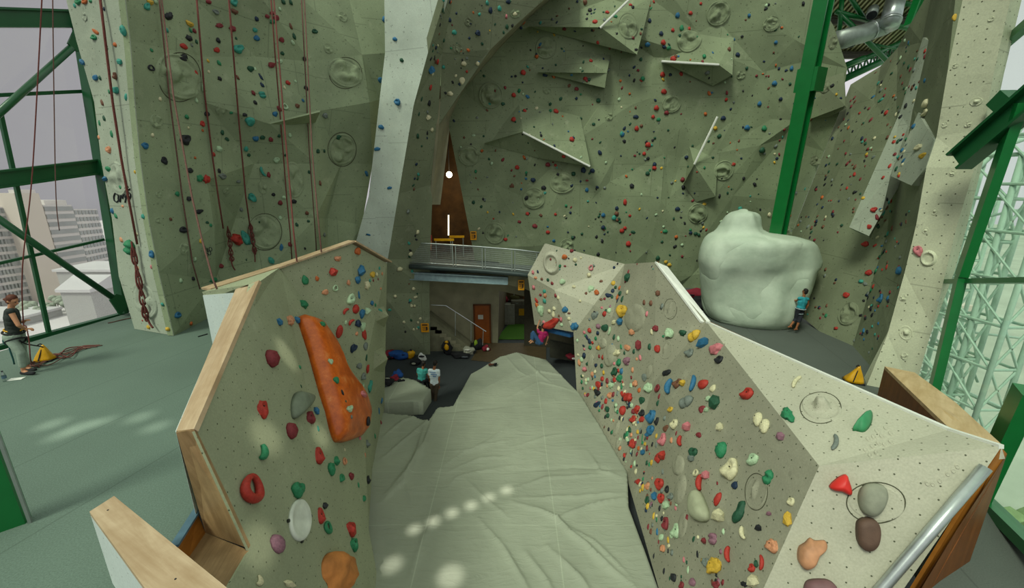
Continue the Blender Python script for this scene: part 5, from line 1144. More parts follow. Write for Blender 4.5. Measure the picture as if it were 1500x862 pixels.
ZONE = dict(end='the pale end face of the rope wall', rib='the pale curved rib', ribside='the shaded side of the rib', flank="the smaller block's far panel", front="the smaller block's near panel", side="the smaller block's edge face", crest="the larger block's crest", arch="the larger block's arch",
            gully="the larger block's gully", shoulder="the larger block's shoulder panel", column='the pale column', fold='the folded wall beside the column')
ORD = 'first second third fourth fifth sixth seventh eighth ninth tenth'.split()
NUMW = 'one two three four five six seven eight nine ten'.split()
allh = []
rk = random.Random(21)
for zn, lst in H.items():
    for q in lst:
        px, py, w_, h_ = (float(v) for v in q[:4]); col = q[4]; kind = q[5] if len(q) > 5 else rk.choice(['pebble', 'pebble', 'lumpy', 'bite', 'bite', 'wedge']); rot = math.radians(float(q[6])) if len(q) > 6 else rk.uniform(-.4, .4)
        if kind == 'horn' and h_ < 11: kind = 'pebble'
        if zn == 'rope':
            c_ = 'beside end face' if px < 232+.11*py else 'past second rope' if px < 288+py*.11 else 'past third rope' if px < 335+py*.087 else 'past fourth rope' if px < 398+py*.07 else 'past fifth rope' if px < 443+py*.06 else 'past sixth rope'
            r_ = 'high' if py < 110 else 'mid-height' if py < 230 else 'low'
            z = '%s on rope wall %s' % (r_, c_)
        elif zn == 'main':
            c_ = 'far end' if px < 880 else 'far half' if px < 930 else 'middle' if px < 985 else 'near half' if px < 1060 else 'near end'
            r_ = 'top' if py < 530 else 'mid' if py < 640 else 'lower' if py < 740 else 'bottom'
            z = "larger block's %s %s" % (r_, c_)
        elif zn in ('end', 'ribside', 'side', 'flank'):
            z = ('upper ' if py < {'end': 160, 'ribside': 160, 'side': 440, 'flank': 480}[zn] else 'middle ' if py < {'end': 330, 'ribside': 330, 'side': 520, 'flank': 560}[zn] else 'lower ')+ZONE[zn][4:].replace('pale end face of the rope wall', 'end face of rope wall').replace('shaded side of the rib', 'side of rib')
        else: z = ZONE[zn][4:] if ZONE[zn].startswith('the ') else ZONE[zn]
        allh.append(dict(px=px, py=py, w=w_, h=h_, col=col, kind=kind, rot=rot, zone=z, zn=zn, area=w_*h_))
allh.sort(key=lambda d: -d['area'])
NIND = 290
ind, rest = allh[:NIND], allh[NIND:]
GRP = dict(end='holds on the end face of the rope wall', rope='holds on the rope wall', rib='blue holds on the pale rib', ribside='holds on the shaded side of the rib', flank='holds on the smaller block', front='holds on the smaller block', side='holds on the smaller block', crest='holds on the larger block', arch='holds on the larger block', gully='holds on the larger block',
           main='holds on the larger block', shoulder='holds on the larger block', column='holds on the pale column', fold='holds on the folded right-hand wall')
def sizew(d): return 'big' if d['area'] > 220 else 'medium' if d['area'] > 90 else 'small'
from collections import defaultdict
bk = defaultdict(list)
for d in ind:
    d['desc'] = '%s %s %s hold' % (sizew(d), ADJ[d['kind']], PAL[d['col']][0]); bk[(d['desc'], d['zone'])].append(d)
for (ds, z), ls in bk.items():
    ls.sort(key=lambda d: d['py']); n = len(ls)
    for i, d in enumerate(ls):
        prep = '' if z.split()[0] in ('high', 'mid-height', 'low') else 'on '
        d['label'] = '%s %s%s' % (ds, prep, z) + ('' if n == 1 else ', %s of the two' % ('upper', 'lower')[i] if n == 2 else ', %s of %s downwards' % (ORD[i], NUMW[n-1]))
for i, d in enumerate(ind):
    put_hold(d['px'], d['py'], d['w'], d['h'], d['col'], d['kind'], i, d['rot'], d['label'], GRP[d['zn']])
# ------------------------------------------------------------------ the hundreds of tiny holds on the far walls
TMP = {}
for k in ('pebble', 'wedge'):
    bm = ico(2 if k == 'pebble' else 1)
    for v in bm.verts: v.co += v.co.normalized()*noise.noise(v.co*2+Vector((3, 1, 2)))*.25; v.co.z = max(0, v.co.z)
    bm.verts.index_update(); TMP[k] = ([v.co.copy() for v in bm.verts], [[v.index for v in f.verts] for f in bm.faces]); bm.free()
cols = list(PAL); sv, sf, sm_ = [], [], []
def tiny(px, py, w_, h_, col, kind='pebble', rot=0):
    hn = hit(px, py)
    if hn is None: return
    p, n = hn; t = depth(p); R_, fx, fy = frame_at(n, rot, p); sx, sy = w_*t/FPX*1.05, h_*t/FPX*1.05
    M = Matrix.Translation(p-n*.01) @ R_.to_4x4() @ Matrix.Diagonal((sx, sy, min(sx, sy)*.9, 1)); b = len(sv); vs_, fs_ = TMP[kind]
    sv.extend(M @ v for v in vs_)
    for f in fs_: sf.append([b+i for i in f]); sm_.append(cols.index(col))
for d in rest: tiny(d['px'], d['py'], d['w'], d['h'], d['col'], 'wedge' if d['kind'] == 'wedge' else 'pebble', d['rot'])
for q in L('''872 32 7 6 R,827 42 6 5 M,791 72 7 6 R,767 106 7 7 R,866 89 5 5 R,858 115 6 5 R,845 130 6 5 M,815 163 7 7 R,838 204 7 7 R,753 139 6 6 R,753 175 7 7 R,769 162 5 5 R,758 245 6 6 R,987 86 8 7 R,971 109 7 7 R,972 62 7 7 R,973 134 8 7 R,962 158 7 7 R,957 171 5 5 R,933 188 6 7 R,950 212 8 7 R,944 225 5 5 R,959 246 6 6 R,1012 19 6 5 R,1010 42 5 5 R,986 44 5 5 R,977 165 7 6 M,890 18 6 5 R,924 7 5 4 R,814 242 4 4 R,826 229 5 5 R,876 62 4 5 R,1027 5 4 4 R,
773 313 5 5 R,814 314 4 4 R,803 340 6 5 R,784 331 7 6 M,916 296 5 9 R,923 316 4 4 R,916 334 5 5 R,921 357 7 8 R,900 319 7 7 T,884 315 6 6 B,884 333 6 6 V,975 339 7 5 G,904 305 5 6 V,993 306 7 6 V,1012 341 5 5 V,991 347 5 5 O,981 388 6 5 Y,964 378 6 7 D,999 41 6 8 G,993 22 6 7 B,969 49 6 6 V,949 65 7 6 B,942 115 6 6 G,902 24 6 5 G,952 30 5 6 V,799 109 7 6 V,787 80 5 5 V,855 249 7 8 V,803 241 7 6 M,818 255 5 5 X,797 275 7 6 X,860 278 5 6 B,949 254 6 6 D,1081 80 7 6 V,1060 173 7 6 V,1095 187 8 7 B,1120 188 7 8 G,1117 220 9 8 D,1113 152 6 7 B,996 52 5 5 D,865 15 6 6 X,860 117 4 6 M,877 147 6 6 D,932 171 8 5 V,965 175 6 5 G,911 196 5 7 T,868 250 7 6 V,1135 122 7 7 B,1144 145 5 5 V,1137 62 5 5 B,1160 100 5 7 B,1198 118 6 5 B'''): tiny(*(float(v) for v in q[:4]), q[4])
rr_ = random.Random(99)
pool = 'XXXXDDDDVVVAAWWMMGTBRONCY'
n_ = 0
while n_ < 520:
    py = rr_.uniform(0, 395); px = rr_.uniform(bl(py)+6, br(py)-6)
    if 700 < px < 800 and py > 355: continue
    s = rr_.choice((2.5, 3, 3, 3.5, 4, 5)); tiny(px, py, s*rr_.uniform(.7, 1.3), s*rr_.uniform(.7, 1.5), rr_.choice(pool), rr_.choice(('pebble', 'wedge')), rr_.uniform(-1, 1)); n_ += 1
def inpoly_scatter(poly, n, sz, pool):
    xs = [p[0] for p in poly]; ys = [p[1] for p in poly]; k = 0
    while k < n:
        x, y = rr_.uniform(min(xs), max(xs)), rr_.uniform(min(ys), max(ys))
        if pip(x, y, poly): s = rr_.uniform(*sz); tiny(x, y, s, s*rr_.uniform(.8, 1.8), rr_.choice(pool), rr_.choice(('pebble', 'wedge')), rr_.uniform(-1, 1)); k += 1
inpoly_scatter([(1246, 126), (1330, 50), (1355, 40), (1330, 130), (1300, 210), (1245, 330), (1210, 470), (1180, 460), (1155, 345)], 170, (2.5, 4.5), pool+'WWMM')
inpoly_scatter([(1345, 70), (1360, 70), (1335, 190), (1300, 340), (1270, 500), (1250, 500), (1280, 350), (1315, 170)], 70, (3, 5.5), 'RXXDDVBTGMWWAYC')
inpoly_scatter([(1300, 340), (1335, 300), (1318, 420), (1275, 530), (1250, 505)], 45, (3, 5), 'RXDVBTMWA')
inpoly_scatter([(643, 0), (662, 0), (640, 90), (615, 290), (612, 500), (590, 500), (602, 300), (625, 120)], 45, (2.5, 4.5), 'XDVTAWC')
inpoly_scatter([(845, 495), (890, 500), (915, 560), (950, 640), (965, 760), (935, 720), (918, 680), (870, 600), (848, 570)], 130, (3, 6), 'NNCCAXDGRPKVBYWM')
inpoly_scatter([(930, 690), (985, 720), (1040, 800), (1070, 855), (980, 855)], 40, (4, 7), 'NCAXWMDUY')
me = bpy.data.meshes.new('tiny_holds'); me.from_pydata(sv, [], sf)
for k in cols: me.materials.append(HM[k])
me.polygons.foreach_set('material_index', sm_); me.polygons.foreach_set('use_smooth', [True]*len(sf))
o = bpy.data.objects.new('tiny_climbing_holds', me); COL.objects.link(o); tag(o, 'mass of tiny many-coloured bolt-on holds scattered over all the far climbing walls', 'climbing holds', 'far and tiny climbing holds', 'stuff')
# ------------------------------------------------------------------ moulded relief in the walls
def relief(par, px, py, w_, h_, kind, mat, seed=0, hgt=.3, rot=0.0):
    hn = hit(px, py)
    if hn is None: return
    p, n = hn; t = depth(p); R_, fx, fy = frame_at(n, rot, p); sx, sy = w_*t/FPX/fx/2, h_*t/FPX/fy/2; s = min(sx, sy); off = Vector((seed*2.3+px, py*.7, 3))
    bm = bmesh.new(); NR, NA = 16, 40; rings = []
    for i in range(NR+1):
        r = i/NR; ring = []
        for k in range(NA if i else 1):
            a = 2*PI*k/NA; x, y = r*math.cos(a), r*math.sin(a); nz = noise.noise(Vector((x*1.6, y*1.6, 0))+off); n2 = noise.noise(Vector((x*3.5, y*3.5, 5))+off)
            if kind == 'pocket': z = .2*math.exp(-((r-.94)/.03)**2)+1.25*max(0, nz+.06)*(1-r**4)+.25*max(0, n2)*(1-r*r)+.10*math.exp(-((r-.74)/.1)**2)
            elif kind == 'knob': z = 1.1*math.exp(-(((x-.05)/.34)**4+((y-.05)/.3)**4))+.12*n2*(1-r*r)+.12*math.exp(-((r-.9)/.08)**2)
            elif kind == 'cup': z = .55*math.exp(-((r-.72)/.16)**2)
            elif kind == 'drop': z = math.sqrt(max(0, 1-r*r))*(.7+.25*nz)
            elif kind == 'fin': z = max(0, .55-abs(x+.15)*2.2)*max(0, 1-abs(y-.1)*1.6)+.06*math.exp(-((r-.93)/.05)**2)
            else: z = .10*math.exp(-((r-.95)/.04)**2)
            z = z*hgt*(1 if r < .999 else 0)
            q_ = p+R_ @ Vector((x*sx, y*sy, 0)); hc = BV.ray_cast(q_+n*.35, -n, .7); q_ = hc[0] if hc[0] is not None else q_; ring.append(bm.verts.new(q_+n*(z*s+.006 if r < .999 else -.01)))
        rings.append(ring)
    for A, B in zip(rings, rings[1:]):
        for k in range(NA):
            k2 = (k+1) % NA
            bm.faces.new((A[0], B[k], B[k2])) if len(A) == 1 else bm.faces.new((A[k], B[k], B[k2], A[k2]))
    o = obj({'pocket': 'moulded_pocket', 'knob': 'moulded_knob', 'cup': 'moulded_cup', 'drop': 'moulded_drop', 'fin': 'moulded_fin', 'ring': 'ring_groove'}[kind], bm, mat, par, True)
    return o
for q in ((263, 113, 62, 72), (506, 107, 50, 46), (501, 219, 40, 46), (430, 264, 30, 54), (388, 340, 48, 52), (323, 161, 16, 20), (229, 178, 18, 22), (481, 71, 14, 16), (502, 25, 14, 16), (270, 365, 15, 18), (233, 285, 10, 10), (232, 323, 10, 9), (332, 280, 10, 10), (385, 275, 14, 20)): relief(wl2, *q, 'pocket', M_rope, q[0], .45)
for q in ((173, 262, 26, 52), (213, 440, 32, 56), (124, 24, 8, 15)): relief(wl, *q, 'pocket', M_pale, q[0], .35)
for q in ((719, 140, 36, 40), (687, 228, 32, 32), (800, 70, 32, 34), (920, 38, 30, 40), (1052, 20, 36, 40), (1010, 60, 36, 36), (822, 268, 32, 32), (782, 291, 34, 32), (984, 152, 28, 28), (869, 82, 13, 13), (725, 342, 30, 32), (1022, 313, 30, 30), (1060, 250, 30, 30), (892, 171, 12, 12), (801, 132, 12, 12), (1098, 340, 34, 34), (755, 20, 16, 14), (1155, 345, 20, 26), (1085, 110, 14, 14), (1130, 35, 24, 24), (830, 360, 20, 20)): relief(wb, *q, 'pocket', M_back, q[0], .5)
for q in ((1209, 127, 16, 20), (1220, 62, 12, 22), (1243, 460, 30, 36), (1193, 235, 12, 16)): relief(wr, *q, 'pocket', M_right, q[0], .5)
for q in ((1360, 379, 25, 25, 'cup'), (1430, 149, 18, 14, 'knob'), (1327, 488, 20, 22, 'knob'), (1325, 522, 11, 12, 'pocket'), (1369, 310, 10, 11, 'knob'), (1395, 254, 9, 9, 'pocket'), (1384, 183, 9, 10, 'pocket'), (1356, 338, 10, 10, 'knob'), (1400, 96, 9, 9, 'pocket'), (1418, 182, 10, 10, 'pocket'), (1452, 28, 9, 9, 'pocket'), (1323, 436, 12, 12, 'pocket')): relief(colm, *q[:4], q[4], M_col, q[0], .5)
relief(arch, 686, 32, 12, 14, 'pocket', M_right, 1, .6); relief(arch, 670, 71, 14, 15, 'pocket', M_right, 2, .6)
relief(rb, 808, 386, 27, 36, 'cup', M_right_b, 3, .5, .2)
for q in ((930, 466, 30, 42, 'drop', .3), (982, 453, 18, 29, 'fin', .6), (975, 513, 20, 28, 'fin', .5), (894, 521, 18, 34, 'drop', .5), (883, 503, 12, 16, 'drop', .5), (866, 532, 9, 26, 'drop', .5), (951, 545, 8, 22, 'drop', .5), (994, 682, 20, 30, 'drop', .45), (997, 718, 17, 46, 'drop', .45), (1000, 770, 14, 40, 'drop', .3), (1108, 721, 32, 52, 'fin', .5), (903, 628, 8, 24, 'drop', .5), (906, 650, 7, 20, 'drop', .5)): relief(rb, *q[:4], q[4], M_right_m, q[0], q[5], -.25)
relief(rb, 1203, 597, 58, 44, 'knob', M_right_b, 5, .6); relief(rb, 1283, 737, 84, 58, 'ring', M_right_b, 6, .3)
for q in ((1283, 596), (1284, 637), (1270, 680), (1240, 687), (1246, 711), (1318, 711)): pass
for q in ((1272, 644), (1280, 641), (1287, 650), (1278, 655), (1292, 640), (1285, 632), (1298, 628), (1305, 636), (1268, 660), (1275, 668), (1284, 664), (1296, 652), (1305, 648), (1366, 710), (1376, 705), (1388, 695), (1396, 690), (1402, 684), (1358, 709)): relief(rb, *q, 7, 8, 'cup', M_right_b, q[0], .35)
for q in ((1165, 597), (1240, 597), (1196, 628), (1253, 711), (1246, 755), (1317, 711), (1311, 757)):
    h_ = hit(*q)
    if h_: b = bpy.data.objects.new('plate_bolt', BOLT); COL.objects.link(b); b.parent = rb; b.matrix_world = Matrix.Translation(h_[0]-wloc(rb)) @ frame_at(h_[1], 0)[0].to_4x4() @ Matrix.Diagonal((.05, .05, .03, 1))
for cx_, cy_, rx_, ry_, rd_ in ((1283, 737, 43, 30, .007), (1202, 598, 30, 23, .007), (1108, 721, 16.5, 27, .006), (982, 453, 9.5, 15, .007), (263, 113, 31, 36, .01), (506, 107, 24, 23, .012), (501, 219, 21, 25, .012), (388, 340, 25, 27, .012)):
    pts_ = []
    for k in range(36):
        h_ = hit(cx_+rx_*math.cos(2*PI*k/36), cy_+ry_*math.sin(2*PI*k/36))
        if h_ and (not pts_ or (h_[0]-pts_[-1]).length < .6): pts_.append(h_[0]+h_[1]*.004)
    bm = one(tube, pts_, rd_, 5, False, True); obj('plate_joint', bm, plain('joint_shadow_line', '#4b4d3b', .9), rb if cx_ > 600 else wl2)
# ================================================================== ropes
M_rope_r = plain('maroon_rope', '#6b3a34', .85, .2, 30, .3); M_rope_d = plain('grey_brown_rope', '#6a4d44', .85, .2, 30, .3)
M_strap = plain('black_strap', '#1d1f20', .7)
def on_wall(px, py, off=.06):
    h = hit(px, py); return h[0]+h[1]*off
def sm(pts, n=4):
    out = []; m = len(pts)
    for i in range(m-1):
        p0, p1, p2, p3 = pts[max(0, i-1)], pts[i], pts[i+1], pts[min(m-1, i+2)]
        for k in range(n):
            u = k/n; out.append(.5*((2*p1)+(p2-p0)*u+(2*p0-5*p1+4*p2-p3)*u*u+(3*p1-p0-3*p2+p3)*u**3))
    return out+[pts[-1]]
def rope(label, strands, mat=None, r=.021, off=.12, group=None, chain=None, frayed=None):
    t = thing('climbing_rope', label, 'rope', on_wall(*strands[0][-1], off), group)
    for s in strands:
        a_, b_ = on_wall(*s[0], off), on_wall(*s[-1], off); lin_ = lambda y: a_.y+(b_.y-a_.y)*(y-s[0][1])/(s[-1][1]-s[0][1]); sh_ = 0.0
        for (x0_, y0_), (x1_, y1_) in zip(s, s[1:]):
            for k in range(8): xx, yy = x0_+(x1_-x0_)*k/8, y0_+(y1_-y0_)*k/8; sh_ = min(sh_, on_wall(xx, yy, off).y-lin_(yy))
        pts_ = [P(x, y, lin_(y)+sh_) for x, y in s]
        bm = one(tube, pts_, r, 7); obj('strand', bm, mat or M_rope_r, t, True)
    if chain:
        pts = [on_wall(x, y, off+.02) for x, y in chain]; L_ = sm(pts, 6); tot = len(L_)-1; n = 9; bm = bmesh.new()
        for i in range(n):
            f = i/n*tot; a = L_[int(f)]; b = L_[min(tot, int(f+tot/n*1.5))]; ax = (b-a); ln = ax.length*.62; ax.normalize(); sd_ = ax.cross(Vector((0, -1, 0))).normalized(); nz = sd_.cross(ax); c = (a+b)/2; wd = .036+.01*(i % 2)+.014*(i/n)
            tw = .5 if i % 2 else -.5; s2 = (sd_*math.cos(tw)+nz*math.sin(tw))
            tube(bm, [c+ax*ln*math.cos(2*PI*k/14)+s2*wd*math.sin(2*PI*k/14)+nz*.015*math.sin(4*PI*k/14) for k in range(14)], r*.8, 6, False, True)
        o = obj('braided_tail', bm, mat or M_rope_r, t, True); o['label'] = 'lower length tied up in a chain of loops'
        if frayed: bm = one(tube, sm([on_wall(x, y, off) for x, y in frayed], 4), r, 6); obj('loose_end', bm, mat or M_rope_r, t, True)
    return t
rope('maroon rope on the pale end face, its tail looped in a long chain', [[(145, -15), (153, 50), (165, 150), (178, 235), (188, 290), (201, 358)]], None, .026, .1, None, [(201, 356), (206, 385), (213, 420), (218, 448), (222, 468)], [(221, 462), (225, 472), (230, 479)])
rope('pair of rope strands nearest the wall corner, running behind the wooden capping', [[(232, -15), (248, 140), (267, 288), (282, 385), (293, 424)], [(235, -15), (254, 140), (281, 288), (296, 352), (312, 410), (318, 424)]], M_rope_d, .018)
rope('maroon rope hanging just past the round pocket, its tail looped in a chain', [[(287, -15), (300, 140), (312, 235), (320, 290), (327, 335)]], None, .022, .12, None, [(326, 332), (329, 350), (333, 372), (335, 384)], [(334, 380), (336, 390), (340, 397)])
rope('maroon rope beside the teal and pink holds, its tail looped in a short chain', [[(334, -15), (342, 80), (351, 190), (360, 288), (366, 330)]], None, .022, .12, None, [(366, 328), (369, 348), (373, 372)], [(372, 366), (373, 378), (373, 384)])
rope('doubled maroon rope in the middle of the rope wall, passing the crater pocket', [[(396, -15), (403, 80), (413, 200), (420, 290), (425, 340), (428, 384)], [(400, -15), (408, 80), (418, 200), (426, 290), (430, 340), (435, 384)]], None, .02)
rope('doubled grey-brown rope farthest along the rope wall near the pale rib', [[(441, -15), (447, 100), (453, 220), (459, 300), (464, 372)], [(445, -15), (451, 100), (457, 220), (464, 300), (471, 372)]], M_rope_d, .02)
tq = on_wall(299, 370, .14); t = thing('quickdraw_bunch', 'bunch of dark carabiners hanging on the strand above the wooden capping', 'carabiners', tq)
rq = random.Random(4)
for i in range(6):
    c = tq+Vector((rq.uniform(-.08, .08), rq.uniform(-.05, .05), rq.uniform(-.2, .2))); a = rq.uniform(0, 3); bm = bmesh.new()
    tube(bm, [c+Vector((.035*math.cos(2*PI*k/10)*math.cos(a), .035*math.cos(2*PI*k/10)*math.sin(a), .06*math.sin(2*PI*k/10))) for k in range(10)], .011, 6, False, True); obj('carabiner', bm, M_bolt, t, True)
def free_rope(name, label, pts, r, mat, cat='rope'):
    o = obj(name, one(tube, sm(pts, 5), r, 7), mat, None, True); tag(o, label, cat); return o
free_rope('hanging_rope', 'thin rope hanging free in front of the left window, ending in mid-air', [P(77, -15, 9.3), P(79, 140, 9.3), P(82, 288, 9.3), P(87, 338, 9.3)], .009, M_rope_d)
# ================================================================== people
SKIN = plain('skin', '#b98563', .55, .06, 8); SKIN2 = plain('tanned_skin', '#94603f', .55, .06, 8)
def smoothed(bm, voxel, name, mat, parent, smooth_it=3):
    me = bpy.data.meshes.new('tmp'); bm.to_mesh(me); bm.free(); o = bpy.data.objects.new('tmp', me); COL.objects.link(o)
    m = o.modifiers.new('r', 'REMESH'); m.mode = 'VOXEL'; m.voxel_size = voxel; m.use_smooth_shade = True
    s = o.modifiers.new('s', 'SMOOTH'); s.factor = .5; s.iterations = smooth_it
    dg = bpy.context.evaluated_depsgraph_get(); dg.update(); e = o.evaluated_get(dg); new = bpy.data.meshes.new_from_object(e)
    bpy.data.objects.remove(o); bpy.data.meshes.remove(me)
    off = wloc(parent)
    for v in new.vertices: v.co -= off
    new.name = name; new.materials.clear()
    return link(name, new, mat, parent, True)
def ball(bm, c, r, sc=(1, 1, 1), R=None):
    M = Matrix.Translation(c) @ (R.to_4x4() if R is not None else Matrix()) @ Matrix.Diagonal((r*sc[0], r*sc[1], r*sc[2], 1)); bmesh.ops.create_icosphere(bm, subdivisions=2, radius=1, matrix=M)
def limb(bm, pts, rad, seg=10):
    for a, b, ra, rb in zip(pts, pts[1:], rad, rad[1:]): tube(bm, [a, b], [ra, rb], seg)
    for p, r in zip(pts, rad): ball(bm, p, r)
def hand(bm, w_, d, n, s, side=1, curl=.5):
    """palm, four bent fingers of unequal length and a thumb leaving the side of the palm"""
    d = d.normalized(); n = (n-d*n.dot(d)).normalized(); x = d.cross(n)*side
    pc_ = w_+d*.05*s
    for u in (-.028, -.009, .009, .028): limb(bm, [w_+x*u*.5*s+d*.01*s, w_+x*u*s+d*.085*s], [.016*s, .014*s], 6)
    for u, l in ((-.03, .062), (-.010, .075), (.010, .08), (.030, .070)):
        p = w_+x*u*s+d*.088*s; q = d.copy(); pts = [p]
        for k in range(3):
            q = (q*math.cos(curl)+n*math.sin(curl)).normalized() if k else (q*math.cos(curl*.6)+n*math.sin(curl*.6)).normalized()
            pts.append(pts[-1]+q*l*s*(.42, .32, .26)[k])
        limb(bm, pts, [.0105*s, .0095*s, .0088*s, .0078*s], 6)
    p = w_+x*.03*s+d*.03*s; limb(bm, [p, p+(x*.8+d*.5+n*.3).normalized()*.035*s, p+(x*.6+d*.8+n*.5).normalized()*.065*s, p+(x*.4+d*.9+n*.6).normalized()*.085*s], [.014*s, .0115*s, .0105*s, .009*s], 6)
def person(label, J, top, legs, hair, skin=None, s=1.0, voxel=.012, face=Vector((0, -1, 0)), sleeve=.5, leglen=1.0, shoes=None, shoe_mat=None, curl=.6, ponytail=None, hem=0.0, base=None):
    """J: joints in world space; one continuous body, clothes and hair are its children"""
    skin = skin or SKIN; base = base or Vector((J['hip'].x, J['hip'].y, min(J['anL'].z, J['anR'].z)-.08*s))
    t = thing('person', label, 'person', base)
    fwd = face.normalized(); hip, chest, neck, head = J['hip'], J['chest'], J['neck'], J['head']
    shL, shR = J['shL'], J['shR']; ax = (shR-shL).normalized(); spine = (neck-hip).normalized(); bkw = ax.cross(spine).normalized()
    hipL, hipR = hip-J.get('hax', ax)*.085*s, hip+J.get('hax', ax)*.085*s
    def torso(bm, g):
        waist = hip.lerp(chest, .5)
        for c, wx, r in ((hip, .085, .105), (hip.lerp(waist, .5), .07, .105), (waist, .06, .098), (chest.lerp(waist, .5), .075, .105), (chest, .09, .11), (chest.lerp(neck, .45), .1, .085)):
            limb(bm, [c-ax*wx*s, c, c+ax*wx*s], [(r-.012+g)*s, (r+g)*s, (r-.012+g)*s], 12)
        limb(bm, [hip, waist, chest, chest.lerp(neck, .5)], [(.11+g)*s, (.105+g)*s, (.115+g)*s, (.1+g)*s], 12)
        limb(bm, [shL, chest.lerp(neck, .55), shR], [(.058+g)*s, (.075+g)*s, (.058+g)*s], 10)
    bm = bmesh.new(); torso(bm, 0)
    limb(bm, [chest.lerp(neck, .6), neck, neck.lerp(head, .6)], [.07*s, .055*s, .055*s], 10)
    for a in 'LR':
        sh, el, wr_ = J['sh'+a], J['el'+a], J['wr'+a]
        limb(bm, [sh, sh.lerp(el, .35), el, el.lerp(wr_, .3), wr_], [.052*s, .047*s, .037*s, .039*s, .026*s])
        hand(bm, wr_, J.get('hd'+a, wr_-el), J.get('hn'+a, fwd*-1), s, 1 if a == 'L' else -1, curl)
        hp, kn, an, to = (hipL if a == 'L' else hipR), J['kn'+a], J['an'+a], J['to'+a]
        limb(bm, [hp, hp.lerp(kn, .4), kn, kn.lerp(an, .3), an], [.092*s, .08*s, .055*s, .056*s, .036*s])
        heel = an+(an-to).normalized()*.05*s; heel.z = min(an.z, to.z)-.0*s
        limb(bm, [an, an.lerp(to, .5)+Vector((0, 0, -.025*s)), to], [.038*s, .036*s, .028*s]); ball(bm, Vector((heel.x, heel.y, an.z-.045*s)), .034*s)
    # head with brow, nose, lips, chin and ears
    up = (head-neck).normalized(); fw = (fwd-up*fwd.dot(up)).normalized(); rt_ = fw.cross(up); RH = Matrix((rt_, fw, up)).transposed()
    ball(bm, head+up*.015*s, .1*s, (.78, .95, 1.08), RH); ball(bm, head-up*.045*s+fw*.022*s, .068*s, (.82, .95, 1.0), RH); ball(bm, head-up*.092*s+fw*.06*s, .026*s)
    limb(bm, [head+fw*.092*s+up*.012*s, head+fw*.114*s-up*.026*s], [.010*s, .016*s], 6); ball(bm, head+fw*.086*s+up*.03*s, .022*s, (2.2, .7, .5), RH)
    ball(bm, head+fw*.090*s-up*.058*s, .014*s, (1.7, .8, .8), RH)
    for e_ in (-1, 1): ball(bm, head+rt_*.08*s*e_-up*.01*s-fw*.01*s, .024*s, (.4, .8, 1.2), RH)
    body = smoothed(bm, voxel, 'body', skin, t, 2)
    for e_ in (-1, 1): bm = bmesh.new(); ball(bm, head+fw*.089*s+rt_*.032*s*e_+up*.008*s, .011*s); obj('eye', bm, M_dark, t, True)
    # hair
    bm = bmesh.new(); ball(bm, head+up*.035*s-fw*.012*s, .108*s, (.82, .95, .95), RH); ball(bm, head-up*.02*s-fw*.04*s, .085*s, (.9, .8, 1.0), RH)
    if ponytail is not None: limb(bm, [head-fw*.09*s+up*.03*s, head+ponytail*.6, head+ponytail], [.04*s, .05*s, .03*s])
    for v in bm.verts:
        q = v.co-head
        if q.dot(fw) > .055*s and q.dot(up) < .06*s: v.co -= fw*(q.dot(fw)-.05*s)
        v.co += Vector((noise.noise(v.co*30), noise.noise(v.co*30+Vector((7, 0, 0))), noise.noise(v.co*30+Vector((0, 7, 0)))))*.008
    obj('hair', bm, hair, t, True)
    # shirt
    bm = bmesh.new(); torso(bm, .014)
    if hem:
        for c, r in ((hip-spine*hem, .125),): limb(bm, [c-ax*.08*s, c+ax*.08*s], [r*s, r*s], 12)
    if sleeve:
        for a in 'LR': sh, el = J['sh'+a], J['el'+a]; limb(bm, [sh, sh.lerp(el, sleeve)], [.07*s, .064*s], 10)
    o_ = smoothed(bm, voxel*1.1, 'shirt', top, t, 2)
    # trousers
    bm = bmesh.new()
    limb(bm, [hip-ax*.085*s, hip+ax*.085*s], [.118*s, .118*s], 12); limb(bm, [hip, hip.lerp(chest, .22)], [.125*s, .118*s], 12)
    for a in 'LR':
        hp, kn, an = (hipL if a == 'L' else hipR), J['kn'+a], J['an'+a]; pts = [hp, hp.lerp(kn, .5), kn]; rad = [.108*s, .095*s, .074*s]
        if leglen > .5: pts.append(kn.lerp(an, (leglen-.5)*2)); rad.append(.066*s)
        limb(bm, pts, rad, 12)
    smoothed(bm, voxel*1.1, 'trousers', legs, t, 2); t['shirt'] = o_.name
    if shoes:
        for a in 'LR':
            an, to = J['an'+a], J['to'+a]; bm = bmesh.new(); limb(bm, [an+(an-to).normalized()*.045*s+Vector((0, 0, -.045*s)), an.lerp(to, .5)+Vector((0, 0, -.03*s)), to+(to-an).normalized()*.02*s], [.046*s, .046*s, .036*s]); smoothed(bm, voxel, 'shoe', shoe_mat, t, 2)
    return t, body
def cl(name, h): return plain(name, h, .85, .1, 12, .15)
HAIR_D = plain('dark_hair', '#1c1613', .6, .2, 30, .4); HAIR_B = plain('auburn_hair', '#5a2f1e', .6, .2, 30, .4)
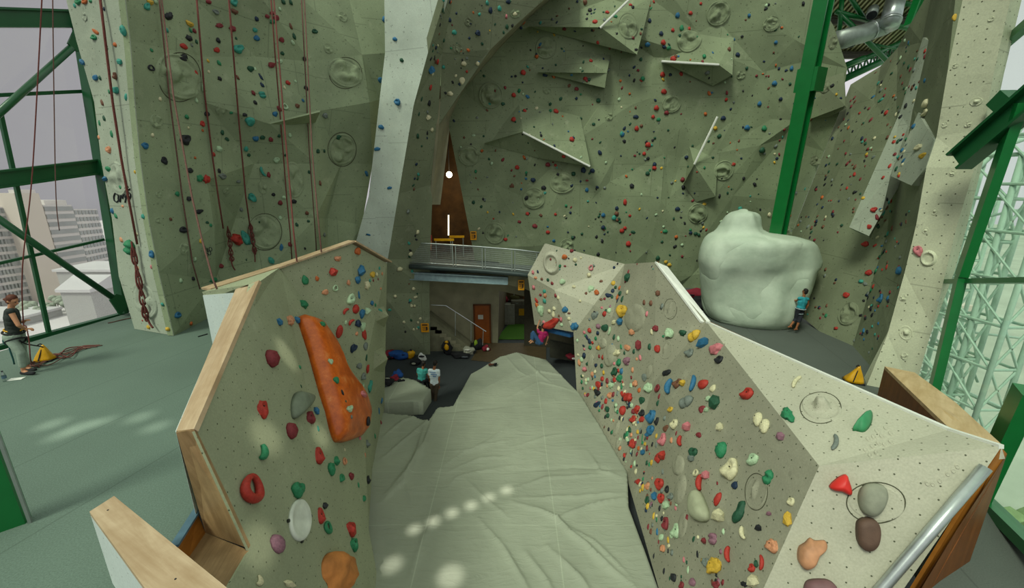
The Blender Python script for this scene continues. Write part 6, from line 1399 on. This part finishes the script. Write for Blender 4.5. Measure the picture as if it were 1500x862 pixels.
# --- belaying woman by the left window
Yw = 8.25; q = lambda x, y, d=0.0: P(x, y, Yw+d)
J = dict(hip=q(20.5, 492), chest=q(17.5, 465), neck=q(16.5, 450.5), head=q(18, 440.5), shL=q(15.5, 456, .17), shR=q(15.5, 456.5, -.17), elL=q(24, 470, .24), elR=q(27, 477, -.2), wrL=q(34.5, 472.5, .1), wrR=q(38, 482.5, -.03),
         knL=q(32.5, 516, .12), knR=q(30.5, 517, -.1), anL=q(41, 539, .14), anR=q(34.5, 544, -.08), toL=q(50, 541.5, .1), toR=q(48, 546.5, -.12), hax=Vector((0, -1, 0)))
J['hdL'] = Vector((.6, 0, .5)); J['hdR'] = Vector((.9, .1, .1)); J['hnL'] = Vector((.5, 0, -.8)); J['hnR'] = Vector((.1, 0, -1))
W_, wb_ = person('woman belaying by the left window in a dark tank top and pale capri trousers', J, cl('dark_tank_top', '#2c332f'), cl('sage_capri', '#8f9f90'), HAIR_B, SKIN, .98, .010, Vector((1, .05, .28)), 0, .84, True, cl('black_shoes', '#26282a'), .9, Vector((-.15, 0, .02)))
bm = bmesh.new()
def hoop(c, ax_, r, th): a = ax_.orthogonal().normalized(); b = ax_.cross(a).normalized(); tube(bm, [c+(a*math.cos(2*PI*k/18)+b*math.sin(2*PI*k/18))*r for k in range(18)], th, 6, False, True)
sp = (J['chest']-J['hip']).normalized(); hoop(J['hip'].lerp(J['chest'], .2), sp, .158, .02); hoop(J['hip'].lerp(J['knL'], .28), (J['knL']-J['hip']).normalized(), .155, .018); hoop(J['hip'].lerp(J['knR'], .28), (J['knR']-J['hip']).normalized(), .155, .018)
obj('harness', bm, M_strap, W_, True)
bm = bmesh.new(); hoop(J['hip'].lerp(J['chest'], .34), sp, .132, .016); o = obj('waistband', bm, M_yellow, W_, True); o['label'] = 'yellow waistband'
bm = bmesh.new(); ball(bm, q(10.5, 500, -.05), .07, (1, 1, 1.5)); tube(bm, [q(12, 492, -.1), q(14, 512, -.15), q(19, 526, -.15), q(21, 534, -.15)], .014, 6); ob_ = obj('gear_bag', bm, cl('teal_gear_bag', '#23504c'), W_, True)
free_rope('belay_rope', 'maroon belay rope rising from the belaying woman\'s hands past the left window', [P(62, -15, 9.3), P(54, 140, 9.1), P(46, 270, 8.8), P(33, 390, 8.3), q(34, 470, .02), q(38.5, 479, -.02), q(42.5, 500, -.05), q(44.5, 525, -.1), PZ(48, 533, .03), PZ(58, 538, .03)], .011, M_rope_r)
# --- girl by the white boulder
Yg = 12.85; q = lambda x, y, d=0.0: P(x, y, Yg+d)
gs = .80
J = dict(hip=q(1172.5, 453.5), chest=q(1175.5, 442.5), neck=q(1177.5, 434), head=q(1179.5, 427.5), shL=q(1171, 437.5, -.02), shR=q(1183, 438.5, .02), elL=q(1166.5, 441.5, .15), elR=q(1184, 446.5, .05), wrL=q(1163, 438.5, .32), wrR=q(1180.5, 453, .08),
         knL=q(1166, 467, .05), knR=q(1172, 467.5, -.03), anL=q(1158, 477.5, .02), anR=q(1166.5, 481, -.05), toL=q(1154.5, 479.3, .05), toR=q(1163.5, 483.2, -.02))
G_, _ = person('child in a teal tank top and dark shorts beside the white boulder, seen from behind', J, cl('teal_top', '#2f95a0'), cl('dark_shorts', '#2a2d33'), HAIR_D, SKIN2, gs, .013, Vector((-.35, 1, .1)), 0, .66, curl=.5)
bm = bmesh.new(); sp = (J['chest']-J['hip']).normalized(); hoop(J['hip'].lerp(J['chest'], .1), sp, .145, .018); hoop(J['hip'].lerp(J['knR'], .45), (J['knR']-J['hip']).normalized(), .085, .012); obj('harness', bm, cl('pale_harness', '#8fa0a4'), G_, True)
# --- seated climber in teal on the small mat
Ys = 15.2; q = lambda x, y, d=0.0: P(x, y, Ys+d)
J = dict(hip=q(617.5, 557), chest=q(618, 547), neck=q(619.5, 539.5), head=q(620.5, 533), shL=q(612.8, 541.5, 0), shR=q(624.5, 542, .06), elL=q(611.5, 549, .12), elR=q(626.8, 549.5, .05), wrL=q(615, 552, .32), wrR=q(628.5, 555.5, .2),
         knL=q(622, 556.5, .42), knR=q(627.5, 558, .3), anL=q(624, 570, .5), anR=q(629.5, 571.5, .38), toL=q(628, 571, .65), toR=q(634, 573, .5))
person('seated person in a teal T-shirt on the edge of the small mat', J, cl('teal_shirt', '#3c938b'), cl('dark_trousers_seated', '#25272a'), HAIR_D, SKIN2, .95, .014, Vector((.5, 1, -.15)), .5, .95)
# --- standing climber in white
Yt = 14.65; q = lambda x, y, d=0.0: P(x, y, Yt+d)
J = dict(hip=q(636.5, 563.5), chest=q(635.5, 549), neck=q(636, 540), head=q(637.5, 532.5), shL=q(629.5, 543), shR=q(642, 543.5), elL=q(628.5, 552.5, .15), elR=q(643.2, 555, .02), wrL=q(630.5, 558, .35), wrR=q(642.8, 565.5, .06),
         knL=q(633.5, 578, .1), knR=q(638.2, 579, .0), anL=q(630.5, 589.5, .08), anR=q(637.2, 593, -.06), toL=q(627.5, 592, .12), toR=q(634.5, 595.6, -.05))
Tt, _ = person('standing person in a white printed T-shirt and brown trousers, back to the camera', J, cl('white_shirt', '#cfdde2'), cl('brown_trousers', '#4a4033'), HAIR_D, SKIN2, 1.0, .014, Vector((.3, 1, -.1)), .55, .98, hem=.0)
bm = bmesh.new()
for k, (x, y, w_) in enumerate(((634, 546, .22), (635.5, 549, .26), (636.5, 552, .14))): box(bm, q(x, y, -.155), (w_, .012, .03), Matrix.Rotation(.12, 3, 'Y'))
o = obj('shirt_print', bm, cl('blue_print', '#5d86b4'), bpy.data.objects[Tt['shirt']]); o['label'] = 'faint blue print across the back'
# --- climber in magenta under the arch
Ym = 16.75; q = lambda x, y, d=0.0: P(x, y, Ym+d)
J = dict(hip=q(790, 502), chest=q(794.5, 492.5), neck=q(795, 484.5), head=q(795.5, 478.5), shL=q(789, 487), shR=q(800.5, 487.5), elL=q(787, 480, .05), elR=q(803, 494, .05), wrL=q(789.5, 472.5, .1), wrR=q(800.3, 502, .1),
         knL=q(779.5, 489, .1), knR=q(781, 487, -.12), anL=q(778.5, 498, .1), anR=q(780, 500, -.1), toL=q(775, 501, .1), toR=q(776.5, 503, -.1), hax=Vector((0, -1, 0)))
person('climber in a magenta T-shirt and blue jeans hanging under the arch above the mat', J, cl('magenta_shirt', '#9c1f57'), cl('blue_jeans', '#34567c'), HAIR_D, SKIN, .92, .013, Vector((-.2, 1, .35)), .5, .9, curl=.8)
# --- person in red on the landing, mostly behind the rib
Yr = 20.6; q = lambda x, y, d=0.0: P(x, y, Yr+d)
J = dict(hip=q(624, 366), chest=q(624, 352), neck=q(624, 343.5), head=q(624, 336), shL=q(617.5, 346), shR=q(630.5, 346), elL=q(616.5, 355), elR=q(631.8, 355), wrL=q(618, 364), wrR=q(631.5, 363.5), knL=q(621.5, 379), knR=q(626.5, 379), anL=q(621.5, 391), anR=q(626.5, 391), toL=q(620, 393.5, -.2), toR=q(627, 393.5, -.2))
person('person in a red shirt on the upper landing, half hidden behind the rib', J, cl('red_shirt', '#8e2020'), cl('dark_trousers_red', '#22242a'), HAIR_D, SKIN2, .95, .016, Vector((0, -1, 0)), .6, .97)
# ================================================================== gear on the floors
def tetra_bag(px, py, z, w_, h_, rotz, label):
    """soft yellow pyramid rope bag with a black base and webbing"""
    c = PZ(px, py, z); t = thing('rope_bag', label, 'bag', c); bm = bmesh.new(); Rz = Matrix.Rotation(rotz, 3, 'Z')
    n = 7; rows_ = []
    for j in range(n+1):
        f = j/n; row = []
        for k in range(20):
            a = 2*PI*k/20; sq = 1/max(abs(math.cos(a)), abs(math.sin(a))); r = (w_/2*(1-f*.93)*(sq*.75+.25))*(1+.05*math.sin(3*a+j)); p = c+Rz @ Vector((r*math.cos(a)+f*w_*.12, r*math.sin(a)*.75, .03+f*h_)); row.append(bm.verts.new(p))
        rows_.append(row)
    for A, B in zip(rows_, rows_[1:]):
        for k in range(20): bm.faces.new((A[k], A[(k+1) % 20], B[(k+1) % 20], B[k]))
    bm.faces.new(rows_[-1]); bm.faces.new(list(reversed(rows_[0]))); obj('bag_body', bm, M_yellow, t, True)
    bm = bmesh.new(); box(bm, c+Vector((0, 0, .02)), (w_*.98, w_*.72, .04), Rz, .01); obj('base_panel', bm, M_strap, t)
    bm = bmesh.new(); top = c+Rz @ Vector((w_*.12, 0, h_)); tube(bm, sm([top, top+Vector((-.04, 0, .05)), top+Vector((-.1, -.02, .02))], 4), .014, 6); obj('carry_loop', bm, M_strap, t)
    bm = bmesh.new(); tube(bm, [c+Rz @ Vector((-w_*.1, -w_*.385, .06)), c+Rz @ Vector((w_*.06, -w_*.1, h_*.8))], .012, 6); obj('webbing', bm, M_strap, t)
    return t
tetra_bag(66, 529, 0, .36, .37, .35, 'yellow pyramid-shaped rope bag on the floor beside the belaying woman')
tetra_bag(1250, 560, -.8, .42, .42, -.5, 'yellow pyramid-shaped rope bag on the dark floor near the pale column')
free_rope('safety_strap', 'black strap sagging from the belaying woman\'s harness to the yellow bag', [P(28, 499, 8.15), P(38, 504, 8.3), P(48, 506, 8.45), P(58, 507.5, 8.6), P(63, 509, 8.7)], .014, M_strap, 'strap')
rp = random.Random(8); bm = bmesh.new(); t = thing('rope_heap', 'heap of maroon rope trailing over the floor behind the yellow bag', 'rope', PZ(90, 522, 0))
for i in range(7):
    o0 = i*1.0; pts = [PZ(42+rp.uniform(-3, 3), 534+rp.uniform(-4, 4), .02+.012*i), PZ(56+rp.uniform(-3, 3), 532+rp.uniform(-5, 6), .03+.02*rp.random()), PZ(78+rp.uniform(-7, 7), 527+rp.uniform(-9, 7), .03+.03*rp.random()), PZ(100+rp.uniform(-7, 7), 517+rp.uniform(-6, 7), .03+.03*rp.random()), PZ(116+rp.uniform(-5, 8), 510+rp.uniform(-3, 4), .025), PZ(126+i*4.0, 510-i*.8+rp.uniform(-2, 2), .02)]
    b2 = one(tube, sm(pts, 5), .013, 6); obj('coil', b2, M_rope_r if i % 2 else M_rope_d, t, True)
free_rope('rope_end', 'short length of dark rope lying on the floor by the green window post', [PZ(158, 473.5, .015), PZ(166, 472, .015), PZ(176, 469.5, .015), PZ(194, 465.5, .015)], .014, M_rope_d)
free_rope('rope_end', 'short rope end on the floor against the smaller block', [PZ(290, 493.5, .015), PZ(297, 491.5, .015), PZ(304, 489.5, .015)], .014, M_strap)
b0 = PZ(8, 559, 0); t = thing('water_bottle', 'clear plastic water bottle on the floor at the left edge', 'bottle', b0)
bm = bmesh.new(); lathe(bm, [(0, 0), (.034, 0), (.036, .02), (.036, .15), (.03, .18), (.014, .205), (.014, .215), (0, .215)], 16, Matrix.Translation(b0)); obj('bottle_body', bm, glass_mat('clear_plastic', (.86, .9, .9, 1), .18), t, True)
bm = bmesh.new(); lathe(bm, [(0, 0), (.016, 0), (.016, .022), (0, .022)], 12, Matrix.Translation(b0+Vector((0, 0, .216)))); obj('cap', bm, M_dark, t)
bm = bmesh.new(); lathe(bm, [(.0368, .07), (.0375, .07), (.0375, .13), (.0368, .13)], 16, Matrix.Translation(b0)); obj('wrapper', bm, plain('bottle_wrapper', '#4f6a78', .5), t)
c = PZ(24, 555.5, .008); bm = bmesh.new(); box(bm, c, (.24, .12, .012), Matrix.Rotation(.3, 3, 'Z'), .004); tag(obj('folded_paper', bm, M_white), 'white folded paper on the floor near the woman\'s feet', 'paper')
def soft(name, label, cat, px, py, z, size, mat, group=None, seed=0, extra=None):
    c = PZ(px, py, z); t = thing(name, label, cat, c, group); bm = bmesh.new(); bmesh.ops.create_icosphere(bm, subdivisions=3, radius=.5)
    for v in bm.verts:
        v.co += v.co.normalized()*(noise.noise(v.co*2.6+Vector((seed*3, 1, 2)))*.28+noise.noise(v.co*6+Vector((seed, 4, 2)))*.08); v.co = Vector((v.co.x*size[0], v.co.y*size[1], max(0, v.co.z+.42)*size[2])) + c
    obj('main_body', bm, mat, t, True)
    if extra:
        for nm, off, sz, m2 in extra:
            bm = bmesh.new(); bmesh.ops.create_icosphere(bm, subdivisions=2, radius=.5)
            for v in bm.verts: v.co += v.co.normalized()*noise.noise(v.co*3+Vector((seed, 9, 1)))*.15; v.co = Vector((v.co.x*sz[0], v.co.y*sz[1], v.co.z*sz[2]))+c+Vector(off)
            obj(nm, bm, m2, t, True)
    return t
blue_c, red_c, blk, gry = cl('blue_nylon', '#1d4a8a'), cl('red_nylon', '#7d2230'), cl('black_nylon', '#1b1d1f'), cl('grey_nylon', '#9a9c8c')
Z0 = -4.29
soft('duffel_bag', 'blue bag slumped at the foot of the shaded rib wall', 'bag', 585, 526, Z0, (.75, .5, .5), blue_c, None, 1, [('strap', (.05, -.2, .3), (.6, .05, .05), blk)])
soft('duffel_bag', 'dark red bag tucked behind the blue bag', 'bag', 572, 525, Z0, (.55, .5, .45), red_c, None, 2, [('pocket', (0, -.22, .16), (.3, .1, .2), blk)])
soft('chalk_sack', 'yellow-orange sack on the carpet at the foot of the rib', 'bag', 602.5, 525, Z0, (.34, .32, .46), M_yellow, None, 3, [('drawstring_top', (0, 0, .42), (.14, .14, .12), blk)])
soft('helmet_pile', 'white and black helmet lying on a dark bag behind the seated person', 'helmet', 619, 529, Z0, (.36, .34, .42), cl('white_helmet', '#c9cdc9'), None, 4, [('visor', (0, -.15, .3), (.28, .12, .1), blk)])
soft('rucksack', 'low black rucksack on the carpet behind the seated person', 'bag', 609, 534, Z0, (.5, .4, .3), blk, None, 5, [('pocket', (-.05, -.2, .12), (.2, .08, .12), gry)])
soft('rucksack', 'upright black rucksack with a yellow front by the stair plinth', 'bag', 655.5, 519, Z0, (.46, .4, .78), blk, None, 6, [('front_pocket', (0, -.2, .44), (.24, .1, .34), M_yellow), ('top_pocket', (0, -.12, .7), (.2, .16, .14), M_yellow)])
soft('coat_heap', 'dark heap of clothes along the foot of the stair plinth', 'clothes', 673, 524, Z0, (.85, .4, .3), blk, None, 7, [('sleeve', (.3, -.18, .1), (.35, .12, .1), cl('slate_cloth', '#4a5055'))])
soft('tote_bag', 'pale grey bag slumped beside the dark clothes heap', 'bag', 687, 519, Z0, (.55, .42, .42), gry, None, 8, [('flap', (-.05, -.16, .3), (.34, .16, .06), cl('white_cloth', '#c5c6bb'))])
soft('rucksack', 'black and lime rucksack leaning by the handrail foot', 'bag', 701, 512, Z0, (.5, .42, .6), blk, None, 9, [('side_panel', (-.12, -.14, .38), (.2, .14, .36), cl('lime_cloth', '#7d9a2a'))])
soft('shoe_bag', 'small red and white bag beside the lime rucksack', 'bag', 711.5, 514, Z0, (.4, .34, .32), red_c, None, 10, [('white_panel', (.12, -.1, .12), (.16, .14, .16), M_white)])
Z1 = -3.70
soft('jacket', 'crumpled blue jacket on the small raised mat', 'clothes', 583, 552, Z1, (.4, .35, .34), blue_c, None, 11, [('sleeve', (-.1, -.16, .1), (.28, .1, .1), blue_c)])
soft('jacket', 'crumpled dark red jacket beside the blue one on the small raised mat', 'clothes', 578, 557, Z1, (.34, .3, .22), red_c, None, 12, [('sleeve', (.1, -.14, .08), (.2, .09, .08), red_c)])
soft('boot_bag', 'black bag at the hidden edge of the small raised mat', 'bag', 568, 564, Z1, (.42, .36, .3), blk, None, 13, [('handle', (0, 0, .28), (.2, .05, .05), gry)])
def shoe(px, py, z, rz, label, mat, grp=None):
    c = PZ(px, py, z); t = thing('climbing_shoe', label, 'shoe', c, grp); Rz = Matrix.Rotation(rz, 3, 'Z'); bm = bmesh.new()
    for x, r, h in ((-.1, .045, .05), (-.05, .048, .055), (0, .05, .045), (.06, .05, .038), (.11, .035, .03)): ball(bm, c+Rz @ Vector((x, 0, h)), r, (1.2, .95, 1.0 if x > -.02 else 1.3))
    smoothed(bm, .012, 'upper', mat, t, 1); bm = bmesh.new(); box(bm, c+Vector((0, 0, .008)), (.28, .085, .016), Rz, .006); obj('sole', bm, M_black, t)
    bm = bmesh.new(); box(bm, c+Rz @ Vector((.02, 0, .09)), (.05, .09, .012), Rz, .004); obj('tab', bm, cl('pale_tab', '#9a9a90'), t)
shoe(720, 535.5, ZM+.03, .4, 'brown climbing shoe on the far corner of the big mat', cl('brown_shoe', '#5a3426')); shoe(726, 534.5, ZM+.03, 1.3, 'black climbing shoe on the far corner of the big mat', blk)
shoe(588, 559, Z1, .3, 'black climbing shoe lying on the small raised mat', blk)
soft('jacket', 'red and white garment on the dark mat at the mouth of the tunnel', 'clothes', 836, 527, -3.85, (.4, .3, .3), red_c, None, 14, [('sleeve', (.12, -.12, .1), (.2, .1, .1), M_white)])
soft('clothes_heap', 'dark red and orange gear heap behind the white boulder', 'clothes', 1018, 437, -.78, (1.1, .5, .45), red_c, None, 15, [('pouch', (.35, -.22, .16), (.3, .2, .2), cl('orange_pouch', '#b5602a')), ('strap', (-.3, -.22, .2), (.4, .06, .06), blk)])
soft('black_pack', 'black pack on the dark floor behind the white painted edge', 'bag', 1030, 452, -.78, (.9, .5, .6), blk, None, 16, [('pocket', (.1, -.24, .3), (.3, .1, .25), cl('slate_cloth', '#4a5055'))])
# gear hung in the shop beyond the concrete opening
def hung(px, py, w_, h_, mat, label, cat='clothes', Y=24.2):
    c = P(px, py, Y); t = thing('hung_gear', label, cat, c); bm = bmesh.new(); bmesh.ops.create_icosphere(bm, subdivisions=2, radius=.5)
    for v in bm.verts: v.co += v.co.normalized()*noise.noise(v.co*3+Vector((px, py, 0)))*.25; v.co = Vector((v.co.x*w_, v.co.y*.16, v.co.z*h_))+c
    obj('garment', bm, mat, t, True); bm = one(tube, [c+Vector((0, 0, h_*.4)), c+Vector((0, .05, h_*.5+.1))], .02, 6); obj('hook', bm, M_steel_m, t)
hung(738, 440, .5, .55, red_c, 'dark red garment hung in the gear room, beside the opening'); hung(745, 450, .4, .8, blk, 'long black garment hung in the middle of the gear room'); hung(753, 437, .6, .4, cl('olive_cloth', '#4c4a28'), 'olive garment hung high in the gear room'); hung(770, 448, .35, 1.2, cl('rust_cloth', '#7c3a1c'), 'rust-red harness bundle hung in the gear room'); hung(776, 440, .4, .9, blk, 'black harness bundle hung nearest the arch')
c = P(764, 478, 24.0); t = thing('gear_cabinet', 'grey cabinet with a yellow notice in the gear room', 'cabinet', (c.x, c.y, -4.3)); bm = bmesh.new(); box(bm, Vector((c.x, c.y, -3.55)), (1.3, .5, 1.5), None, .02); obj('carcass', bm, plain('cabinet_grey', '#59564a', .6), t); bm = bmesh.new(); box(bm, Vector((c.x, c.y-.26, -3.5)), (.36, .02, .42)); o = obj('notice', bm, M_yellow, t)
for dx in (-.3, .3): bm = bmesh.new(); box(bm, Vector((c.x+dx, c.y-.255, -2.95)), (.56, .02, .22), None, .006); dw_ = obj('drawer', bm, plain('drawer_grey', '#68655a', .6), t); bm = bmesh.new(); box(bm, Vector((c.x+dx, c.y-.275, -2.95)), (.16, .02, .03), None, .004); obj('handle', bm, M_steel_m, dw_)
c = P(743, 476, 23.9); t = thing('sink_unit', 'pale low unit standing in the gear room beside the grey cabinet', 'cabinet', (c.x, c.y, -4.3)); bm = bmesh.new(); box(bm, Vector((c.x, c.y, -3.65)), (.9, .5, 1.3), None, .02); obj('carcass', bm, plain('pale_unit', '#85857a', .6), t)
for dx in (-.22, .22): bm = bmesh.new(); box(bm, Vector((c.x+dx, c.y-.26, -3.6)), (.4, .02, 1.05), None, .006); dw_ = obj('door', bm, plain('pale_unit_door', '#8f8f84', .6), t); bm = bmesh.new(); box(bm, Vector((c.x+dx*.4, c.y-.28, -3.3)), (.025, .02, .16), None, .004); obj('handle', bm, M_steel_m, dw_)
for o_ in list(bpy.data.objects):
    if 'shirt' in o_: del o_['shirt']
# graffiti letters on the end face
def scrawl(pts): return [on_wall(x, y, .012) for x, y in pts]
t = thing('graffiti', 'black scrawled graffiti letters on the pale end face', 'graffiti', on_wall(176, 287, .01))
for s_ in ([(169.5, 283), (167.5, 288), (168.5, 294), (172, 296), (175.5, 292)], [(171, 284), (174, 287), (174, 293), (177, 296)], [(177, 295), (177.5, 286), (180, 291), (182, 284), (184.5, 290)], [(184, 297), (186.5, 285), (189.5, 282), (192, 286), (190.5, 291), (187, 290)], [(184, 276), (188, 273)], [(185, 280), (191, 277)]):
    bm = one(tube, sm(scrawl(s_), 4), .016, 5); obj('stroke', bm, M_dark, t, True)
# ================================================================== narrow spot lamps added to imitate sun patches on floor, mat and panels
def beam(px, py, z, cone, power, col=(1, .93, .8), frm=(-2.5, -5.0, 13.0), p=None):
    tgt = p or PZ(px, py, z); src = tgt+Vector(frm); d = bpy.data.lights.new('sun_patch_spot', 'SPOT'); d.energy = power*2.4; d.color = col; d.spot_size = math.radians(cone); d.spot_blend = .75; d.shadow_soft_size = .12
    o = bpy.data.objects.new('sun_patch_spot', d); COL.objects.link(o); o.location = src; o.rotation_euler = (tgt-src).to_track_quat('-Z', 'Y').to_euler()
for px, py, c, e in ((75, 622, 1.9, 3000), (118, 626, 2.0, 3200), (150, 618, 1.7, 2400), (90, 638, 1.8, 2600), (205, 612, 1.9, 2600), (228, 626, 1.8, 2600)): beam(px, py, 0, c, e)
for px, py, c, e in ((607, 776, 1.5, 4000), (635, 765, 1.5, 4200), (662, 752, 1.5, 4200), (690, 741, 1.5, 4200), (716, 729, 1.5, 4000), (742, 718, 1.5, 4200), (575, 828, 2.0, 3000), (660, 845, 2.6, 3600)): beam(px, py, ZM, c, e, (1, .95, .86))
for px, py, c, e in ((420, 520, 3.2, 1800), (390, 640, 3.0, 1600), (470, 640, 2.6, 1500), (380, 800, 3, 1500)):
    h_ = hit(px, py)
    if h_: beam(0, 0, 0, c, e, (1, .96, .82), (7, -5, 9), h_[0])
